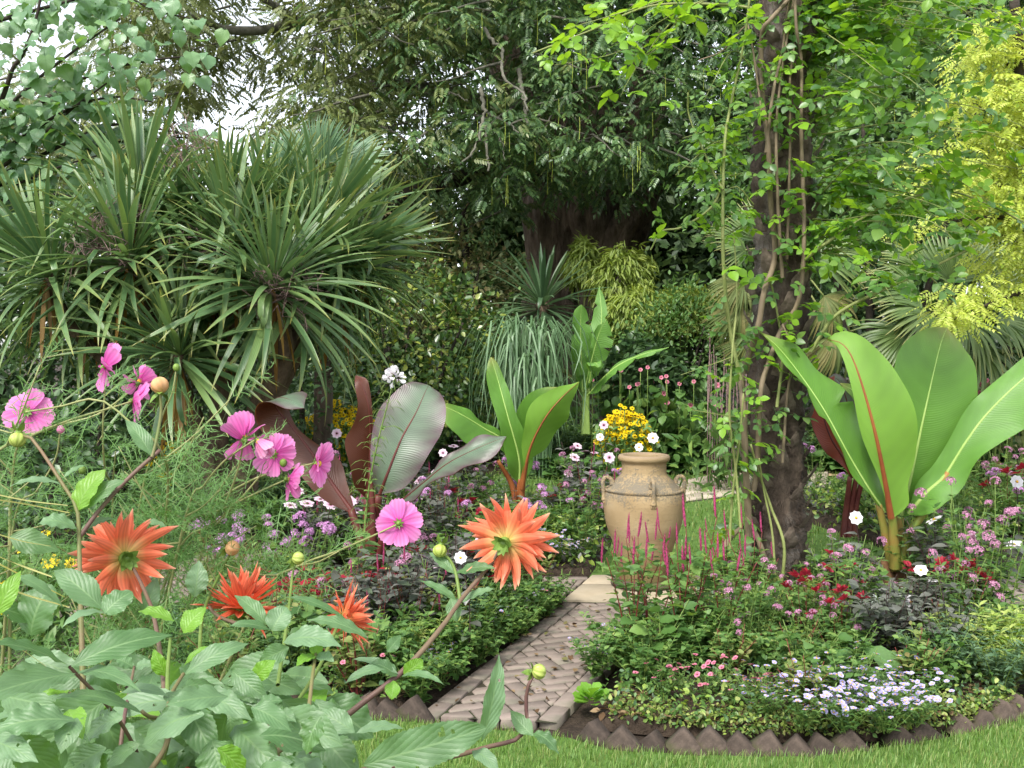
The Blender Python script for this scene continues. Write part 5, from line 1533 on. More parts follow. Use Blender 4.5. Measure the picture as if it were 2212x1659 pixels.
# yellow-striped grass at the left edge
yg = thing('striped_grass', 'yellow-striped grass blades poking in at the left edge', 'grass', (-1.1, 1.7, 0.05))
for pts in ([(-20, 1066, 1.5), (60, 1082, 1.55), (146, 1092, 1.6)], [(-20, 1078, 1.5), (60, 1090, 1.55), (150, 1108, 1.6)], [(-20, 1150, 1.45), (50, 1170, 1.5), (110, 1180, 1.55)],
            [(-20, 1210, 1.4), (60, 1250, 1.45), (140, 1290, 1.5)], [(-20, 1250, 1.4), (40, 1280, 1.45), (150, 1312, 1.5)], [(-20, 1372, 1.35), (40, 1400, 1.4), (100, 1440, 1.45)],
            [(-20, 1196, 1.42), (40, 1220, 1.48), (112, 1246, 1.5)]):
    S = catmull([at(*p) for p in pts], 12)
    S0 = np.vstack([[-1.1, 1.7, 0.4], [-0.95, 1.6, at(*pts[0])[2] * 0.9], S[:1]])
    S = np.vstack([catmull(S0, 8)[:-1], S])
    world_part('blade', Geo().add(*ribbon(S, np.linspace(0.0035, 0.0012, len(S)), None, (0, -0.6, 0.8), 0.2, 1)), MAT['yellowgrass'], yg)

# the plum hellebore-like flower under the leaves
hb = at(575, 1590, 1.5)
pf = thing('plum_flower', 'drooping plum-purple flower under the near dahlia leaves', 'flower', hb)
hp = Geo().add(*ribbon(np.stack([np.zeros(9), pv[:9] / pv[8], 0.5 * np.sin(pv[:9] / pv[8] * 2.2)], 1), ip(pv[:9] / pv[8], [(0, 0.12), (0.4, 0.36), (0.8, 0.34), (1, 0.08)]), None, (0, 0, 1), 0.2, 3)).mesh('petal', MAT['plum'])
for k in range(6):
    a = k * math.pi / 3
    r_ = np.array([math.cos(a), math.sin(a) * 0.9, 0])
    put('petal', hp, pf, m4(frames(r_ + np.array([-0.3, 0, -0.9]), r_ * -1 + np.array([0, 0, -0.2]))[0] * 0.05, hb + np.array([0.02, 0, 0.02])))
world_part('stem', Geo().add(*tube(catmull([hb + [0.02, 0, 0.02], hb + [0.03, 0.02, -0.05], [hb[0] + 0.05, hb[1] + 0.05, 0.1]], 8), 0.003, 5)), MAT['stemolive'], pf)

# ================================================================== COSMOS
cos_a = thing('cosmos_plant', 'feathery pink cosmos leaning across the left foreground', 'cosmos', (-0.95, 2.35, 0.05))
cos_b = thing('cosmos_plant', 'feathery cosmos with five pink flowers in front of the purple banana plant', 'cosmos', (-0.75, 2.2, 0.05))
pw = np.linspace(0, 1, 11)


def cpetal(seed, curl, mat):
    rs = np.random.default_rng(seed)
    S = np.stack([rs.normal(0, 0.02) * pw, pw, curl * pw ** 2 + 0.05 * np.sin(pw * 3.1)], 1)
    W = ip(pw, [(0, 0.07), (0.2, 0.2), (0.5, 0.33), (0.8, 0.39), (0.93, 0.37), (1, 0.33)])
    P, F, U = ribbon(S, W * rs.uniform(0.9, 1.05), None, (0, 0, 1), -0.12, 4, 0.03, 1.2, seed)
    P = P.reshape(11, 9, 3)
    nt_ = np.array([-0.10, -0.01, -0.045, 0.02, -0.03, 0.02, -0.045, -0.01, -0.10])   # toothed tip
    P[-1, :, 1] += nt_
    P[-2, :, 1] += nt_ * 0.5
    P[:, :, 2] += 0.02 * np.sin(np.linspace(0, 5 * math.pi, 9))[None] * pw[:, None]    # pleats
    return Geo().add(P.reshape(-1, 3), F, U).mesh('petal', MAT[mat])


CP = [cpetal(k, c, 'cospet') for k, c in enumerate((0.1, -0.06, 0.2, 0.02))]
CQ = [cpetal(k + 9, c, 'cospale') for k, c in enumerate((0.5, 0.3))]


def cosmos_flower(parent, px, axis, size, petals=8, skip=(), cupa=0.12, mats=CP, seed=0, label=None, squash=1.0):
    rs = np.random.default_rng(seed)
    c = at(*px)
    ax = norm(axis)
    F3 = frames(np.array([[0.31, 0.2, 0.93]]), ax)[0]
    g = Geo()
    e, f, u = ell(0.13 * size, 0.13 * size, 0.13 * size, 10, 7)
    g.add(e @ F3.T + c - ax * 0.07 * size, f, u)
    for k in range(8):
        a = k * math.pi / 4 + 0.2
        r_ = F3 @ np.array([math.cos(a), math.sin(a), 0])
        g.inst(leaf_t(0.3 * size, 0.05 * size, None, 5, 1, 0.0, 0.1), frames(r_ - ax * 0.35, -ax + r_ * 0.1), [c - ax * 0.08 * size])
    head = world_part('flower', g, MAT['calyx'], parent, label=label)
    e, f, u = ell(0.15 * size, 0.15 * size, 0.1 * size, 10, 6)
    world_part('disc', Geo().add(e @ F3.T + c + ax * 0.07 * size, f, u), MAT['yellowcone'], head)
    for k in range(petals):
        if k in skip:
            continue
        a = k * 2 * math.pi / petals + rs.normal(0, 0.05) + seed
        e_ = cupa + rs.normal(0, 0.10)
        r_ = F3 @ np.array([math.cos(a), math.sin(a), 0])
        d_ = r_ * math.cos(e_) + ax * math.sin(e_)
        N_ = ax * math.cos(e_) - r_ * math.sin(e_)
        put('petal', mats[int(rs.integers(len(mats)))], head, m4(frames(d_, N_)[0] * size * rs.uniform(0.95, 1.07), c + r_ * 0.06 * size))
    return head


FL = [(cos_a, (226, 792, 2.05), (0.62, 0.35, 0.70), 0.047, (), 0.25), (cos_a, (300, 826, 2.12), (0.3, 0.5, 0.8), 0.037, (), 0.5), (cos_a, (287, 866, 2.05), (0.88, 0.35, 0.15), 0.044, (), 0.45),
      (cos_a, (60, 890, 1.95), (-0.15, 0.95, -0.2), 0.043, (), 0.1), (cos_b, (528, 948, 2.05), (-0.1, 0.45, 0.88), 0.050, (), 0.55), (cos_b, (592, 980, 2.1), (0.15, 0.93, 0.3), 0.043, (), 0.1),
      (cos_b, (622, 1036, 2.1), (0.85, 0.4, -0.25), 0.042, (), 0.4), (cos_b, (686, 1002, 2.1), (0.93, -0.25, 0.05), 0.046, (), 0.30), (cos_b, (862, 1130, 2.05), (0.10, 0.97, 0.05), 0.044, (), 0.05)]
LB = ['flower with petals thrown upwards', 'small flower behind the peach bud', 'flower turned to the right', 'flower seen from behind', 'open flower with petals raised', 'flower seen from behind', 'flower nodding to the right',
      'flower in profile with yellow centre', 'round flower seen from behind']
for k, (pa, px, ax, sz, sk, cu) in enumerate(FL):
    cosmos_flower(pa, px, ax, sz, 8, sk, cu, seed=k * 0 + k + 1, label='pink ' + LB[k])
cosmos_flower(cos_b, (556, 952, 2.0), (0.55, -0.2, -0.6), 0.036, 5, (), 0.9, CQ, 15, 'pale fading flower')
CST = [(cos_a, [(222, 800, 2.06), (226, 850, 2.08), (222, 930, 2.1), (226, 1010, 2.15), (240, 1140, 2.3), (150, 1700, 2.35)]), (cos_a, [(282, 868, 2.04), (230, 884, 2.0), (150, 908, 1.95), (60, 946, 1.9), (-30, 1010, 1.85), (-120, 1300, 1.9)]),
       (cos_a, [(56, 890, 1.93), (140, 876, 1.9), (190, 862, 1.88), (230, 870, 1.88), (290, 920, 1.88), (345, 970, 1.9), (360, 1100, 2.1), (300, 1600, 2.3)]),
       (cos_a, [(298, 832, 2.13), (250, 870, 2.15), (200, 900, 2.15), (100, 930, 2.15), (30, 1000, 2.2), (20, 1500, 2.3)]), (cos_b, [(526, 956, 2.05), (515, 1010, 2.08), (490, 1080, 2.12), (440, 1180, 2.2), (330, 1600, 2.2)]),
       (cos_b, [(588, 986, 2.1), (560, 1030, 2.12), (470, 1130, 2.15), (380, 1200, 2.2), (250, 1600, 2.2)]), (cos_b, [(618, 1036, 2.1), (560, 1062, 2.12), (480, 1100, 2.15), (400, 1130, 2.2), (300, 1220, 2.25), (200, 1600, 2.2)]),
       (cos_b, [(682, 1000, 2.1), (640, 1010, 2.12), (560, 1030, 2.15), (470, 1080, 2.18), (400, 1140, 2.2), (280, 1600, 2.25)]),
       (cos_b, [(856, 1134, 2.04), (800, 1160, 2.05), (730, 1190, 2.08), (640, 1225, 2.12), (560, 1290, 2.15), (420, 1600, 2.2)]),
       (cos_b, [(552, 950, 2.0), (520, 970, 2.02), (480, 1000, 2.05), (440, 1050, 2.08), (400, 1120, 2.1), (300, 1600, 2.2)]),
       (cos_a, [(380, 800, 2.2), (372, 850, 2.2), (350, 900, 2.22), (330, 980, 2.25), (300, 1100, 2.3), (220, 1600, 2.3)]), (cos_a, [(130, 930, 2.1), (120, 990, 2.12), (80, 1060, 2.15), (30, 1130, 2.2), (0, 1500, 2.3)])]


def cos_spray(seed):
    """one feathery leaf: sparse thread lobes, each forked, on a thin curved stalk"""
    rs = np.random.default_rng(seed)
    g_ = Geo()
    v_ = np.linspace(0, 1, 8)
    ax_ = np.stack([0.12 * np.sin(v_ * 2 + seed), v_, -0.16 * v_ ** 2 + 0.04 * np.sin(v_ * 5 + seed)], 1)
    g_.add(*ribbon(ax_, 0.008, None, (0, 0, 1), 0, 1))

    def thread(p, d, ln, w, depth):
        d = norm(d)
        m_ = p + d * ln * 0.5 + rs.normal(0, 0.02, 3)
        e_ = p + d * ln + rs.normal(0, 0.05, 3) * ln * 2
        sd_ = norm(np.cross(d, [0.2, 0.3, 1])) * w
        g_.add(np.array([p - sd_, p + sd_, m_ + sd_, m_ - sd_, e_]), [np.array([[0, 1, 2, 3]]), np.array([[3, 2, 4]])])
        if depth:
            for q in range(2):
                thread(m_ if q else p + d * ln * 0.3, d + rs.normal(0, 0.45, 3), ln * rs.uniform(0.5, 0.75), w * 0.9, depth - 1)
    for k in range(7):
        for s_ in (-1, 1):
            if rs.random() < 0.12:
                continue
            thread(ax_[k + 1] * rs.uniform(0.94, 1.0), np.array([s_ * rs.uniform(0.4, 1.0), rs.uniform(0.3, 1.0), rs.normal(0, 0.35)]), rs.uniform(0.22, 0.42) * (1.1 - 0.07 * k), 0.0062, 1)
    return merge(g_)


SPR = [cos_spray(k) for k in range(5)]
fol = {cos_a.name: ([], []), cos_b.name: ([], [])}
for pa, pts in CST:
    S = catmull([at(*p) for p in pts], 40)
    world_part('stem', Geo().add(*tube(S, np.linspace(0.0017, 0.0042, 40), 6)), MAT['cosstem'], pa)
    for k in range(5, 40, 2):
        for q in range(2 if k > 9 else 1):
            d_ = norm(np.array([rnd(-1, 1), rnd(-0.8, 0.5), rnd(-0.35, 0.7)]))
            fol[pa.name][0].append(frames(d_, norm(np.array([rnd(-0.4, 0.4), rnd(-0.7, 0.2), 1])))[0] * rnd(0.07, 0.135))
            fol[pa.name][1].append(S[k])
            if q == 1 and k % 4 == 1:                    # side shoots
                S2 = catmull([S[k], S[k] + d_ * 0.06 + [0, 0, 0.03], S[k] + d_ * 0.13 + [0, 0, 0.08]], 7)
                world_part('side_stem', Geo().add(*tube(S2, np.linspace(0.0022, 0.0012, 7), 5)), MAT['cosstem'], pa)
                for m in (2, 4, 6):
                    e_ = norm(RNG.normal(0, 1, 3) + [0, -0.2, 0.3])
                    fol[pa.name][0].append(frames(e_, norm(np.array([0, -0.4, 1]) + RNG.normal(0, 0.3, 3)))[0] * rnd(0.06, 0.11))
                    fol[pa.name][1].append(S2[m])
for k in range(60):                                    # bushy base
    x, y = rnd(150, 640), rnd(1000, 1300)
    fol[cos_b.name][0].append(frames(norm(RNG.normal(0, 1, 3) + [0, -0.2, 0.5]), norm(np.array([0, -0.5, 1]) + RNG.normal(0, 0.3, 3)))[0] * rnd(0.08, 0.14))
    fol[cos_b.name][1].append(at(x, y, rnd(2.1, 2.6)))
for pa in (cos_a, cos_b):
    M_, T_ = fol[pa.name]
    g = Geo()
    for k in range(5):
        g.inst(SPR[k], M_[k::5], T_[k::5])
    world_part('foliage', g, MAT['cosfol'], pa, 'stuff')
for pa, px in ((cos_a, (131, 928, 2.1)), (cos_a, (381, 794, 2.2)), (cos_a, (178, 1016, 2.1)), (cos_b, (612, 1000, 2.1)), (cos_b, (590, 1180, 2.15))):
    c = at(*px)
    e, f, u = ell(0.008, 0.008, 0.009, 10, 7)
    o = world_part('bud', Geo().add(e + c, f, u), MAT['cospale'] if px[0] == 131 else MAT['calyx'], pa)

# ================================================================== CORDYLINES
sv = np.linspace(0, 1, 10)


def strap(droop, kink, seed, mat, wid=0.026):
    """a sword leaf of length 1; droop bends it down, kink folds it sharply two thirds along"""
    rs = np.random.default_rng(seed)
    ang = -droop * sv ** 1.5
    if kink:
        ang = ang - kink / (1 + np.exp(-(sv - rs.uniform(0.35, 0.6)) * 22))
    st = 1 / 9
    y = np.concatenate([[0], np.cumsum(np.cos(ang[:-1]) * st)])
    z = np.concatenate([[0], np.cumsum(np.sin(ang[:-1]) * st)])
    W = ip(sv, [(0, 0.6), (0.15, 0.62), (0.5, 1.0), (0.8, 0.62), (1, 0.02)]) * wid
    return Geo().add(*ribbon(np.stack([rs.normal(0, 0.02) * sv ** 2, y, z], 1), W, None, (0, 0, 1), 0.35, 1))


def rosette_leaves(c, axis, n, L, tmax=1.9, seed=0, kinkp=0.25):
    """returns (matrix, position, variant, visible size) for each leaf of one head"""
    rs = np.random.default_rng(seed)
    ax = norm(axis)
    F3 = frames(np.array([[0.2, 0.5, 0.1]]), ax)[0]
    out = []
    for k in range(n):
        f = (k + 0.5) / n
        th = 0.10 + (tmax - 0.10) * f ** 0.85 + rs.normal(0, 0.09)
        a = k * 2.39996 + rs.normal(0, 0.2)
        r_ = F3 @ np.array([math.cos(a), math.sin(a), 0])
        d_ = ax * math.cos(th) + r_ * math.sin(th)
        nn = ax * math.sin(th) - r_ * math.cos(th)      # upper face looks back towards the axis
        var = 0 if th < 0.7 else (1 if th < 1.2 else 2)
        if th > 0.8 and rs.random() < kinkp:
            var = 3
        ln_ = L * rs.uniform(0.78, 1.12) * (0.72 + 0.35 * math.sin(min(th, 1.6)))
        nn = nn + rs.normal(0, 0.15, 3)
        base = c + r_ * 0.03 - ax * 0.18 * f * L
        out.append((frames(d_, nn)[0] * ln_, base, var * 2 + int(rs.random() < 0.5)))
    return out


CV = [strap(0.1, 0, 1, None), strap(0.25, 0, 2, None), strap(0.35, 0, 3, None), strap(0.55, 0, 4, None), strap(0.8, 0, 5, None), strap(0.5, 0, 6, None), strap(0.5, 1.3, 7, None), strap(0.3, 1.7, 8, None)]
CVm = [g.mesh('leaf', MAT['cordyline']) for g in CV]
CVt = [merge(g) for g in CV]
HEADS = [  # x, y, depth, axis, leaves, length m, objects?
    (277, 545, 8.1, (-0.1, -0.25, 1), 58, 1.0), (100, 570, 8.2, (-0.35, -0.2, 1), 52, 1.0), (590, 600, 7.9, (0.25, -0.45, 1), 60, 0.95), (384, 752, 7.9, (-0.05, -0.5, 0.9), 52, 0.85),
    (505, 510, 8.3, (0.05, -0.2, 1), 56, 1.0), (300, 420, 8.6, (-0.1, 0.0, 1), 50, 1.05), (484, 460, 8.8, (0.0, -0.1, 1), 52, 0.95), (660, 560, 8.5, (0.55, -0.1, 0.9), 56, 1.1),
    (700, 480, 8.9, (0.6, 0.0, 0.9), 56, 1.15), (600, 450, 9.1, (0.3, 0.1, 1), 50, 1.0), (457, 600, 8.5, (-0.1, -0.3, 1), 44, 0.9), (200, 640, 8.7, (-0.2, -0.1, 1), 44, 0.95), (720, 590, 8.9, (0.7, 0.0, 0.8), 46, 0.95),
    (770, 540, 9.0, (0.9, -0.1, 0.5), 50, 1.05), (570, 430, 9.3, (0.15, 0.1, 1), 46, 0.9), (400, 500, 8.9, (-0.1, -0.1, 1), 46, 1.0), (380, 640, 8.6, (-0.1, -0.3, 0.9), 40, 0.9)]
cb = at(500, 1150, 8.6)
cord = thing('cordyline_tree', 'many-headed cordyline with sword leaves on the left', 'cordyline', (cb[0], cb[1], 0.05))
RM = [[] for _ in CVt]
RT = [[] for _ in CVt]
nobj = 0
for k, (x, y, d, ax, n, L_) in enumerate(HEADS):
    c = at(x, y, d)
    for q, (M3, p, v_) in enumerate(rosette_leaves(c, ax, int(n * 2.3), L_, 2.1, 40 + k, 0.16)):
        if k < 6 and nobj < 300 and q % 2 == 0:
            put('leaf', CVm[v_], cord, m4(M3, p))
            nobj += 1
        else:
            RM[v_].append(M3)
            RT[v_].append(p)
g = Geo()
for v_ in range(len(CVt)):
    g.inst(CVt[v_], RM[v_], RT[v_])
world_part('leaf_mass', g, MAT['cordyline'], cord, 'stuff')
g = Geo()                                              # dead leaves hanging under the heads
for k, (x, y, d, ax, n, L_) in enumerate(HEADS):
    c = at(x, y + 25, d)
    m = 9
    a = rnd(0, 6.28, m)
    D_ = np.stack([np.cos(a) * 0.35, np.sin(a) * 0.35, np.full(m, -1.0)], 1)
    g.inst(CVt[1], frames(D_, np.stack([np.cos(a), np.sin(a), np.full(m, 0.2)], 1)) * rnd(0.5, 0.85, m)[:, None, None], np.repeat(c[None], m, 0))
world_part('dead_leaves', g, MAT['dead'], cord, 'stuff', label='brown dead leaves hanging below the heads')
for pts, r0, r1 in (([(505, 1160, 8.6), (520, 1010, 8.5), (560, 880, 8.35), (610, 780, 8.2), (600, 640, 8.0)], 30, 20), ([(470, 1160, 8.6), (472, 980, 8.5), (480, 800, 8.5), (500, 660, 8.4), (505, 520, 8.3)], 24, 17),
                    ([(455, 1160, 8.7), (440, 960, 8.6), (360, 760, 8.4), (320, 660, 8.3), (282, 560, 8.1)], 20, 14), ([(440, 1160, 8.8), (400, 950, 8.7), (250, 800, 8.5), (150, 700, 8.3), (105, 590, 8.2)], 18, 12),
                    ([(520, 1160, 8.7), (560, 950, 8.7), (640, 760, 8.7), (690, 620, 8.8), (700, 500, 8.9)], 22, 14), ([(490, 1150, 8.5), (430, 930, 8.2), (390, 830, 8.0), (385, 765, 7.9)], 16, 12),
                    ([(480, 800, 8.5), (478, 640, 8.7), (484, 460, 8.8)], 15, 13), ([(330, 680, 8.3), (310, 540, 8.5), (300, 440, 8.6)], 13, 12), ([(640, 760, 8.7), (620, 600, 8.9), (592, 450, 9.1)], 14, 12),
                    ([(640, 760, 8.7), (690, 700, 8.8), (716, 635, 8.9)], 12, 10), ([(250, 800, 8.5), (220, 730, 8.6), (202, 660, 8.7)], 12, 10), ([(610, 780, 8.2), (650, 680, 8.4), (660, 580, 8.5)], 13, 11)):
    S = catmull([at(*p) for p in pts], 22)
    world_part('trunk', Geo().add(*tube(S, np.linspace(r0, r1, 22) * pxm(8.4) * (1 + 0.07 * np.sin(np.arange(22) * 2.3)), 10)), MAT['cordbark'], cord)
for k, (x, y, d) in enumerate(((215, 535, 8.0), (425, 560, 8.2), (400, 330, 8.7), (620, 640, 7.9))):   # spent flower sprays
    c = at(x, y, d)
    g = Geo()
    for q in range(34):
        d_ = norm(RNG.normal(0, 1, 3) + [0, -0.4, 0.25])
        S = catmull([c, c + d_ * 0.12, c + d_ * 0.22 + RNG.normal(0, 0.04, 3), c + d_ * 0.30 + RNG.normal(0, 0.07, 3)], 8)
        g.add(*tube(S, 0.003, 4))
        for w_ in range(3, 8):
            S2 = np.stack([S[w_], S[w_] + RNG.normal(0, 0.05, 3)])
            g.add(*tube(S2, 0.0022, 3))
    world_part('seed_spray', g, MAT['dryspike'], cord, 'stuff', label='dry brown flower spray')

c1 = at(1172, 640, 15.0)
cord2 = thing('cordyline_tree', 'single-headed cordyline rising above the fountain grass', 'cordyline', (c1[0], c1[1], 0.05))
CVb = [g_.mesh('leaf', MAT['cordblue']) for g_ in CV]
for M3, p, v_ in rosette_leaves(at(1172, 650, 15.0), (0, -0.2, 1), 92, 1.05, 2.3, 77, 0.1):
    put('leaf', CVb[v_], cord2, m4(M3 * np.array([[1.3, 1, 1]]), p))
world_part('trunk', Geo().add(*tube(catmull([[c1[0], c1[1], 0.0], [c1[0] + 0.05, c1[1], 1.2], at(1172, 650, 15.0)], 14), np.linspace(0.16, 0.10, 14), 10)), MAT['cordbark'], cord2)


# ================================================================== FAN PALMS
def fan_mesh(nseg, mat, seed, droop=0.25, spread=2.5):
    rs = np.random.default_rng(seed)
    g = Geo()
    for k in range(nseg):
        a = (k / (nseg - 1) - 0.5) * spread
        L_ = 1.0 * (0.82 + 0.18 * math.cos(a)) * rs.uniform(0.94, 1.05)
        v = np.linspace(0, 1, 7)
        S = np.stack([np.sin(a) * v * L_, np.cos(a) * v * L_, 0.16 * v * (1 - v) - droop * v ** 3 * rs.uniform(0.5, 1.5)], 1)
        W = ip(v, [(0, 0.008), (0.5, 0.034), (0.75, 0.026), (1, 0.002)])
        g.add(*ribbon(S, W, None, (0, 0, 1), 0.6, 1))
    return g.mesh('frond', mat)


def fan_palm(label, base, hub, fronds, mats, pet=True, trunk_r=0.11):
    o = thing('fan_palm', label, 'palm', base)
    fm = [fan_mesh(30, MAT[m], i, dr) for i, (m, dr) in enumerate(mats)]
    hubp = at(*hub)
    for k, (x, y, d, dx, dy, dz, R_, v_) in enumerate(fronds):
        c = at(x, y, d)
        D_ = norm([dx, dy, dz])
        N_ = norm(np.array([0, -0.8, 0.7]) + RNG.normal(0, 0.15, 3))
        f = put('frond', fm[v_], o, m4(frames(D_, N_)[0] * R_, c))
        if pet:
            S = catmull([hubp, (hubp + c) / 2 + [0, 0, 0.12], c], 8)
            world_part('petiole', Geo().add(*tube(S, np.linspace(0.014, 0.008, 8), 5)), MAT['vinegreen'], f)
    S = catmull([base, (np.array(base) + hubp) / 2 + [0.04, 0, 0], hubp], 12)
    world_part('trunk', Geo().add(*tube(S, trunk_r, 10)), MAT['palmbark'], o)
    return o


pb = at(2040, 700, 11.5)
fan_palm('fan palm with yellow-tipped fronds behind the large green banana plant', (pb[0], pb[1], 0.0), (2060, 700, 11.5),
         [(1960, 720, 11.0, -0.7, -0.4, -0.35, 0.62, 0), (1985, 640, 11.2, -0.7, -0.3, 0.2, 0.62, 0), (2010, 680, 10.9, -0.5, -0.6, -0.2, 0.6, 0), (2060, 610, 11.3, 0.0, -0.3, 0.9, 0.6, 0), (2030, 745, 10.9, -0.2, -0.6, -0.7, 0.58, 1),
          (2110, 750, 10.9, 0.4, -0.6, -0.6, 0.62, 1), (2150, 690, 11.0, 0.8, -0.4, -0.2, 0.62, 0), (2140, 620, 11.2, 0.7, -0.2, 0.5, 0.6, 0), (2085, 700, 10.8, 0.2, -0.8, -0.4, 0.55, 1), (2000, 590, 11.6, -0.5, 0.2, 0.8, 0.6, 0),
          (2180, 640, 11.5, 0.9, 0, 0.3, 0.62, 0), (1960, 770, 11.2, -0.6, -0.4, -0.7, 0.5, 2)], (('fan', 0.3), ('fan', 0.5), ('fandead', 0.6)))
pb = at(1700, 620, 10.5)
fan_palm('fan palm with drooping dry fronds seen left of the rose-clad trunk', (pb[0], pb[1], 0.0), (1690, 590, 10.5),
         [(1610, 540, 10.3, -0.6, -0.3, 0.4, 0.42, 0), (1605, 610, 10.3, -0.8, -0.3, -0.4, 0.36, 2), (1600, 660, 10.3, -0.4, -0.3, -0.9, 0.42, 2), (1640, 690, 10.3, -0.2, -0.4, -0.9, 0.45, 1), (1640, 520, 10.4, -0.2, -0.2, 1, 0.42, 0),
          (1640, 640, 10.2, 0.7, -0.3, -0.5, 0.55, 1), (1780, 640, 10.2, 0.5, -0.3, -0.6, 0.45, 2), (1760, 560, 10.3, 0.6, -0.2, 0.3, 0.5, 1), (1620, 730, 10.3, -0.4, -0.2, -0.9, 0.36, 2), (1800, 720, 10.2, 0.3, -0.3, -0.9, 0.5, 2)],
         (('fan', 0.3), ('fan', 0.5), ('fandead', 0.5)))
pb = at(690, 350, 11.5)
fan_palm('blue-green fan palm rising behind the many-headed cordyline', (pb[0], pb[1], 0.0), (690, 380, 11.5),
         [(660, 365, 11.2, -0.6, -0.3, 0.6, 0.55, 0), (700, 350, 11.1, 0.1, -0.4, 0.9, 0.5, 0), (740, 370, 11.1, 0.8, -0.4, 0.3, 0.6, 0), (630, 390, 11.3, -0.9, -0.2, 0.1, 0.55, 0), (720, 390, 11.1, 0.6, -0.5, -0.2, 0.6, 0)], (('fanblue', 0.15),))

# ================================================================== FOUNTAIN GRASS
gb = at(1140, 900, 12.9)
fg = thing('fountain_grass', 'tall weeping fountain grass with long silvery green blades', 'grass', (gb[0], gb[1], 0.0))
g = Geo()
for k in range(420):
    a = rnd(0, 6.28)
    h = rnd(1.15, 2.05) if k > 60 else rnd(0.6, 1.2)
    r_ = rnd(0.15, 0.62) * (h / 2.0)
    b0 = np.array([gb[0] + rnd(-0.28, 0.28), gb[1] + rnd(-0.25, 0.25), 0.0])
    o_ = np.array([math.cos(a), math.sin(a) * 0.8, 0])
    S = catmull([b0, b0 + o_ * r_ * 0.3 + [0, 0, h * 0.7], b0 + o_ * r_ * 0.8 + [0, 0, h], b0 + o_ * r_ * 1.25 + [rnd(-0.08, 0.08), 0, h * rnd(0.72, 0.9)], b0 + o_ * (r_ * 1.45 + 0.05) + [rnd(-0.16, 0.16), rnd(-0.1, 0.1), h * rnd(0.25, 0.72)]], 13)
    v = np.linspace(0, 1, 13)
    g.add(*ribbon(S, ip(v, [(0, 0.006), (0.5, 0.012), (0.85, 0.010), (1, 0.001)]), None, np.array([0, 0, 1.0]) + o_ * 0.3, 0.2, 1))
world_part('blades', g, MAT['misc'], fg, 'stuff')


# ================================================================== SHRUBS AND TREES
def HEXF(w):
    """a far leaf: two quads folded along the midrib"""
    v = np.array([[0, 0, 0], [-w * 0.9, 0.33, 0.05], [-w * 0.75, 0.66, 0.0], [0, 1, -0.14], [w * 0.75, 0.66, 0.0], [w * 0.9, 0.33, 0.05]])
    return v, [np.array([[0, 3, 2, 1], [0, 5, 4, 3]])], np.array([[0.5, 0], [0, 0.33], [0, 0.66], [0.5, 1], [1, 0.66], [1, 0.33]])


T_small = HEXF(0.27)
T_lance = HEXF(0.11)
T_oval = HEXF(0.34)


def clump_points(center, rad, nclump, per, spread, seed, shell=0.75, lower=-0.6):
    rs = np.random.default_rng(seed)
    d = norm(rs.normal(0, 1, (nclump, 3)))
    d = d[d[:, 2] > lower]
    rr = shell + (1 - shell) * rs.random((len(d), 1))
    bump = 1 + 0.16 * np.sin(d[:, :1] * 5 + seed) * np.cos(d[:, 2:] * 6 + seed)
    C = np.asarray(center) + d * rr * bump * np.asarray(rad)
    P = np.repeat(C, per, 0) + rs.normal(0, 1, (len(C) * per, 3)) * np.asarray(spread)
    return P, np.repeat(d, per, 0)


def shrub(name, label, cat, center, rad, n, tpl, size, mat, seed, spread=0.14, per=16, shell=0.7, droop=0.15, stems=4, group=None, base=None, stemmat='barkdark', lower=-0.5, jit=0.8):
    c = np.asarray(center, float)
    base = np.array([c[0], c[1], 0.0]) if base is None else np.asarray(base, float)
    o = thing(name, label, cat, base, group)
    P, D_ = clump_points(c, rad, max(4, n // per), per, np.array(rad) * spread, seed, shell, lower)
    P[:, 2] = np.maximum(P[:, 2], 0.03)
    M = scatter_frames(len(P), D_, droop, jit) * (size * rnd(0.7, 1.3, len(P)))[:, None, None]
    world_part('foliage' if cat != 'tree' else 'crown', Geo().inst(tpl, M, P), MAT[mat], o, 'stuff')
    for k in range(stems):
        a = k * 6.28 / stems + seed
        tip = c + np.array([math.cos(a) * rad[0] * 0.6, math.sin(a) * rad[1] * 0.6, rad[2] * 0.5])
        S = catmull([base + [0.05 * math.cos(a), 0.05 * math.sin(a), 0], (base * 0.45 + tip * 0.55) + RNG.normal(0, 0.05, 3), tip], 10)
        world_part('stem', Geo().add(*tube(S, np.linspace(0.035, 0.012, 10) * max(0.4, rad[2]), 6)), MAT[stemmat], o)
    return o


def SH(x, y, d, rx, ry, rz, *a, **k):
    c = at(x, y, d)
    return shrub(a[0], a[1], a[2], c, (rx, ry, rz), *a[3:], **k)


SH(900, 800, 13.6, 1.25, 0.9, 1.25, 'evergreen_shrub', 'glossy evergreen shrub flecked yellow left of the fountain grass', 'shrub', 5200, T_oval, 0.095, 'camellia', 1)
SH(760, 840, 14.2, 0.95, 0.8, 0.95, 'evergreen_shrub', 'dark glossy shrub behind the left yellow daisies', 'shrub', 3600, T_oval, 0.09, 'darkshrub', 2)
SH(1000, 860, 14.2, 0.9, 0.8, 0.8, 'evergreen_shrub', 'yellow-flecked low shrub beside the fountain grass', 'shrub', 2600, T_oval, 0.09, 'camellia', 3)
SH(960, 660, 17.0, 1.3, 1.0, 1.2, 'scrub_bush', 'olive and rusty scrub bush below the dark tree limb', 'shrub', 3600, T_small, 0.10, 'olive', 4)
SH(840, 640, 16.0, 0.8, 0.9, 1.2, 'scrub_bush', 'olive scrub bush at the cordyline\'s right edge', 'shrub', 2600, T_small, 0.10, 'olive', 5)
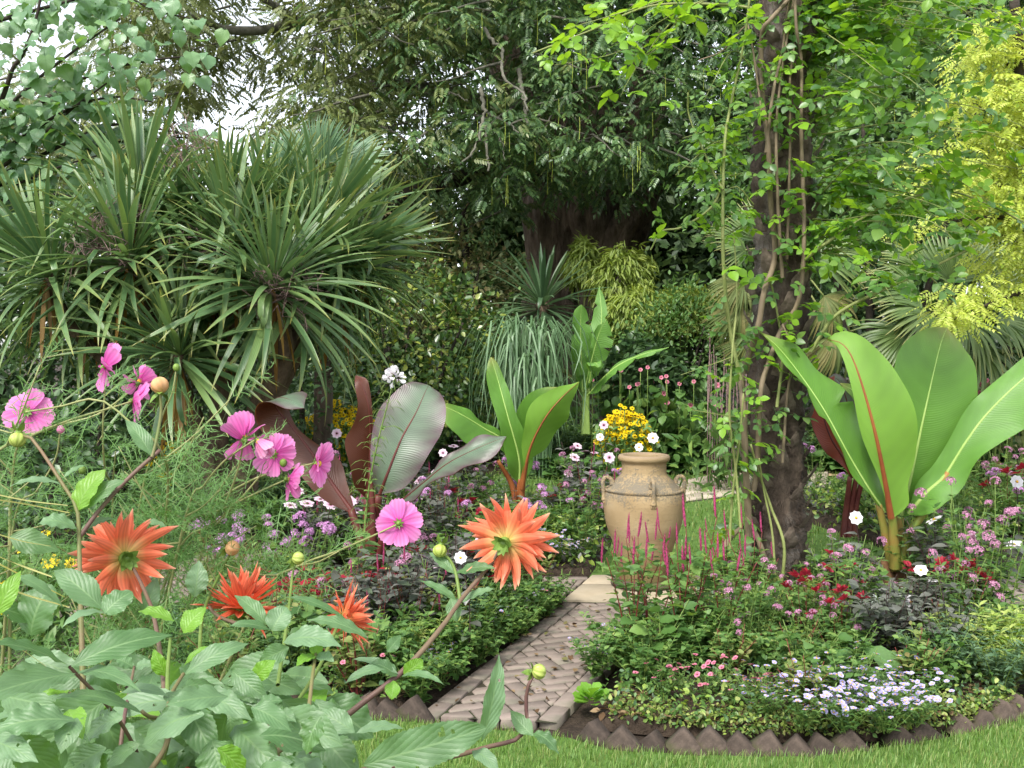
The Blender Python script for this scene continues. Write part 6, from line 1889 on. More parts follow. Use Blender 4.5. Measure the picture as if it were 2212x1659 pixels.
SH(1345, 610, 15.6, 0.42, 0.45, 0.55, 'bamboo_clump', 'tall arching bamboo clump in front of the gnarled trunk', 'bamboo', 2600, T_lance, 0.15, 'bamboo', 6, droop=0.9, jit=0.5, stemmat='vinegreen')
SH(1375, 690, 14.9, 0.45, 0.45, 0.45, 'bamboo_clump', 'lower feathery bamboo clump behind the torn banana plant', 'bamboo', 3200, T_lance, 0.15, 'bamboo', 7, droop=0.9, jit=0.5, stemmat='vinegreen')
SH(1262, 580, 16.2, 0.28, 0.35, 0.42, 'bamboo_clump', 'small bamboo tuft left of the tall clump', 'bamboo', 1600, T_lance, 0.15, 'bamboo', 8, droop=0.9, jit=0.5, stemmat='vinegreen')
SH(1480, 680, 15.2, 0.6, 0.5, 0.4, 'bamboo_clump', 'spreading yellow-green bamboo left of the dry fan palm', 'bamboo', 2800, T_lance, 0.14, 'bamboo', 9, droop=0.8, jit=0.6, stemmat='vinegreen')
SH(1460, 780, 14.6, 1.0, 0.8, 0.95, 'leafy_shrub', 'mid-green small-leaved shrub behind the pink-flowered plants', 'shrub', 4600, T_small, 0.085, 'midshrub', 10)
SH(1380, 840, 14.0, 0.6, 0.6, 0.7, 'leafy_shrub', 'dark leafy shrub right of the torn banana plant', 'shrub', 1900, T_oval, 0.13, 'darkshrub', 11)
SH(1850, 760, 14.5, 1.3, 1.0, 1.4, 'evergreen_shrub', 'dark evergreen shrub behind the red banana plant', 'shrub', 5200, T_small, 0.10, 'darkshrub', 12)
SH(2150, 840, 14.0, 1.6, 1.0, 1.0, 'evergreen_shrub', 'dark shrub with bluish leaves at the right edge', 'shrub', 4200, T_oval, 0.10, 'darkshrub', 13)
SH(2200, 880, 11.6, 0.6, 0.5, 0.42, 'flowering_shrub', 'low pink-flowered shrub at the far right', 'shrub', 1500, T_small, 0.06, 'olive', 14)
SH(2160, 965, 12.4, 1.0, 0.6, 0.36, 'ground_shrub', 'low glossy shrub bordering the far right lawn', 'shrub', 1500, T_oval, 0.12, 'midshrub', 15)
SH(200, 900, 9.8, 1.9, 0.9, 0.95, 'evergreen_shrub', 'dark ferny shrub below the cordyline at left', 'shrub', 5200, T_small, 0.07, 'darkshrub', 16)
SH(60, 780, 10.4, 1.0, 0.9, 1.3, 'evergreen_shrub', 'dark shrub at the left edge behind the cosmos', 'shrub', 3800, T_oval, 0.11, 'darkshrub', 17)
SH(420, 880, 10.6, 1.1, 0.8, 1.1, 'evergreen_shrub', 'dark shrub between the cordyline trunks', 'shrub', 3400, T_small, 0.08, 'darkshrub', 18)
SH(650, 820, 11.8, 0.8, 0.8, 1.3, 'evergreen_shrub', 'dark evergreen shrub behind the leaning cordyline trunk', 'shrub', 3200, T_small, 0.09, 'darkshrub', 19)
SH(60, 1010, 7.2, 0.55, 0.6, 0.5, 'leafy_shrub', 'low dark shrub with white flower heads behind the left dahlia stem', 'shrub', 1600, T_oval, 0.08, 'darkshrub', 20)


# a wall of woodland far behind: reads as one mass
wl = Geo()
rs = np.random.default_rng(99)
P, D_ = [], []
for k in range(205):
    x = rs.uniform(-24, 27) if k < 150 else rs.uniform(-5, 9)
    dx = x * 2212 / 31 + 1106
    top = np.interp(dx, [-600, 0, 350, 470, 600, 760, 900, 2200, 3000], [6.5, 6.5, 6.3, 5.2, 5.6, 7.0, 12, 14, 14])
    c = np.array([x, rs.uniform(29, 35), rs.uniform(0.5, top if k < 150 else 6.5)])
    p, d = clump_points(c, (2.0, 1.6, 1.2), 26, 22, (0.35, 0.3, 0.22), int(rs.integers(1e6)), 0.6, -1)
    P.append(p)
    D_.append(d)
P, D_ = np.vstack(P), np.vstack(D_)
P[:, 2] = np.maximum(P[:, 2], 0.05)
wl.inst((np.array([[0, 0, 0], [-0.3, 0.45, 0.06], [0, 1, -0.1], [0.3, 0.45, 0.06]]), [np.array([[0, 3, 2], [0, 2, 1]])], np.zeros((4, 2))), scatter_frames(len(P), D_, 0.2, 0.8) * (0.34 * rnd(0.7, 1.3, len(P)))[:, None, None], P)
wo = put('woodland', wl.mesh('woodland', MAT['wood']), None, None, 'stuff')
tag(wo, 'dark far-off woodland closing the garden behind the big tree', 'woodland')

# the great wingnut tree ----------------------------------------------
wx = at(1280, 540, 21.0)
wing = thing('wingnut_tree', 'huge old tree with gnarled fluted trunks and hanging catkins', 'tree', (wx[0], 21.0, 0.0))


def gnarl(pts, r0, r1, n=46, na=30, seed=0):
    rs = np.random.default_rng(seed)
    S = catmull(pts, n)
    r_ = np.linspace(r0, r1, n)
    a = np.linspace(0, 2 * np.pi, na, endpoint=False)
    z = np.linspace(0, 1, n)[:, None]
    k = 1 + 0.16 * np.sin(a[None] * 5 + 4 * z + seed) + 0.10 * np.sin(a[None] * 9 - 7 * z) + 0.08 * np.sin(14 * z + seed) + rs.normal(0, 0.04, (n, na))
    T = norm(np.gradient(S, axis=0))
    X = norm(np.cross(T, [0.1, 1, 0.05]))
    Y = np.cross(T, X)
    P_ = S[:, None] + (r_[:, None] * k)[:, :, None] * (X[:, None] * np.cos(a)[None, :, None] + Y[:, None] * np.sin(a)[None, :, None])
    i, j = np.arange(n - 1)[:, None] * na, np.arange(na)[None]
    return Geo().add(P_.reshape(-1, 3), np.stack([i + j, i + (j + 1) % na, i + na + (j + 1) % na, i + na + j], 2).reshape(-1, 4))


for k, (pts, r0, r1) in enumerate((
        ([(1185, 900, 21), (1190, 560, 21), (1185, 460, 21), (1175, 380, 21.2), (1130, 250, 21.5), (1080, 100, 22)], 0.60, 0.30), ([(1290, 900, 21), (1280, 560, 20.8), (1270, 450, 20.8), (1290, 340, 20.9), (1290, 150, 21), (1270, -60, 21)], 0.52, 0.34),
        ([(1350, 900, 20.8), (1330, 560, 20.6), (1370, 460, 20.5), (1420, 380, 20.4), (1520, 290, 20.2), (1680, 200, 20)], 0.36, 0.2), ([(1240, 900, 21.3), (1232, 480, 21.4), (1225, 300, 21.6), (1200, 100, 21.8)], 0.5, 0.3),
        ([(1330, 560, 21.4), (1370, 380, 21.6), (1400, 200, 21.8), (1430, -40, 22)], 0.5, 0.3))):
    world_part('trunk', gnarl([at(*p) for p in pts], r0, r1, seed=k), MAT['bark'], wing)
LIMB = [([(1170, 380, 21), (1080, 350, 19), (960, 400, 17.5), (880, 420, 17), (820, 470, 16.8)], 0.22, 0.08, 'barkdark'), ([(880, 415, 17), (870, 500, 16.9), (845, 560, 16.8)], 0.09, 0.05, 'barkdark'),
        ([(1130, 250, 21.5), (950, 200, 20), (820, 180, 18.5), (780, 220, 18), (700, 260, 17.5)], 0.24, 0.06, 'barkgrey'), ([(820, 180, 18.5), (860, 150, 18), (880, 140, 17.6)], 0.14, 0.05, 'barkgrey'),
        ([(1080, 100, 22), (900, 40, 20), (700, 40, 18), (560, 65, 17), (480, 60, 16.5), (410, 30, 16)], 0.2, 0.05, 'barkgrey'), ([(640, 50, 17.5), (600, 20, 17), (540, -20, 16.5)], 0.1, 0.05, 'barkgrey'),
        ([(1045, 60, 16.5), (1060, 85, 16.3), (1085, 110, 16.1), (1085, 160, 16), (1129, 200, 15.8), (1140, 240, 15.7)], 0.07, 0.03, 'barkgrey'), ([(1040, 190, 16.3), (1046, 245, 16.1), (1026, 320, 15.9), (992, 357, 15.8)], 0.08, 0.03, 'barkgrey'),
        ([(1046, 260, 16.1), (1052, 320, 16), (1054, 370, 15.9)], 0.06, 0.035, 'barkgrey'), ([(1272, 192, 17.5), (1200, 240, 17), (1176, 280, 16.8)], 0.04, 0.02, 'barkgrey'),
        ([(1270, 145, 17.5), (1280, 190, 17.3), (1300, 235, 17.1)], 0.05, 0.025, 'barkgrey'), ([(1120, 150, 17), (1128, 200, 16.8), (1140, 270, 16.6)], 0.09, 0.05, 'barkgrey'), ([(1206, 240, 17), (1250, 262, 16.7), (1280, 248, 16.5)], 0.035, 0.015, 'barkgrey'),
        ([(1055, 245, 16.4), (1100, 270, 16.1), (1120, 288, 16)], 0.05, 0.02, 'barkgrey'), ([(940, 190, 16.8), (985, 205, 16.5), (1010, 220, 16.4)], 0.04, 0.02, 'barkgrey'), ([(1060, 280, 16.2), (1085, 310, 16), (1090, 345, 15.9)], 0.03, 0.012, 'barkgrey'),
        ([(1420, 380, 20.4), (1560, 330, 18), (1640, 340, 16), (1720, 380, 15)], 0.14, 0.05, 'barkdark'), ([(1680, 200, 20), (1850, 150, 18), (1990, 60, 17), (2100, 20, 16)], 0.2, 0.08, 'barkdark'),
        ([(1020, 580, 21), (1000, 500, 20.5), (1010, 440, 20.4)], 0.1, 0.07, 'barkdark'), ([(870, 560, 17.5), (880, 500, 17.2), (885, 440, 17)], 0.08, 0.06, 'barkdark')]
limbS = []
for kk, (pts, r0, r1, mt) in enumerate(LIMB):
    if 6 <= kk <= 15:                                  # bare lichened branches reach out through the front of the crown
        pts = [(x_, y_, d_ - 1.6) for x_, y_, d_ in pts]
    P0 = np.array([at(*p) for p in pts])
    S = catmull(P0, 26)
    S[1:-1] += RNG.normal(0, 0.012, (24, 3))
    if 6 <= kk <= 15:
        r0, r1 = r0 * 0.42, r1 * 0.42
    world_part('branch', Geo().add(*tube(S, np.linspace(r0, r1, 26) * (1 + 0.12 * np.sin(np.arange(26) * 2.1)), 9)), MAT[mt], wing)
    limbS.append(S)
# pinnate leaf
QLF = (np.array([[0, 0, 0], [-0.24, 0.45, 0.05], [0, 1, -0.15], [0.24, 0.45, 0.05]]), [np.array([[0, 3, 2], [0, 2, 1]])], np.array([[0.5, 0], [0, 0.5], [0.5, 1], [1, 0.5]]))
pin = Geo()
S = np.stack([np.zeros(5), np.linspace(0, 1, 5), -0.35 * np.linspace(0, 1, 5) ** 2], 1)
for k in range(6):
    f = 0.2 + 0.8 * k / 5
    for s_ in ((-1, 1) if k < 5 else (0,)):
        pin.inst(QLF, frames(np.array([s_ * 1.0, 0.55 if s_ else 1, -0.35]), np.array([s_ * -0.2, -0.1, 1.0])) * 0.42, [[0, f, -0.35 * f * f]])
PIN = merge(pin)


def tree_clumps(n, seed):
    """centres of drooping leaf sprays through the crown"""
    rs = np.random.default_rng(seed)
    C = []
    while len(C) < n:
        x, y, z = rs.uniform(-11.5, 13), rs.uniform(14.3, 23.5), rs.uniform(2.6, 11)
        e = ((x - 1.5) / 12.5) ** 2 + ((y - 21.5) / 8.2) ** 2 + ((z - 6.0) / 7.5) ** 2
        if e > 1 or e < 0.16:
            continue
        dx = x * 2212 / y + 1106
        dy = HORIZON - (z - EYE) * 2212 / y
        low = np.interp(x, [-11, -6, -2.5, -0.8, 0.4, 3.2, 5.5, 13], [4.8, 4.4, 3.9, 3.4, 4.2, 4.25, 3.2, 3.2])   # how low the crown hangs
        if z < low + (y - 15) * 0.06:
            continue
        if x < -3.0 and rs.random() < (0.50 if z > 4.4 else 0.25):                # the crown is thin on this side: sky shows through
            continue
        gaps = ((-5.0, 19, 5.9, 1.5), (-5.3, 19, 5.5, 1.3), (-5.0, 20, 8.3, 1.0), (-4.2, 20, 8.6, 0.9), (-8.3, 18, 7.6, 1.5))
        if any((x - a * y / b) ** 2 + (z - 1.6 - (c - 1.6) * y / b) ** 2 < (r_ * y / b * 0.62) ** 2 for a, b, c, r_ in gaps):
            continue
        C.append((x, y, z))
    return np.array(C)


C0 = tree_clumps(1480, 21)
C = np.vstack([C0, C0[C0[:, 1] < 17.2]])               # the near sprays carry more, smaller leaves
per = 25
rs = np.random.default_rng(5)
P = np.repeat(C, per, 0) + rs.normal(0, 1, (len(C) * per, 3)) * np.array([0.42, 0.40, 0.17])
out = norm(P - np.repeat(C, per, 0) + [0, 0, 0.02])
D_ = norm(out * [1, 1, 0.4] + rs.normal(0, 0.25, P.shape) + [0, -0.15, -0.38])
N_ = norm(rs.normal(0, 0.3, P.shape) + [0, -0.25, 1])
M = frames(D_, N_) * (rs.uniform(0.19, 0.32, len(P)) * np.where(P[:, 1] < 17.2, 0.72, 1.0))[:, None, None]
ol = (np.repeat(C[:, 0], per) < -1.2 + rs.normal(0, 1.2, len(P))) & (np.repeat(C[:, 2], per) > 4.2)
g = Geo().inst(PIN, M[~ol], P[~ol], 0).inst(PIN, M[ol], P[ol], 1)
world_part('crown', g, [MAT['wingnut'], MAT['wingnuto']], wing, 'stuff')
# twigs inside the sprays and catkins hanging from them
g = Geo()
for c in C0[C0[:, 1] < 19.5]:
    a = rs.uniform(0, 6.28)
    S = catmull([c + [math.cos(a) * 0.8, 0.5, 0.35], c + [math.cos(a) * 0.3, 0.2, 0.16], c, c + [-math.cos(a) * 0.35, -0.25, -0.12]], 7)
    g.add(*tube(S, np.linspace(0.022, 0.006, 7), 4))
world_part('twigs', g, MAT['barkgrey'], wing, 'stuff')
ck = []
for s_ in range(3):
    S = np.stack([0.03 * np.sin(np.linspace(0, 2 + s_, 12)), 0.02 * np.cos(np.linspace(0, 3, 12)), -np.linspace(0, 1, 12)], 1)
    rr = 0.035 * np.where(np.arange(12) % 2 == 0, 1.0, 0.55) * np.linspace(0.8, 1, 12)
    ck.append(Geo().add(*tube(S, rr, 5)).mesh('catkin', MAT['catkin']))
front = C0[(C0[:, 1] < 17.0) & (np.abs(C0[:, 0] - 0.6) < 6.5) & (C0[:, 2] < 7.4)]
pick = rs.permutation(len(front) * 3)[:240]
for k in pick:
    p = front[k % len(front)] + rs.normal(0, 1, 3) * [0.35, 0.3, 0.08] + [0, -0.25, -0.05]
    put('catkin', ck[k % 3], wing, m4(np.diag([0.55, 0.55, 1]) * rs.uniform(0.22, 0.42), p))

# heart-leaved tree at the upper left -----------------------------------
hv = np.linspace(0, 1, 13)


def heart(seed):
    rs = np.random.default_rng(seed)
    S = np.stack([np.zeros(13), hv, -0.18 * hv ** 2 + 0.04 * np.sin(hv * 3)], 1)
    W = ip(hv, [(0, 0.26), (0.08, 0.42), (0.28, 0.50), (0.5, 0.44), (0.75, 0.24), (0.92, 0.07), (1, 0)])
    W = W * (1 - 0.05 * (np.arange(13) % 2))
    P_, F_, U_ = ribbon(S, W, None, (0, 0, 1), 0.16, 3, 0.035, rs.uniform(1.5, 3), seed)
    P_ = P_.reshape(13, 7, 3)
    P_[0, :, 1] -= np.abs(np.linspace(-1, 1, 7)) * 0.12 * (1 - 0.6 * (np.abs(np.linspace(-1, 1, 7)) > 0.9))   # cordate base
    g_ = Geo().add(P_.reshape(-1, 3), F_, U_)
    g_.add(*tube(np.array([[0, 0.02, 0], [0, -0.25, 0.04], [0.02, -0.5, 0.14]]), 0.012, 4))
    return g_


HT = [heart(k) for k in range(4)]
HTm = [h.mesh('leaf', MAT['heart']) for h in HT]
HTt = [merge(h) for h in HT]
ht = thing('heart_leaved_tree', 'tree with large pale heart-shaped leaves hanging in at the upper left', 'tree', (-5.6, 10.4, 0.0))
trunk = catmull([[-5.6, 10.4, 0], [-5.5, 10.4, 2.5], [-5.3, 10.2, 4.5], [-5.2, 10.0, 6.5]], 20)
world_part('trunk', Geo().add(*tube(trunk, np.linspace(0.2, 0.1, 20), 10)), MAT['barkdark'], ht)
hc = []
BR = [([(93, -30, 9.2), (75, 50, 9.2), (50, 117, 9.3), (27, 150, 9.4), (0, 224, 9.6), (-90, 420, 10.2)], 5), ([(260, 40, 9.4), (160, 110, 9.5), (60, 190, 9.7), (-80, 330, 10.2)], 3.5), ([(300, -20, 9.6), (200, -10, 9.6), (120, 10, 9.6), (-60, 60, 10)], 3.5),
      ([(230, 180, 9.6), (150, 240, 9.8), (60, 320, 9.9), (-80, 420, 10.2)], 3.5), ([(430, 120, 9.6), (330, 130, 9.6), (200, 160, 9.8), (60, 240, 9.9), (-80, 330, 10.2)], 3.5),
      ([(440, 300, 9.9), (350, 280, 9.9), (240, 270, 9.9), (100, 330, 10), (-80, 420, 10.3)], 3.5), ([(230, 330, 9.7), (130, 360, 9.8), (30, 400, 9.9), (-80, 440, 10.2)], 3), ([(180, 430, 9.7), (120, 420, 9.8), (20, 430, 9.9), (-80, 450, 10.2)], 3),
      ([(410, 40, 9.8), (330, 20, 9.8), (230, -20, 9.8), (0, -40, 10)], 3), ([(330, 220, 9.7), (240, 210, 9.7), (140, 240, 9.8), (0, 330, 10)], 3), ([(500, 330, 10.1), (420, 300, 10), (330, 300, 10), (200, 320, 10), (0, 400, 10.2)], 3)]
for pts, r_ in BR:
    S = catmull([at(*p) for p in pts], 34)
    world_part('branch', Geo().add(*tube(S, np.linspace(r_ * 0.5, r_ * 1.6, 34) * pxm(9.7), 7)), MAT['barkdark'], ht)
    for k in range(0, 30):
        for q in range(2 + k % 2):
            p = S[k] + RNG.normal(0, 1, 3) * [0.17, 0.2, 0.11] + [0, 0, -0.05]
            hc.append((p, norm(np.array([rnd(-0.8, 0.9), rnd(-0.7, 0.3), rnd(-1.2, 0.0)])), norm(np.array([rnd(-0.3, 0.3), rnd(-0.9, -0.1), rnd(0.4, 1.1)])), rnd(0.095, 0.17)))
hc.sort(key=lambda q: q[0][1] - q[3] * 3 - (0.4 if 0 < q[0][0] * 2212 / q[0][1] + 1106 < 480 else 0))
hm, hp_ = [[] for _ in HTt], [[] for _ in HTt]
for k, (p, d_, n_, s_) in enumerate(hc):
    M3 = frames(d_, n_)[0] * s_
    if k < 300:
        put('leaf', HTm[k % 4], ht, m4(M3, p))
    else:
        hm[k % 4].append(M3)
        hp_[k % 4].append(p)
g = Geo()
for k in range(4):
    g.inst(HTt[k], hm[k], hp_[k])
world_part('crown', g, MAT['heart'], ht, 'stuff')

# golden-leaved tree at the right edge ------------------------------------
gt = thing('golden_tree', 'golden yellow feathery-leaved tree at the right edge', 'tree', (5.0, 9.4, 0.0))
gpin = Geo()
for k in range(6):
    f = 0.15 + 0.85 * k / 5
    for s_ in ((-1, 1) if k < 5 else (0,)):
        gpin.inst(QLF, frames(np.array([s_ * 1.0, 0.5 if s_ else 1, -0.2]), np.array([0, 0, 1.0])) * 0.3, [[0, f, -0.2 * f * f]])
GP = merge(gpin)
P, D_ = [], []
for x, y, rx, ry in ((2170, 60, 60, 40), (2130, 110, 55, 34), (2190, 150, 70, 50), (2090, 200, 60, 26), (2150, 260, 70, 34), (2195, 310, 70, 50), (2060, 225, 40, 20), (2040, 350, 60, 38), (2020, 385, 44, 34), (2080, 395, 40, 30), (2170, 380, 66, 50),
                     (2200, 430, 60, 50), (2110, 630, 46, 26), (2075, 665, 50, 34), (2060, 690, 34, 22), (2170, 560, 60, 30), (2190, 620, 50, 30), (1965, 500, 26, 14), (1985, 480, 22, 12), (2140, 470, 40, 24), (2230, 220, 60, 80), (2240, 520, 60, 60)):
    d = rnd(9.0, 9.7)
    c = at(x, y, d)
    n_ = int(rx * ry * 0.042)
    off = RNG.normal(0, 0.58, (n_, 3)) * np.array([rx * pxm(d), 0.3, ry * pxm(d)])
    P.append(c + off)
    D_.append(norm(off * [1, 1, 0.3] + [0, -0.1, -0.12] + RNG.normal(0, 0.05, (n_, 3))))
P, D_ = np.vstack(P), np.vstack(D_)
N_ = norm(RNG.normal(0, 0.3, P.shape) + [0, -0.4, 1])
world_part('crown', Geo().inst(GP, frames(D_, N_) * rnd(0.11, 0.20, len(P))[:, None, None], P), MAT['gold'], gt, 'stuff')
world_part('trunk', Geo().add(*tube(catmull([[5.0, 9.4, 0], [4.9, 9.4, 2], [4.7, 9.4, 3.5], [4.5, 9.35, 5]], 16), np.linspace(0.1, 0.04, 16), 8)), MAT['barkdark'], gt)
for pts in ([(2290, 420, 9.4), (2200, 410, 9.4), (2100, 390, 9.35), (2010, 400, 9.3)], [(2290, 330, 9.4), (2200, 280, 9.35), (2080, 210, 9.3)], [(2290, 620, 9.4), (2180, 640, 9.35), (2060, 690, 9.3)], [(2270, 200, 9.4), (2190, 150, 9.4), (2130, 90, 9.4)],
            [(2290, 480, 9.4), (2120, 470, 9.35), (1960, 500, 9.3)]):
    world_part('branch', Geo().add(*tube(catmull([at(*p) for p in pts], 12), np.linspace(0.03, 0.008, 12), 6)), MAT['barkdark'], gt)
SH(1900, 330, 12.5, 2.2, 1.0, 1.7, 'leafy_tree', 'mid-green leafy tree behind the rose twigs at right', 'tree', 5200, T_oval, 0.11, 'midshrub', 33, spread=0.16, lower=-0.9, stems=3)
SH(2150, 520, 13.5, 1.4, 1.0, 1.6, 'leafy_tree', 'bluish green leafy tree behind the golden one', 'tree', 4200, T_oval, 0.11, 'darkshrub', 34, spread=0.16, lower=-0.9, stems=3)

# ================================================================== BEDDING PLANTS
T_hex = leaf_t(1, 0.3, [(0, 0.05), (0.33, 0.95), (0.66, 0.75), (1, 0.0)], 4, 1, 0.2, 0.25)
T_nar = leaf_t(1, 0.16, None, 4, 1, 0.3, 0.25)
T_brd = leaf_t(1, 0.42, [(0, 0.2), (0.2, 0.85), (0.45, 1), (0.75, 0.7), (0.93, 0.25), (1, 0)], 7, 2, 0.3, 0.18, ripple=0.03)
T_rnd = leaf_t(1, 0.34, [(0, 0.12), (0.3, 0.35), (0.6, 0.9), (0.8, 1), (0.95, 0.6), (1, 0.1)], 6, 1, 0.15, 0.15)


def bloom_daisy(n, L, w, mat, cone, el=0.15, conesz=0.22, seed=0):
    rs = np.random.default_rng(seed)
    g = Geo()
    t = leaf_t(L, w, [(0, 0.25), (0.3, 0.8), (0.65, 1), (0.9, 0.6), (1, 0.1)], 5, 1, 0.15, 0.1)
    for k in range(n):
        a = k * 2 * math.pi / n + rs.normal(0, 0.06)
        r_ = np.array([math.cos(a), math.sin(a), 0])
        g.inst(t, frames(r_ * math.cos(el) + np.array([0, 0, math.sin(el) + rs.normal(0, 0.1)]), np.array([0, 0, 1.0]) - r_ * 0.2), [r_ * L * 0.1])
    e, f, u = ell(L * conesz, L * conesz, L * conesz * 0.8, 8, 5)
    g.add(e + [0, 0, L * 0.06], f, u, 1)
    return g.mesh('flower', [MAT[mat], MAT[cone]])


def bloom_cluster(n, rad, fl, mat, seed=0, flat=0.6):
    """a domed head of tiny four-petalled florets"""
    rs = np.random.default_rng(seed)
    g = Geo()
    d = norm(rs.normal(0, 1, (n, 3)) + [0, 0, 0.7])
    P = d * rad * np.array([1, 1, flat]) * rs.uniform(0.75, 1.0, (n, 1))
    for k in range(4):
        a = k * math.pi / 2 + rs.uniform(0, 1, n)
        X = norm(np.cross(d, [0.3, 0.5, 0.2]))
        Y = np.cross(d, X)
        D_ = X * np.cos(a)[:, None] + Y * np.sin(a)[:, None] + d * 0.25
        g.inst(QD, frames(D_, d) * fl, P)
    return g.mesh('flower', MAT[mat])


# a four-cornered folded floret petal or far leaf
QD = (np.array([[0, 0, 0], [-0.3, 0.5, 0.06], [0, 1, 0], [0.3, 0.5, 0.06]]), [np.array([[0, 3, 2], [0, 2, 1]])], np.array([[0.5, 0], [0, 0.5], [0.5, 1], [1, 0.5]]))
def bloom_spike(L, r_, mat, seed=0):
    rs = np.random.default_rng(seed)
    n = 26
    v = np.linspace(0, 1, n)
    S = np.stack([0.04 * L * np.sin(v * 2 + seed), 0.03 * L * np.cos(v * 2), v * L], 1)
    g = Geo().add(*tube(S, r_ * ip(v, [(0, 0.6), (0.3, 1), (0.7, 0.8), (1, 0.15)]) * np.where(np.arange(n) % 2, 1.0, 0.72), 7))
    d = norm(np.stack([rs.normal(0, 1, 60), rs.normal(0, 1, 60), rs.uniform(0, 0.6, 60)], 1))
    t = rs.integers(0, n - 3, 60)
    g.inst(QD, frames(d, np.tile([0, 0, 1.0], (60, 1))) * r_ * 1.4, S[t] + d * r_ * 0.3)
    return g.mesh('flower_spike', MAT[mat])


BL = {}
BL['lilac'] = [bloom_cluster(34, 0.034, 0.013, 'lilac', k) for k in range(3)]
BL['mauve'] = [bloom_cluster(26, 0.030, 0.012, 'mauve', k, 0.8) for k in range(3)]
BL['white'] = [bloom_daisy(8, 0.042, 0.017, 'whitepet', 'yellowcone', seed=k) for k in range(2)]
BL['palepink'] = [bloom_daisy(8, 0.042, 0.016, 'palepink', 'cone', seed=k) for k in range(2)]
BL['spike'] = [bloom_spike(0.12, 0.006, 'spike', k) for k in range(3)]
BL['nemesia'] = [bloom_daisy(5, 0.013, 0.007, 'nemesia', 'yellowcone', 0.3, 0.3, seed=k) for k in range(2)]
BL['rosepink'] = [bloom_daisy(5, 0.014, 0.008, 'rosepink', 'cone', 0.3, 0.2, seed=k) for k in range(2)]
BL['redtuft'] = []
for k in range(3):
    g = Geo()
    rs = np.random.default_rng(k)
    d = norm(rs.normal(0, 1, (11, 3)) * [1, 1, 0.5] + [0, 0, 0.7])
    g.inst(T_hex, frames(d, norm(rs.normal(0, 0.3, (11, 3)) + [0, 0, 1])) * rs.uniform(0.035, 0.06, 11)[:, None, None], np.zeros((11, 3)) + d * 0.012)
    BL['redtuft'].append(g.mesh('flower', MAT['redleaf']))


class Herb:
    """a bedding plant kind: meshes built once, then copied with every part"""

    def __init__(self, name, cat, nst, h, spread, tpl, leaf, nodes, lmat, smat, bloom=None, pb=1.0, up=0.5, seed=0, low=0.0, bsc=1.0, variants=3, lean=1.0, rs_=0.0022, side=0):
        self.name, self.cat, self.var = name, cat, []
        for v_ in range(variants):
            rs = np.random.default_rng(seed * 10 + v_)
            parts, M, T = [], [], []
            for k in range(nst):
                a = k * 2.4 + rs.normal(0, 0.4)
                hh = h * rs.uniform(0.72, 1.12)
                o_ = np.array([math.cos(a), math.sin(a), 0]) * spread * math.sqrt((k + 0.4) / nst) * lean
                S = catmull([o_ * 0.12, o_ * 0.45 + [rs.normal(0, 0.01), rs.normal(0, 0.01), hh * 0.5], o_ + [0, 0, hh]], 9)
                parts.append(('stem', Geo().add(*tube(S, np.linspace(rs_ * 1.3, rs_ * 0.6, 9), 5)).mesh('stem', MAT[smat]), None, None))
                shoots = [S]
                for q in range(side):
                    i0 = int(rs.integers(2, 7))
                    b_ = rs.uniform(0, 6.28)
                    e_ = np.array([math.cos(b_), math.sin(b_), 0.9]) * hh * rs.uniform(0.2, 0.38)
                    shoots.append(catmull([S[i0], S[i0] + e_ * 0.5 + [0, 0, -0.01], S[i0] + e_], 6))
                for S_ in shoots:
                    n_ = nodes if S_ is S else max(3, nodes // 2)
                    for q in range(n_):
                        f = low + (1 - low) * (q + 0.6) / n_
                        i0 = min(int(f * (len(S_) - 1)), len(S_) - 1)
                        for s_ in (0, math.pi):
                            b_ = q * 1.57 + s_ + rs.normal(0, 0.35) + k
                            d = np.array([math.cos(b_), math.sin(b_), up + rs.normal(0, 0.25)])
                            M.append(frames(d, np.array([rs.normal(0, 0.25), rs.normal(0, 0.25), 1.0]))[0] * leaf * rs.uniform(0.7, 1.2) * (1.15 - 0.5 * f))
                            T.append(S_[i0])
                    if bloom and rs.random() < pb:
                        D3 = frames(np.array([1.0, 0.2, 0]), np.array([rs.normal(0, 0.3), rs.normal(-0.35, 0.3), 1.0]) * ([0.3, 0.2, 1] if bloom == 'spike' else [1, 1, 1]))[0] * bsc * rs.uniform(0.8, 1.2)
                        bm = BL[bloom][int(rs.integers(len(BL[bloom])))]
                        parts.append((bm.name.split('.')[0], bm, m4(D3, S_[-1]), None))
            parts.append(('foliage', Geo().inst(tpl, M, T).mesh('foliage', MAT[lmat]), None, 'stuff'))
            self.var.append(parts)

    def at(self, x, y, label, group=None, s=1.0, z=0.05, cat=None):
        o = thing(self.name, label, cat or self.cat, (x, y, z), group)
        Mw = Matrix.Translation((x, y, z)) @ Matrix.Rotation(rnd(0, 6.28), 4, 'Z') @ Matrix.Diagonal((s, s, s * rnd(0.9, 1.1), 1))
        for nm, me, lm, kd in self.var[int(RNG.integers(len(self.var)))]:
            put(nm, me, o, Mw @ lm if lm is not None else Mw, kd)
        return o


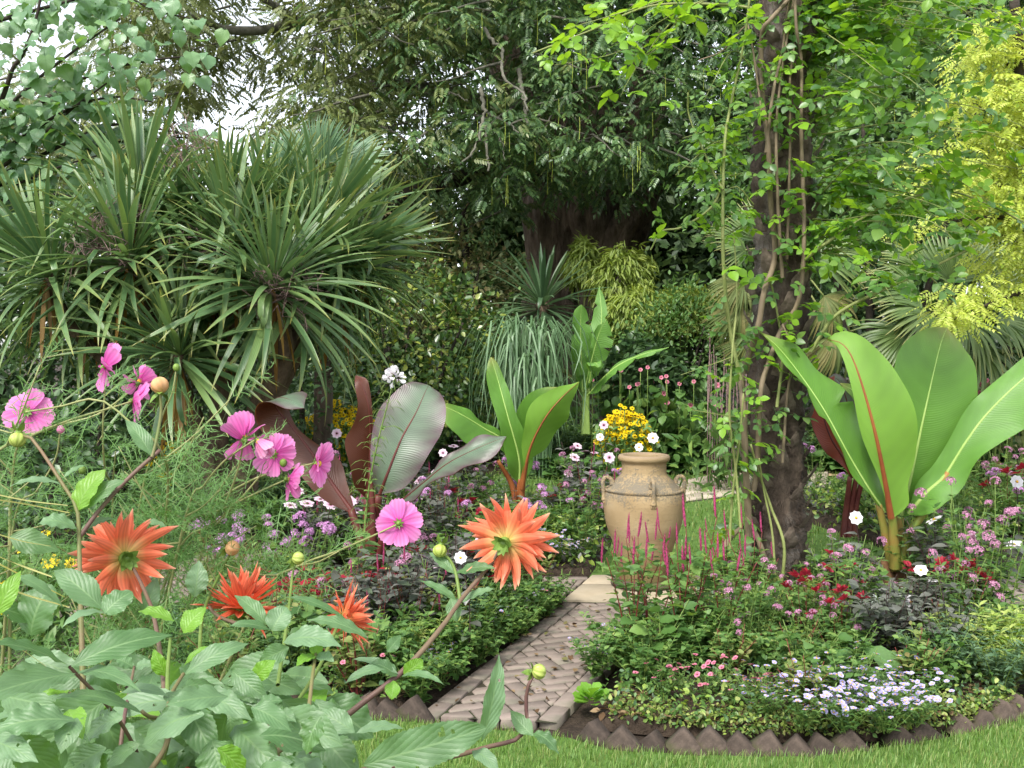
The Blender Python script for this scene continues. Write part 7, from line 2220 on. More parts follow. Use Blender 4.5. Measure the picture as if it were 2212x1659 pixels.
H = dict(
    spike=Herb('bistort', 'bedding plant', 4, 0.58, 0.22, T_hex, 0.085, 7, 'bedgreen', 'stemred', 'spike', 0.5, 0.5, 1, 0.3, 1.0, side=1, rs_=0.0035),
    spikedark=Herb('bistort', 'bedding plant', 6, 0.55, 0.22, T_hex, 0.08, 7, 'bronze', 'stemred', 'spike', 0.3, 0.5, 2, 0.2, 1.0, side=1),
    mauve=Herb('mauve_phlox', 'bedding plant', 9, 0.40, 0.18, T_nar, 0.06, 8, 'bedgreen', 'stemgreen', 'mauve', 0.5, 0.6, 3, 0.1),
    lilac=Herb('lilac_verbena', 'bedding plant', 10, 0.42, 0.20, T_nar, 0.06, 8, 'bedgreen', 'stemgreen', 'lilac', 0.4, 0.6, 4, 0.1),
    bronze=Herb('bronze_dahlia', 'dahlia', 8, 0.42, 0.24, T_hex, 0.10, 7, 'bronze', 'stemdark', None, 0, 0.25, 5, 0.15, side=1, rs_=0.003),
    bronzew=Herb('bronze_dahlia', 'dahlia', 7, 0.46, 0.24, T_hex, 0.10, 7, 'bronze', 'stemdark', 'white', 0.06, 0.25, 6, 0.15, side=1, rs_=0.003, variants=4),
    bronzep=Herb('bronze_dahlia', 'dahlia', 7, 0.50, 0.24, T_hex, 0.10, 7, 'bronze', 'stemdark', 'palepink', 0.28, 0.25, 16, 0.15, side=1, rs_=0.003, variants=3),
    red=Herb('scarlet_amaranth', 'bedding plant', 6, 0.36, 0.15, T_hex, 0.065, 6, 'bedgreen', 'stemred', 'redtuft', 0.6, 0.4, 7, 0.1, side=0),
    redlow=Herb('red_coleus', 'bedding plant', 8, 0.24, 0.18, T_hex, 0.085, 5, 'redleaf', 'stemred', None, 0, 0.2, 8, 0.1),
    lime=Herb('lime_foliage_plant', 'bedding plant', 12, 0.22, 0.17, T_nar, 0.06, 8, 'bedlime', 'stemgreen', None, 0, 0.5, 9, 0.05, side=1),
    green=Herb('leafy_bedding', 'bedding plant', 9, 0.24, 0.20, T_hex, 0.05, 8, 'bedgreen', 'stemgreen', None, 0, 0.4, 10, 0.05, side=2),
    blue=Herb('bluish_bedding', 'bedding plant', 12, 0.26, 0.20, T_nar, 0.055, 8, 'bedblue', 'stemgreen', None, 0, 0.4, 11, 0.05, side=2),
    nem=Herb('nemesia', 'bedding plant', 15, 0.16, 0.20, T_nar, 0.035, 6, 'bedgreen', 'stemgreen', 'nemesia', 0.95, 0.5, 12, 0.05, 1.0, side=2, rs_=0.0013),
    pink=Herb('diascia', 'bedding plant', 9, 0.15, 0.16, T_nar, 0.03, 6, 'bedgreen', 'stemgreen', 'rosepink', 0.55, 0.5, 13, 0.05, 1.0, side=1, rs_=0.0013),
    olive=Herb('olive_bedding', 'bedding plant', 8, 0.30, 0.20, T_hex, 0.065, 7, 'olivebed', 'stemred', None, 0, 0.5, 21, 0.1, side=1, rs_=0.003),
    broad=Herb('broad_bedding', 'bedding plant', 6, 0.30, 0.18, T_brd, 0.095, 5, 'bedgreen', 'stemgreen', None, 0, 0.3, 22, 0.2, rs_=0.003),
    silver=Herb('silver_foliage_plant', 'bedding plant', 9, 0.30, 0.18, T_nar, 0.05, 8, 'silver', 'stemgreen', None, 0, 0.6, 14, 0.05, side=1),
    tall=Herb('tall_bedding', 'bedding plant', 6, 0.62, 0.20, T_nar, 0.09, 9, 'bedgreen', 'stemgreen', 'mauve', 0.3, 0.5, 15, 0.1, side=1, rs_=0.003),
)


def spots(poly, n, mind, seed, avoid=()):
    """scattered planting positions a hand's breadth apart"""
    rs = np.random.default_rng(seed)
    p = np.asarray(poly)
    lo, hi = p.min(0), p.max(0)
    out = []
    for _ in range(n * 40):
        q = rs.uniform(lo, hi)
        if not in_poly(q[:1], q[1:], p)[0]:
            continue
        if any((q[0] - a) ** 2 + (q[1] - b) ** 2 < r_ * r_ for a, b, r_ in avoid):
            continue
        if all((q[0] - o[0]) ** 2 + (q[1] - o[1]) ** 2 > mind * mind for o in out):
            out.append(q)
            if len(out) >= n:
                break
    return out


ORD = 'leftmost,second,third,fourth,fifth,sixth,seventh,eighth,ninth,tenth,eleventh,twelfth,thirteenth,fourteenth,fifteenth,sixteenth,seventeenth,eighteenth,nineteenth,twentieth'.split(',')


def ordinal(label, k, n):
    """where the look does not single one out, its place from the left does"""
    if n > 20:
        return label
    return label + (', leftmost' if k == 0 else ', rightmost' if k == n - 1 else ', %s from left' % ORD[k])


def row(kind, pts, label, group, s=1.0, z=0.06, js=0.12, cat=None):
    pts = sorted(pts, key=lambda q: q[0] / q[1])
    for k, (x, y) in enumerate(pts):
        H[kind].at(x, y, ordinal(label, k, len(pts)), group, s * rnd(1 - js, 1 + js), z, cat)


def G(*xy):
    return [tuple(gnd(x, y)[:2]) for x, y in xy]


def wj(n, x, y, rx, ry):
    """n positions around a world point"""
    return [(x + RNG.normal(0, rx), y + RNG.normal(0, ry)) for _ in range(n)]


# --- right bed
row('spike', [(0.60, 5.02), (0.72, 5.22), (0.84, 5.06), (0.95, 5.28), (0.66, 5.42), (1.05, 5.10)], 'red-stemmed bistort with magenta flower spikes in front of the urn', 'bistorts in front of the urn', 1.06)
row('spike', [(1.30, 6.05), (1.40, 5.85)], 'red-stemmed bistort with pink spikes left of the rose-clad trunk', 'bistorts left of the rose-clad trunk', 0.8)
row('mauve', [(1.15, 5.35), (1.28, 5.15), (1.4, 5.4), (1.5, 5.1), (1.62, 5.35), (1.3, 5.6), (1.55, 5.65), (1.2, 4.95), (1.72, 5.6), (1.42, 4.92), (1.65, 5.0), (1.12, 5.55), (1.8, 6.0), (1.92, 5.75), (1.36, 5.95)],
    'mauve-flowered bedding plant at the foot of the rose-clad trunk', 'mauve flowers at the foot of the trunk', 0.6)
row('red', [(1.52, 5.28), (1.60, 5.48), (1.70, 5.22), (1.60, 5.05)], 'scarlet-leaved amaranth in front of the rose-clad trunk', 'scarlet plants in front of the trunk', 0.82)
row('red', [(2.0, 5.85), (2.04, 6.05), (1.98, 6.15)], 'scarlet-leaved amaranth left of the big banana stem', 'scarlet plants left of the banana stem', 0.65)
row('red', [(2.42, 5.4), (2.48, 5.6), (2.38, 5.75)], 'scarlet-leaved amaranth behind the lime mound at right', 'scarlet plants behind the lime mound', 0.95)
row('bronze', [(1.85, 5.25), (1.98, 5.05), (2.08, 5.35), (1.92, 5.5), (2.2, 5.15), (1.82, 4.95), (2.05, 4.85)], 'dark bronze-leaved dahlia bush in the right bed', 'bronze dahlias in the right bed', 0.8)
row('bronzew', [(2.18, 5.42), (2.28, 5.6)], 'low bronze dahlia bush below the big banana plant', 'low bronze dahlias below the banana plant', 0.7)
row('bronzew', [(1.98, 6.3), (2.12, 6.2)], 'bronze dahlia bush left of the big banana leaf stalks', 'bronze dahlias left of the stalks', 0.75)
row('bronzew', [(2.6, 6.2), (2.75, 6.5), (2.7, 5.9)], 'bronze dahlia bush right of the big banana plant', 'bronze dahlias right of the banana', 1.1)
row('tall', [(2.5, 6.3), (2.62, 5.95), (2.75, 6.15), (2.85, 6.5), (2.7, 6.75), (2.55, 5.5), (2.7, 5.6), (2.9, 6.8)], 'tall green bedding at the right edge of the right bed', 'tall bedding at the right edge', 1.0)
row('lime', [(2.32, 4.85), (2.5, 4.95), (2.42, 4.72), (2.58, 5.12), (2.26, 4.68), (2.15, 4.9), (2.66, 4.98)], 'lime-variegated foliage mound at the right end of the bed', 'lime mounds at the right end', 1.15)
row('blue', [(2.2, 5.0), (2.35, 5.1), (2.1, 4.72), (2.5, 5.25), (1.95, 4.7), (2.38, 4.58), (2.2, 4.56), (2.55, 4.78)], 'bluish ferny bedding beside the lime mound', 'bluish bedding beside the lime mound', 1.0)
row('nem', [(1.06, 4.24), (1.18, 4.10), (1.34, 4.06), (1.50, 4.07), (1.64, 4.14), (1.3, 4.3), (1.46, 4.4), (1.72, 4.4), (1.42, 4.2)],
    'lilac-white nemesia spilling over the brick edging', 'nemesias along the front edging', 1.05)
row('green', [(0.6, 4.62), (0.75, 4.8), (0.92, 4.75), (1.08, 4.85), (0.85, 4.98), (1.25, 4.8), (1.58, 4.75), (0.55, 4.82), (1.3, 4.6), (1.9, 4.55), (0.98, 5.05)],
    'small-leaved green bedding at the front of the right bed', 'green filler in the right bed', 0.95)
row('pink', [(0.66, 4.46), (0.82, 4.42), (0.95, 4.38), (0.74, 4.56), (1.08, 4.45), (0.9, 4.54)], 'low pink-flowered diascia near the left end of the edging', 'pink diascias near the edging', 1.0)
row('lime', [(0.52, 4.98), (0.58, 5.2), (1.2, 5.5), (1.85, 6.25), (1.6, 6.35)], 'small lime-green plant among the bistorts and trunk base', 'lime plants among the bistorts', 0.75)
row('silver', [(1.96, 5.3), (2.0, 5.42)], 'silver filigree foliage among the bronze dahlias', 'silver foliage among the bronze dahlias', 0.9)
row('green', spots(BED_R, 9, 0.3, 5, ((1.73, 6.75, 0.25), (2.44, 6.5, 0.25))), 'leafy green bedding filling gaps in the right bed', 'leafy gap fillers in the right bed', 1.1)
row('olive', spots(BED_R, 8, 0.3, 15, ((1.73, 6.75, 0.25), (2.44, 6.5, 0.25))), 'olive red-stemmed bedding in the right bed', 'olive bedding in the right bed', 0.85)
row('broad', spots(BED_R, 7, 0.3, 25, ((1.73, 6.75, 0.25), (2.44, 6.5, 0.25))), 'broader-leaved bedding in the right bed', 'broader-leaved bedding in the right bed', 1.0)

row('green', [(0.40, 4.78), (0.50, 5.0), (0.60, 5.25), (0.70, 5.5)], 'leafy green bedding spilling on to the right edge of the brick path', 'green spill on the right of the path', 0.8)
row('nem', [(0.42, 4.92), (0.56, 5.12)], 'lilac nemesia spilling on to the right edge of the path', 'nemesias right of the path', 0.8)
# --- left bed
row('lilac', [(-1.72, 6.15), (-1.5, 6.25), (-1.6, 6.02), (-1.35, 6.18), (-1.42, 6.0), (-1.2, 6.2), (-1.8, 5.95), (-1.25, 5.95)], 'lilac verbena at the left of the purple banana plant', 'lilac verbenas left of the purple banana', 1.1)
row('redlow', [(-1.02, 5.75), (-0.86, 5.62), (-0.7, 5.72), (-1.15, 5.6), (-0.95, 5.48), (-0.62, 5.88), (-0.75, 5.5), (-1.25, 5.72)], 'deep red coleus at the foot of the purple banana plant', 'red coleus by the purple banana', 1.2)
row('bronze', [(-0.55, 5.4), (-0.4, 5.6), (-0.62, 5.2), (-0.3, 5.75), (-0.5, 5.85), (-0.75, 5.3), (-0.25, 6.0)], 'dark bronze-leaved dahlia bush in the left bed', 'bronze dahlias in the left bed', 1.0)
row('bronzep', [(-0.3, 5.5), (-0.15, 6.1)], 'bronze dahlia with pale pink star flowers in the left bed', 'pale pink bronze dahlias in the left bed', 1.05)
row('spikedark', [(-0.66, 5.0), (-0.5, 5.1), (-0.85, 5.1)], 'dark-leaved red-spiked plant near the front of the left bed', 'dark spiked plants in the left bed', 0.85)
row('red', [(-0.2, 5.85), (-0.35, 6.05), (-0.58, 6.1)], 'scarlet-leaved amaranth right of the purple banana plant', 'scarlet plants right of the purple banana', 0.9)
row('lime', [(-0.40, 5.02), (-0.30, 5.2), (-0.24, 5.36), (-0.48, 4.86), (-0.14, 5.56)], 'yellow-lime foliage mound along the left edge of the brick path', 'lime mounds along the path', 0.95)
row('green', [(-0.55, 4.8), (-0.7, 4.7), (-0.85, 4.85), (-0.2, 5.3), (-0.08, 5.6), (0.0, 5.85), (0.1, 6.05), (-1.0, 4.75), (-0.6, 4.98), (-0.3, 5.0), (-0.45, 5.3), (-1.2, 4.9), (-1.4, 4.8), (-0.9, 5.25), (-1.1, 5.2), (-1.35, 5.3), (-0.15, 5.75)],
    'leafy green bedding in the left bed', 'green filler in the left bed', 1.05)
row('nem', [(-0.16, 5.42), (-0.02, 5.72), (0.06, 5.92), (-0.34, 4.98), (-0.42, 4.80)], 'pale lilac nemesia spilling on to the left edge of the path', 'nemesias beside the path', 0.8)
row('pink', [(0.10, 6.16), (0.14, 6.0), (0.02, 6.2), (-0.62, 4.62), (-0.75, 4.58)], 'low pink diascia at the edge of the left bed', 'pink diascias at the left bed edge', 1.0)
row('mauve', [(-0.9, 6.0), (-0.7, 6.2), (-0.42, 5.35), (-1.0, 5.35), (-0.5, 6.25)], 'mauve-flowered bedding around the purple banana plant', 'mauve flowers in the left bed', 1.0)
row('green', spots(BED_L, 12, 0.3, 6, ((-0.82, 5.95, 0.15),)), 'leafy green bedding filling gaps in the left bed', 'leafy gap fillers in the left bed', 1.15)
row('olive', spots(BED_L, 12, 0.3, 16, ((-0.82, 5.95, 0.15),)), 'olive red-stemmed bedding in the left bed', 'olive bedding in the left bed', 1.1)
row('broad', spots(BED_L, 8, 0.3, 26, ((-0.82, 5.95, 0.15),)), 'broader-leaved bedding in the left bed', 'broader-leaved bedding in the left bed', 1.0)
row('blue', spots(BED_L, 12, 0.3, 8), 'bluish ferny bedding scattered in the left bed', 'bluish bedding in the left bed', 1.0)

row('green', [(-0.42, 4.56), (-0.34, 4.74), (-0.26, 4.92), (-0.17, 5.1), (-0.1, 5.3), (-0.02, 5.48), (0.06, 5.66), (0.12, 5.84), (0.19, 6.02), (0.26, 6.22)], 'leafy green bedding spilling on to the left edge of the brick path', 'green spill on the left of the path', 0.85, 0.02)
# --- bed behind the cross path
for kd, n_, lb, gp, sc, sd in (('lilac', 7, 'lilac verbena round the young green banana plant', 'lilac verbenas round the young banana', 1.1, 31), ('spikedark', 9, 'dark-leaved plant with pink spikes left of the urn', 'dark spiked plants left of the urn', 1.05, 32),
                               ('bronze', 9, 'dark bronze foliage plant beyond the left cross path', 'bronze plants beyond the cross path', 1.05, 33), ('green', 20, 'leafy green bedding beyond the left cross path', 'green filler beyond the cross path', 1.4, 34),
                               ('bronzep', 4, 'bronze dahlia with pale pink flowers beyond the left cross path', 'pink bronze dahlias beyond the cross path', 1.25, 35), ('silver', 4, 'silver foliage plant beyond the left cross path', 'silver plants beyond the cross path', 1.1, 36),
                               ('lime', 8, 'lime foliage plant beyond the left cross path', 'lime plants beyond the cross path', 1.3, 37), ('red', 4, 'scarlet plant beyond the left cross path', 'scarlet plants beyond the cross path', 0.9, 38),
                               ('tall', 8, 'tall green bedding left of the urn', 'tall bedding left of the urn', 1.0, 39)):
    row(kd, spots(BED_BL, n_, 0.28, sd, ((0.06, 8.4, 0.2),)), lb, gp, sc)
row('nem', [(0.2, 7.3), (0.32, 7.35), (0.05, 7.28), (0.44, 7.45), (-0.1, 7.3)], 'white-lilac nemesia along the far edge of the left cross path', 'nemesias beyond the cross path', 1.1)
# --- under the cordyline, back right, far border
for kd, n_, lb, gp, sc, sd, bd in (('green', 20, 'leafy green bedding under the cordyline', 'green filler under the cordyline', 1.5, 41, BED_CORD), ('blue', 12, 'bluish ferny bedding under the cordyline', 'bluish bedding under the cordyline', 1.6, 42, BED_CORD),
                                   ('red', 6, 'scarlet plant behind the rose-clad trunk', 'scarlet plants behind the trunk', 1.3, 43, BED_BR), ('lilac', 4, 'lilac verbena behind the big banana plant', 'lilac verbenas behind the big banana', 1.2, 44, BED_BR),
                                   ('tall', 9, 'tall green bedding behind the big banana plant', 'tall bedding behind the big banana', 1.1, 45, BED_BR), ('green', 12, 'leafy bedding behind the big banana plant', 'green filler behind the big banana', 1.4, 46, BED_BR)):
    row(kd, spots(bd, n_, 0.3, sd), lb, gp, sc)
FARSTRIP = [(-6.5, 13.15), (6.8, 13.15), (6.8, 14.6), (-6.5, 14.6)]
for q_, (a_, b_, w_) in enumerate(((-6.5, -2.2, 'left part of the far border'), (-2.2, 1.8, 'middle of the far border'), (1.8, 6.8, 'right part of the far border'))):
    row('green', spots([(a_, 13.15), (b_, 13.15), (b_, 14.6), (a_, 14.6)], 18, 0.33, 60 + q_), 'leafy green plant in the ' + w_, 'green plants in the ' + w_, 2.3, z=0.03)
for kd, n_, lb, gp, sc, sd in (('blue', 20, 'greyish feathery border plant along the far edge of the lawn', 'greyish plants of the far border', 2.2, 52),
                               ('lime', 16, 'pale lime border plant along the far edge of the lawn', 'lime plants of the far border', 2.0, 53), ('silver', 8, 'silvery border plant along the far edge of the lawn', 'silvery plants of the far border', 2.0, 54)):
    row(kd, spots(FARSTRIP, n_, 0.35, sd), lb, gp, sc, z=0.03)

# --- single flowers that stand out
def star(px, kind, label, z0=0.1, sc=1.0, base=None, cat='flower'):
    c = at(*px)
    b = np.array([c[0] + 0.04, c[1] + 0.05, z0]) if base is None else np.array(base)
    o = thing('single_dahlia', label, cat, b)
    S = catmull([b, (b + c) / 2 + [0.02, 0.01, 0.02], c], 10)
    world_part('stem', Geo().add(*tube(S, 0.003, 5)), MAT['stemdark'], o)
    M3 = frames(np.array([1.0, 0.1, 0.1]), np.array([rnd(-0.2, 0.2), -1.0, 0.35]))[0] * sc
    put('flower', BL[kind][0], o, m4(M3 * 0.82, c - [0, 0.01, 0]))
    g = Geo().inst(T_hex, frames(RNG.normal(0, 1, (8, 3)) * [1, 1, 0.3], np.tile([0, -0.2, 1.0], (8, 1))) * 0.09, S[[2, 3, 4, 4, 5, 6, 6, 7]])
    world_part('foliage', g, MAT['bronze'], o, 'stuff')
    return o


star((1848, 1118, 6.1), 'white', 'white star dahlia left of the big banana stalks', sc=1.15)
star((1967, 1300, 5.35), 'white', 'white star dahlia in front of the banana base', sc=1.1)
star((2100, 1158, 6.3), 'white', 'white dahlia right of the big banana stalks', sc=0.9)
star((2195, 1040, 6.6), 'white', 'white dahlia at the right edge', sc=1.2)
star((995, 1204, 4.9), 'white', 'white star dahlia left of the large orange dahlia', sc=0.85)
star((957, 978, 7.6), 'palepink', 'pale pink star dahlia right of the purple banana leaf', sc=0.9)
star((728, 936, 8.6), 'palepink', 'pale pink dahlia in front of the left yellow daisies', sc=1.2)
star((1316, 988, 8.2), 'palepink', 'pale pink dahlia just left of the urn rim', sc=1.25)
star((1296, 944, 9.0), 'white', 'white dahlia left of the right yellow daisies', sc=1.0)
star((1304, 918, 9.4), 'palepink', 'pale dahlia at the left end of the right yellow daisies', sc=1.2)
star((1410, 946, 9.6), 'white', 'white dahlia above the urn rim at right', sc=1.5)
star((1380, 966, 9.2), 'white', 'white dahlia directly above the urn rim', sc=1.1)

# --- white spider flower on a tall stalk
sb = at(788, 1290, 5.5)
spf = thing('spider_flower', 'tall white spider flower in front of the purple banana plant', 'flower', (sb[0], sb[1], 0.06))
S = catmull([(sb[0], sb[1], 0.06), at(786, 1180, 5.5), at(796, 1060, 5.5), at(815, 960, 5.48), at(838, 870, 5.46), at(852, 815, 5.45)], 30)
world_part('stem', Geo().add(*tube(S, np.linspace(0.007, 0.003, 30), 7)), MAT['stemgreen'], spf)
g = Geo()
for k in range(6, 29):
    for q in range(4):
        a = rnd(0, 6.28)
        d_ = norm(np.array([math.cos(a), math.sin(a), rnd(-0.2, 0.4)]))
        ln_ = rnd(0.06, 0.13)
        S2 = catmull([S[k], S[k] + d_ * ln_ * 0.6 + [0, 0, 0.015], S[k] + d_ * ln_ - [0, 0, 0.02]], 5)
        g.add(*tube(S2, [0.0009, 0.0009, 0.001, 0.0018, 0.0012], 4))
world_part('seed_pods', g, MAT['stemgreen'], spf, 'stuff')
M_, T_ = [], []
for k in range(2, 24):
    for q in range(4):
        a = rnd(0, 6.28)
        M_.append(frames(np.array([math.cos(a), math.sin(a), rnd(-0.3, 0.5)]), np.array([0, -0.3, 1.0]))[0] * rnd(0.03, 0.07) * (1.6 if k < 14 else 0.8))
        T_.append(S[k])
world_part('foliage', Geo().inst(T_hex, M_, T_), MAT['bedgreen'], spf, 'stuff')
wp = leaf_t(1, 0.28, [(0, 0.08), (0.3, 0.3), (0.65, 1), (0.9, 0.7), (1, 0.1)], 6, 1, 0.2, 0.1)
pm = Geo().add(*wp).mesh('petal', MAT['whitepet'])
for k in range(46):
    d_ = norm(RNG.normal(0, 1, 3) + [0, -0.2, 0.35])
    put('petal', pm, spf, m4(frames(d_, RNG.normal(0, 1, 3))[0] * 0.042, S[-1] + d_ * 0.025))

# --- yellow daisies
yd = Geo()
t = leaf_t(1, 0.30, [(0, 0.4), (0.5, 1), (1, 0.3)], 3, 1, 0.1, 0.1)
for k in range(9):
    a = k * 2 * math.pi / 9
    yd.inst(t, frames(np.array([math.cos(a), math.sin(a), 0.1]), np.array([0, 0, 1.0])), [[0.1 * math.cos(a), 0.1 * math.sin(a), 0]])
e, f, u = ell(0.26, 0.26, 0.24, 6, 4)
yc = (np.asarray(e) + [0, 0, 0.12], [f], u)
YD = merge(yd)


def daisies(label, cx, cy, rx, ry, h, n, hmin=0.35):
    o = thing('yellow_daisy_clump', label, 'daisies', (cx, cy, 0.03))
    a, r_ = rnd(0, 6.28, n), np.sqrt(RNG.random(n))
    P = np.stack([cx + rx * r_ * np.cos(a), cy + ry * r_ * np.sin(a), h * (1 - 0.35 * r_ ** 2) + RNG.normal(0, 0.05, n)], 1)
    lowm = RNG.random(n) < 0.3
    P[lowm, 2] *= rnd(hmin, 1, lowm.sum())
    N_ = norm(RNG.normal(0, 0.3, (n, 3)) + [0, -0.6, 0.8])
    M = frames(np.tile([1.0, 0.1, 0.0], (n, 1)), N_) * rnd(0.026, 0.038, n)[:, None, None]
    world_part('blooms', Geo().inst(YD, M, P, 0).inst(yc, M, P, 1), [MAT['yellowpet'], MAT['cone']], o, 'stuff')
    m = 1300
    Q = np.stack([cx + rnd(-1, 1, m) * rx, cy + rnd(-1, 1, m) * ry, RNG.random(m) * h * 0.85], 1)
    world_part('foliage', Geo().inst(T_nar, scatter_frames(m, norm(RNG.normal(0, 1, (m, 3)) + [0, -0.3, 0.3]), 0.1) * rnd(0.06, 0.12, m)[:, None, None], Q), MAT['bedgreen'], o, 'stuff')
    for k in range(0, n, 6):
        S = catmull([[cx + (P[k, 0] - cx) * 0.5, cy + (P[k, 1] - cy) * 0.5, 0.03], P[k] * [1, 1, 0.6], P[k]], 6)
        world_part('stem', Geo().add(*tube(S, 0.005, 4)), MAT['stemgreen'], o)


p1_, p2_ = at(728, 920, 11.9), at(1353, 930, 12.0)
daisies('bright yellow daisy clump behind the purple banana plant', p1_[0], p1_[1], 0.5, 0.3, 0.92, 300)
daisies('bright yellow daisy clump directly above the urn', p2_[0], p2_[1], 0.36, 0.3, 0.84, 260)
p3_ = at(330, 1000, 9.0)
daisies('sparse yellow daisies between the cordyline trunks', p3_[0] + 0.35, p3_[1], 0.55, 0.3, 0.75, 34)
p4_ = at(50, 1090, 5.4)
daisies('few yellow daisies low behind the left dahlia leaves', p4_[0], p4_[1], 0.35, 0.3, 0.62, 16)


# --- broad-leaved plants
def hosta(label, x, y, n, L_, mat='hosta', z=0.05, up=0.5, name='broad_leaved_plant', group=None, tpl=None):
    o = thing(name, label, 'plant', (x, y, z), group)
    ms = [Geo().add(*(tpl or T_brd)).mesh('leaf', MAT[mat])]
    for k in range(n):
        a = k * 2.4 + rnd(-0.3, 0.3)
        f = (k + 0.5) / n
        d_ = np.array([math.cos(a), math.sin(a), up * (1.4 - f) + rnd(-0.1, 0.1)])
        b_ = np.array([x, y, z]) + np.array([math.cos(a), math.sin(a), 0]) * L_ * 0.25 * f + [0, 0, L_ * 0.55 * (1.1 - f)]
        put('leaf', ms[0], o, m4(frames(d_, np.array([math.cos(a) * -0.3, math.sin(a) * -0.3 - 0.2, 1]))[0] * L_ * rnd(0.75, 1.15), b_))
    return o


px_ = gnd(1265, 1545)
hosta('pale green rosette at the lower right corner of the brick path', px_[0] + 0.03, px_[1] + 0.05, 26, 0.075, 'bedlimeg' if 'bedlimeg' in MAT else 'dahliay', 0.03, 0.9, 'rosette_plant', tpl=T_rnd)
for k, (x, y) in enumerate(G((1735, 1500), (1800, 1520), (1960, 1530))):
    hosta(['broad puckered green leaves below the bronze dahlias', 'smaller broad green leaves beside the puckered ones', 'broad dark leaves behind the right nemesias'][k], x, y + 0.1, 7, 0.17, 'hosta', 0.05, 0.7)
for k in range(14):
    x = 1.75 + k * 0.2 + rnd(-0.05, 0.05)
    hosta(ordinal('mid-green hosta in the row beyond the pale path', k, 14), x, 13.25 + rnd(-0.1, 0.25), 16, rnd(0.22, 0.3), 'hosta', 0.02, 0.6, 'hosta', 'hostas beyond the pale path')
for k in range(7):
    x = 0.4 + k * 0.22
    hosta(ordinal('pale hosta behind the urn', k, 7), x, 12.6 + rnd(-0.1, 0.3), 14, rnd(0.2, 0.28), 'hosta', 0.02, 0.6, 'hosta', 'hostas behind the urn')
for k in range(8):
    hosta(ordinal('glossy broad-leaved plant at the far right lawn edge', k, 8), 5.0 + k * 0.25, 12.1 + rnd(-0.15, 0.15), 14, 0.24, 'hosta', 0.02, 0.6, 'hosta', 'broad leaves at the far right lawn')


# --- pink-flowered leafy plant and dusty spikes in the far border
def busy(label, px, h, w, bl, nb, lmat='bedgreen', L_=0.16, name='balsam', bs=2.4):
    c = at(*px)
    o = thing(name, label, 'plant', (c[0], c[1], 0.02))
    n = 240
    Q = np.stack([c[0] + RNG.normal(0, w, n), c[1] + RNG.normal(0, 0.2, n), rnd(0.1, h, n)], 1)
    world_part('foliage', Geo().inst(T_brd, scatter_frames(n, norm(RNG.normal(0, 1, (n, 3)) + [0, -0.5, 0.1]), 0.25) * rnd(0.6 * L_, 1.2 * L_, n)[:, None, None], Q), MAT[lmat], o, 'stuff')
    for k in range(nb):
        p = np.array([c[0] + RNG.normal(0, w), c[1] - 0.15 + RNG.normal(0, 0.12), h + rnd(-0.1, 0.25)])
        put('flower', BL[bl][k % 2], o, m4(frames(np.array([1.0, 0, 0.2]), np.array([rnd(-0.4, 0.4), -1, 0.4]))[0] * bs, p))
        world_part('stem', Geo().add(*tube(catmull([[p[0], p[1] + 0.1, 0.05], p * [1, 1, 0.6], p], 6), 0.006, 4)), MAT['stemgreen'], o)
    return o


busy('tall balsam with pale pink flowers right of the torn banana plant', (1385, 860, 13.3), 1.15, 0.32, 'rosepink', 14, bs=1.9)
busy('leafy balsam left of the dusty flower spikes', (1480, 880, 13.3), 0.95, 0.3, 'rosepink', 6)
busy('leafy pink-dotted bush at the far right behind the banana', (2180, 870, 11.2), 1.05, 0.4, 'rosepink', 40, 'olive', 0.09, 'pink_bush', 1.8)
ac = thing('acanthus_clump', 'dusty pink acanthus spikes left of the palm trunk', 'plant', (*at(1570, 860, 11.6)[:2], 0.02))
for k in range(17):
    c = at(1530 + (k * 37) % 90, 720 + (k * 53) % 110, 11.6 + 0.15 * (k % 4))
    hgt = rnd(0.45, 0.7)
    n = 18
    S = np.stack([np.full(n, c[0]) + 0.02 * np.sin(np.linspace(0, 2, n) + k), np.full(n, c[1]), np.linspace(c[2] - hgt, c[2], n)], 1)
    g = Geo().add(*tube(S, 0.014 * np.where(np.arange(n) % 2, 1, 0.5) * np.linspace(1.1, 0.35, n), 6))
    g.add(*tube(np.array([[c[0], c[1], 0.05], [c[0], c[1], c[2] - hgt]]), 0.006, 4))
    world_part('flower_spike', g, MAT['dryspike'], ac)
Q = np.stack([RNG.normal(ac.location[0], 0.3, 260), RNG.normal(11.6, 0.3, 260), rnd(0.05, 0.9, 260)], 1)
world_part('foliage', Geo().inst(T_nar, scatter_frames(260, norm(RNG.normal(0, 1, (260, 3)) + [0, 0, 0.6]), 0.1) * 0.2, Q), MAT['bedgreen'], ac, 'stuff')


row('tall', [(1.12, 4.95), (1.22, 5.15), (1.75, 5.4), (1.9, 5.6), (2.3, 5.3)], 'thin-stemmed taller plant in the middle of the right bed', 'thin taller plants in the right bed', 0.78)


# --- low ground cover closing the gaps
def cover(name, label, poly, n, sz, hmax, mats, z=0.05):
    x, y = sample_poly(poly, n)
    P = np.stack([x, y, z + RNG.random(n) ** 1.7 * hmax], 1)
    M = scatter_frames(n, norm(RNG.normal(0, 1, (n, 3)) + [0, -0.1, 0.35]), 0.0) * rnd(sz * 0.6, sz * 1.3, n)[:, None, None]
    g = Geo()
    k = RNG.integers(0, len(mats), n)
    for i in range(len(mats)):
        g.inst(T_oval, M[k == i], P[k == i], i)
    o = put(name, g.mesh(name, [MAT[m] for m in mats]), None, None, 'stuff')
    return tag(o, label, 'ground cover')


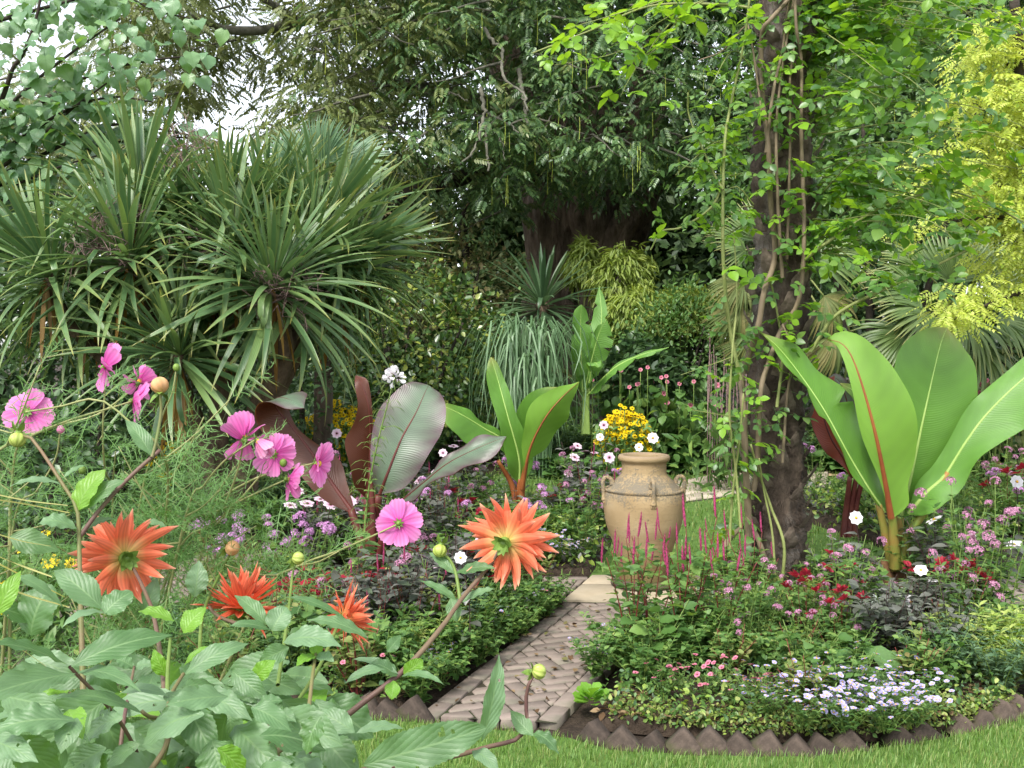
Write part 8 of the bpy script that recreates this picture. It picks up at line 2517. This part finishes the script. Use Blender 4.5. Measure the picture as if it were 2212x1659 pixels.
cover('ground_cover', 'low mixed leaves covering the soil of the left bed', BED_L, 12000, 0.028, 0.13, ['bedgreen', 'bedgreen', 'bedgreen', 'bedlime', 'bedblue'])
cover('ground_cover', 'low mixed leaves covering the soil of the right bed', BED_R, 12000, 0.028, 0.12, ['bedgreen', 'bedgreen', 'bedgreen', 'bedlime', 'bedblue'])
cover('ground_cover', 'tiny leaves creeping over the right bed edging', [(0.42, 4.30), (0.9, 4.12), (1.6, 4.12), (2.2, 4.40), (2.3, 4.6), (1.6, 4.3), (0.9, 4.3), (0.5, 4.45)], 3500, 0.022, 0.07, ['bedgreen', 'bedlime', 'olivebed'], 0.03)
cover('ground_cover', 'low leaves in the bed behind the cross path', BED_BL, 6000, 0.05, 0.22, ['bedgreen', 'bedgreen', 'bedlime', 'bronze'])
cover('ground_cover', 'low leaves under the cordyline', BED_CORD, 6000, 0.06, 0.3, ['bedgreen', 'darkshrub', 'bedblue'])
cover('ground_cover', 'low leaves in the back right bed', BED_BR, 3500, 0.055, 0.25, ['bedgreen', 'bedlime', 'bronze'])
cover('ground_cover', 'leafy floor of the far border', [(-9, 13.2), (9, 13.2), (12, 22), (-12, 22)], 22000, 0.10, 0.5, ['bedgreen', 'midshrub', 'darkshrub'], 0.0)
cover('ground_cover', 'low leaves in the near dahlia bed', BED_FRONT, 2500, 0.05, 0.2, ['bedgreen', 'darkshrub'])


def litter(label, poly, n, z):
    x, y = sample_poly(poly, n)
    P = np.stack([x, y, np.full(n, z) + RNG.random(n) * 0.02], 1)
    a = rnd(0, 6.28, n)
    M = frames(np.stack([np.cos(a), np.sin(a), RNG.normal(0, 0.25, n)], 1), norm(RNG.normal(0, 0.35, (n, 3)) + [0, 0, 1])) * rnd(0.018, 0.05, n)[:, None, None]
    o = put('leaf_litter', Geo().inst(T_oval, M, P).mesh('leaf_litter', MAT['litter']), None, None, 'stuff')
    return tag(o, label, 'leaf litter')


litter('brown leaf litter on the soil along the right bed edging', [(0.36, 4.32), (0.9, 4.17), (1.6, 4.19), (2.2, 4.47), (2.3, 4.8), (1.0, 4.6), (0.5, 4.7)], 1500, 0.045)
litter('brown leaf litter along the edge of the left bed', [(-2.0, 4.56), (-0.42, 4.54), (0.25, 6.33), (0.0, 6.3), (-0.6, 4.8), (-2.0, 4.9)], 900, 0.045)
litter('specks of fallen leaf on the brick path', [pl1, pr1, pr2, pl2], 90, 0.014)
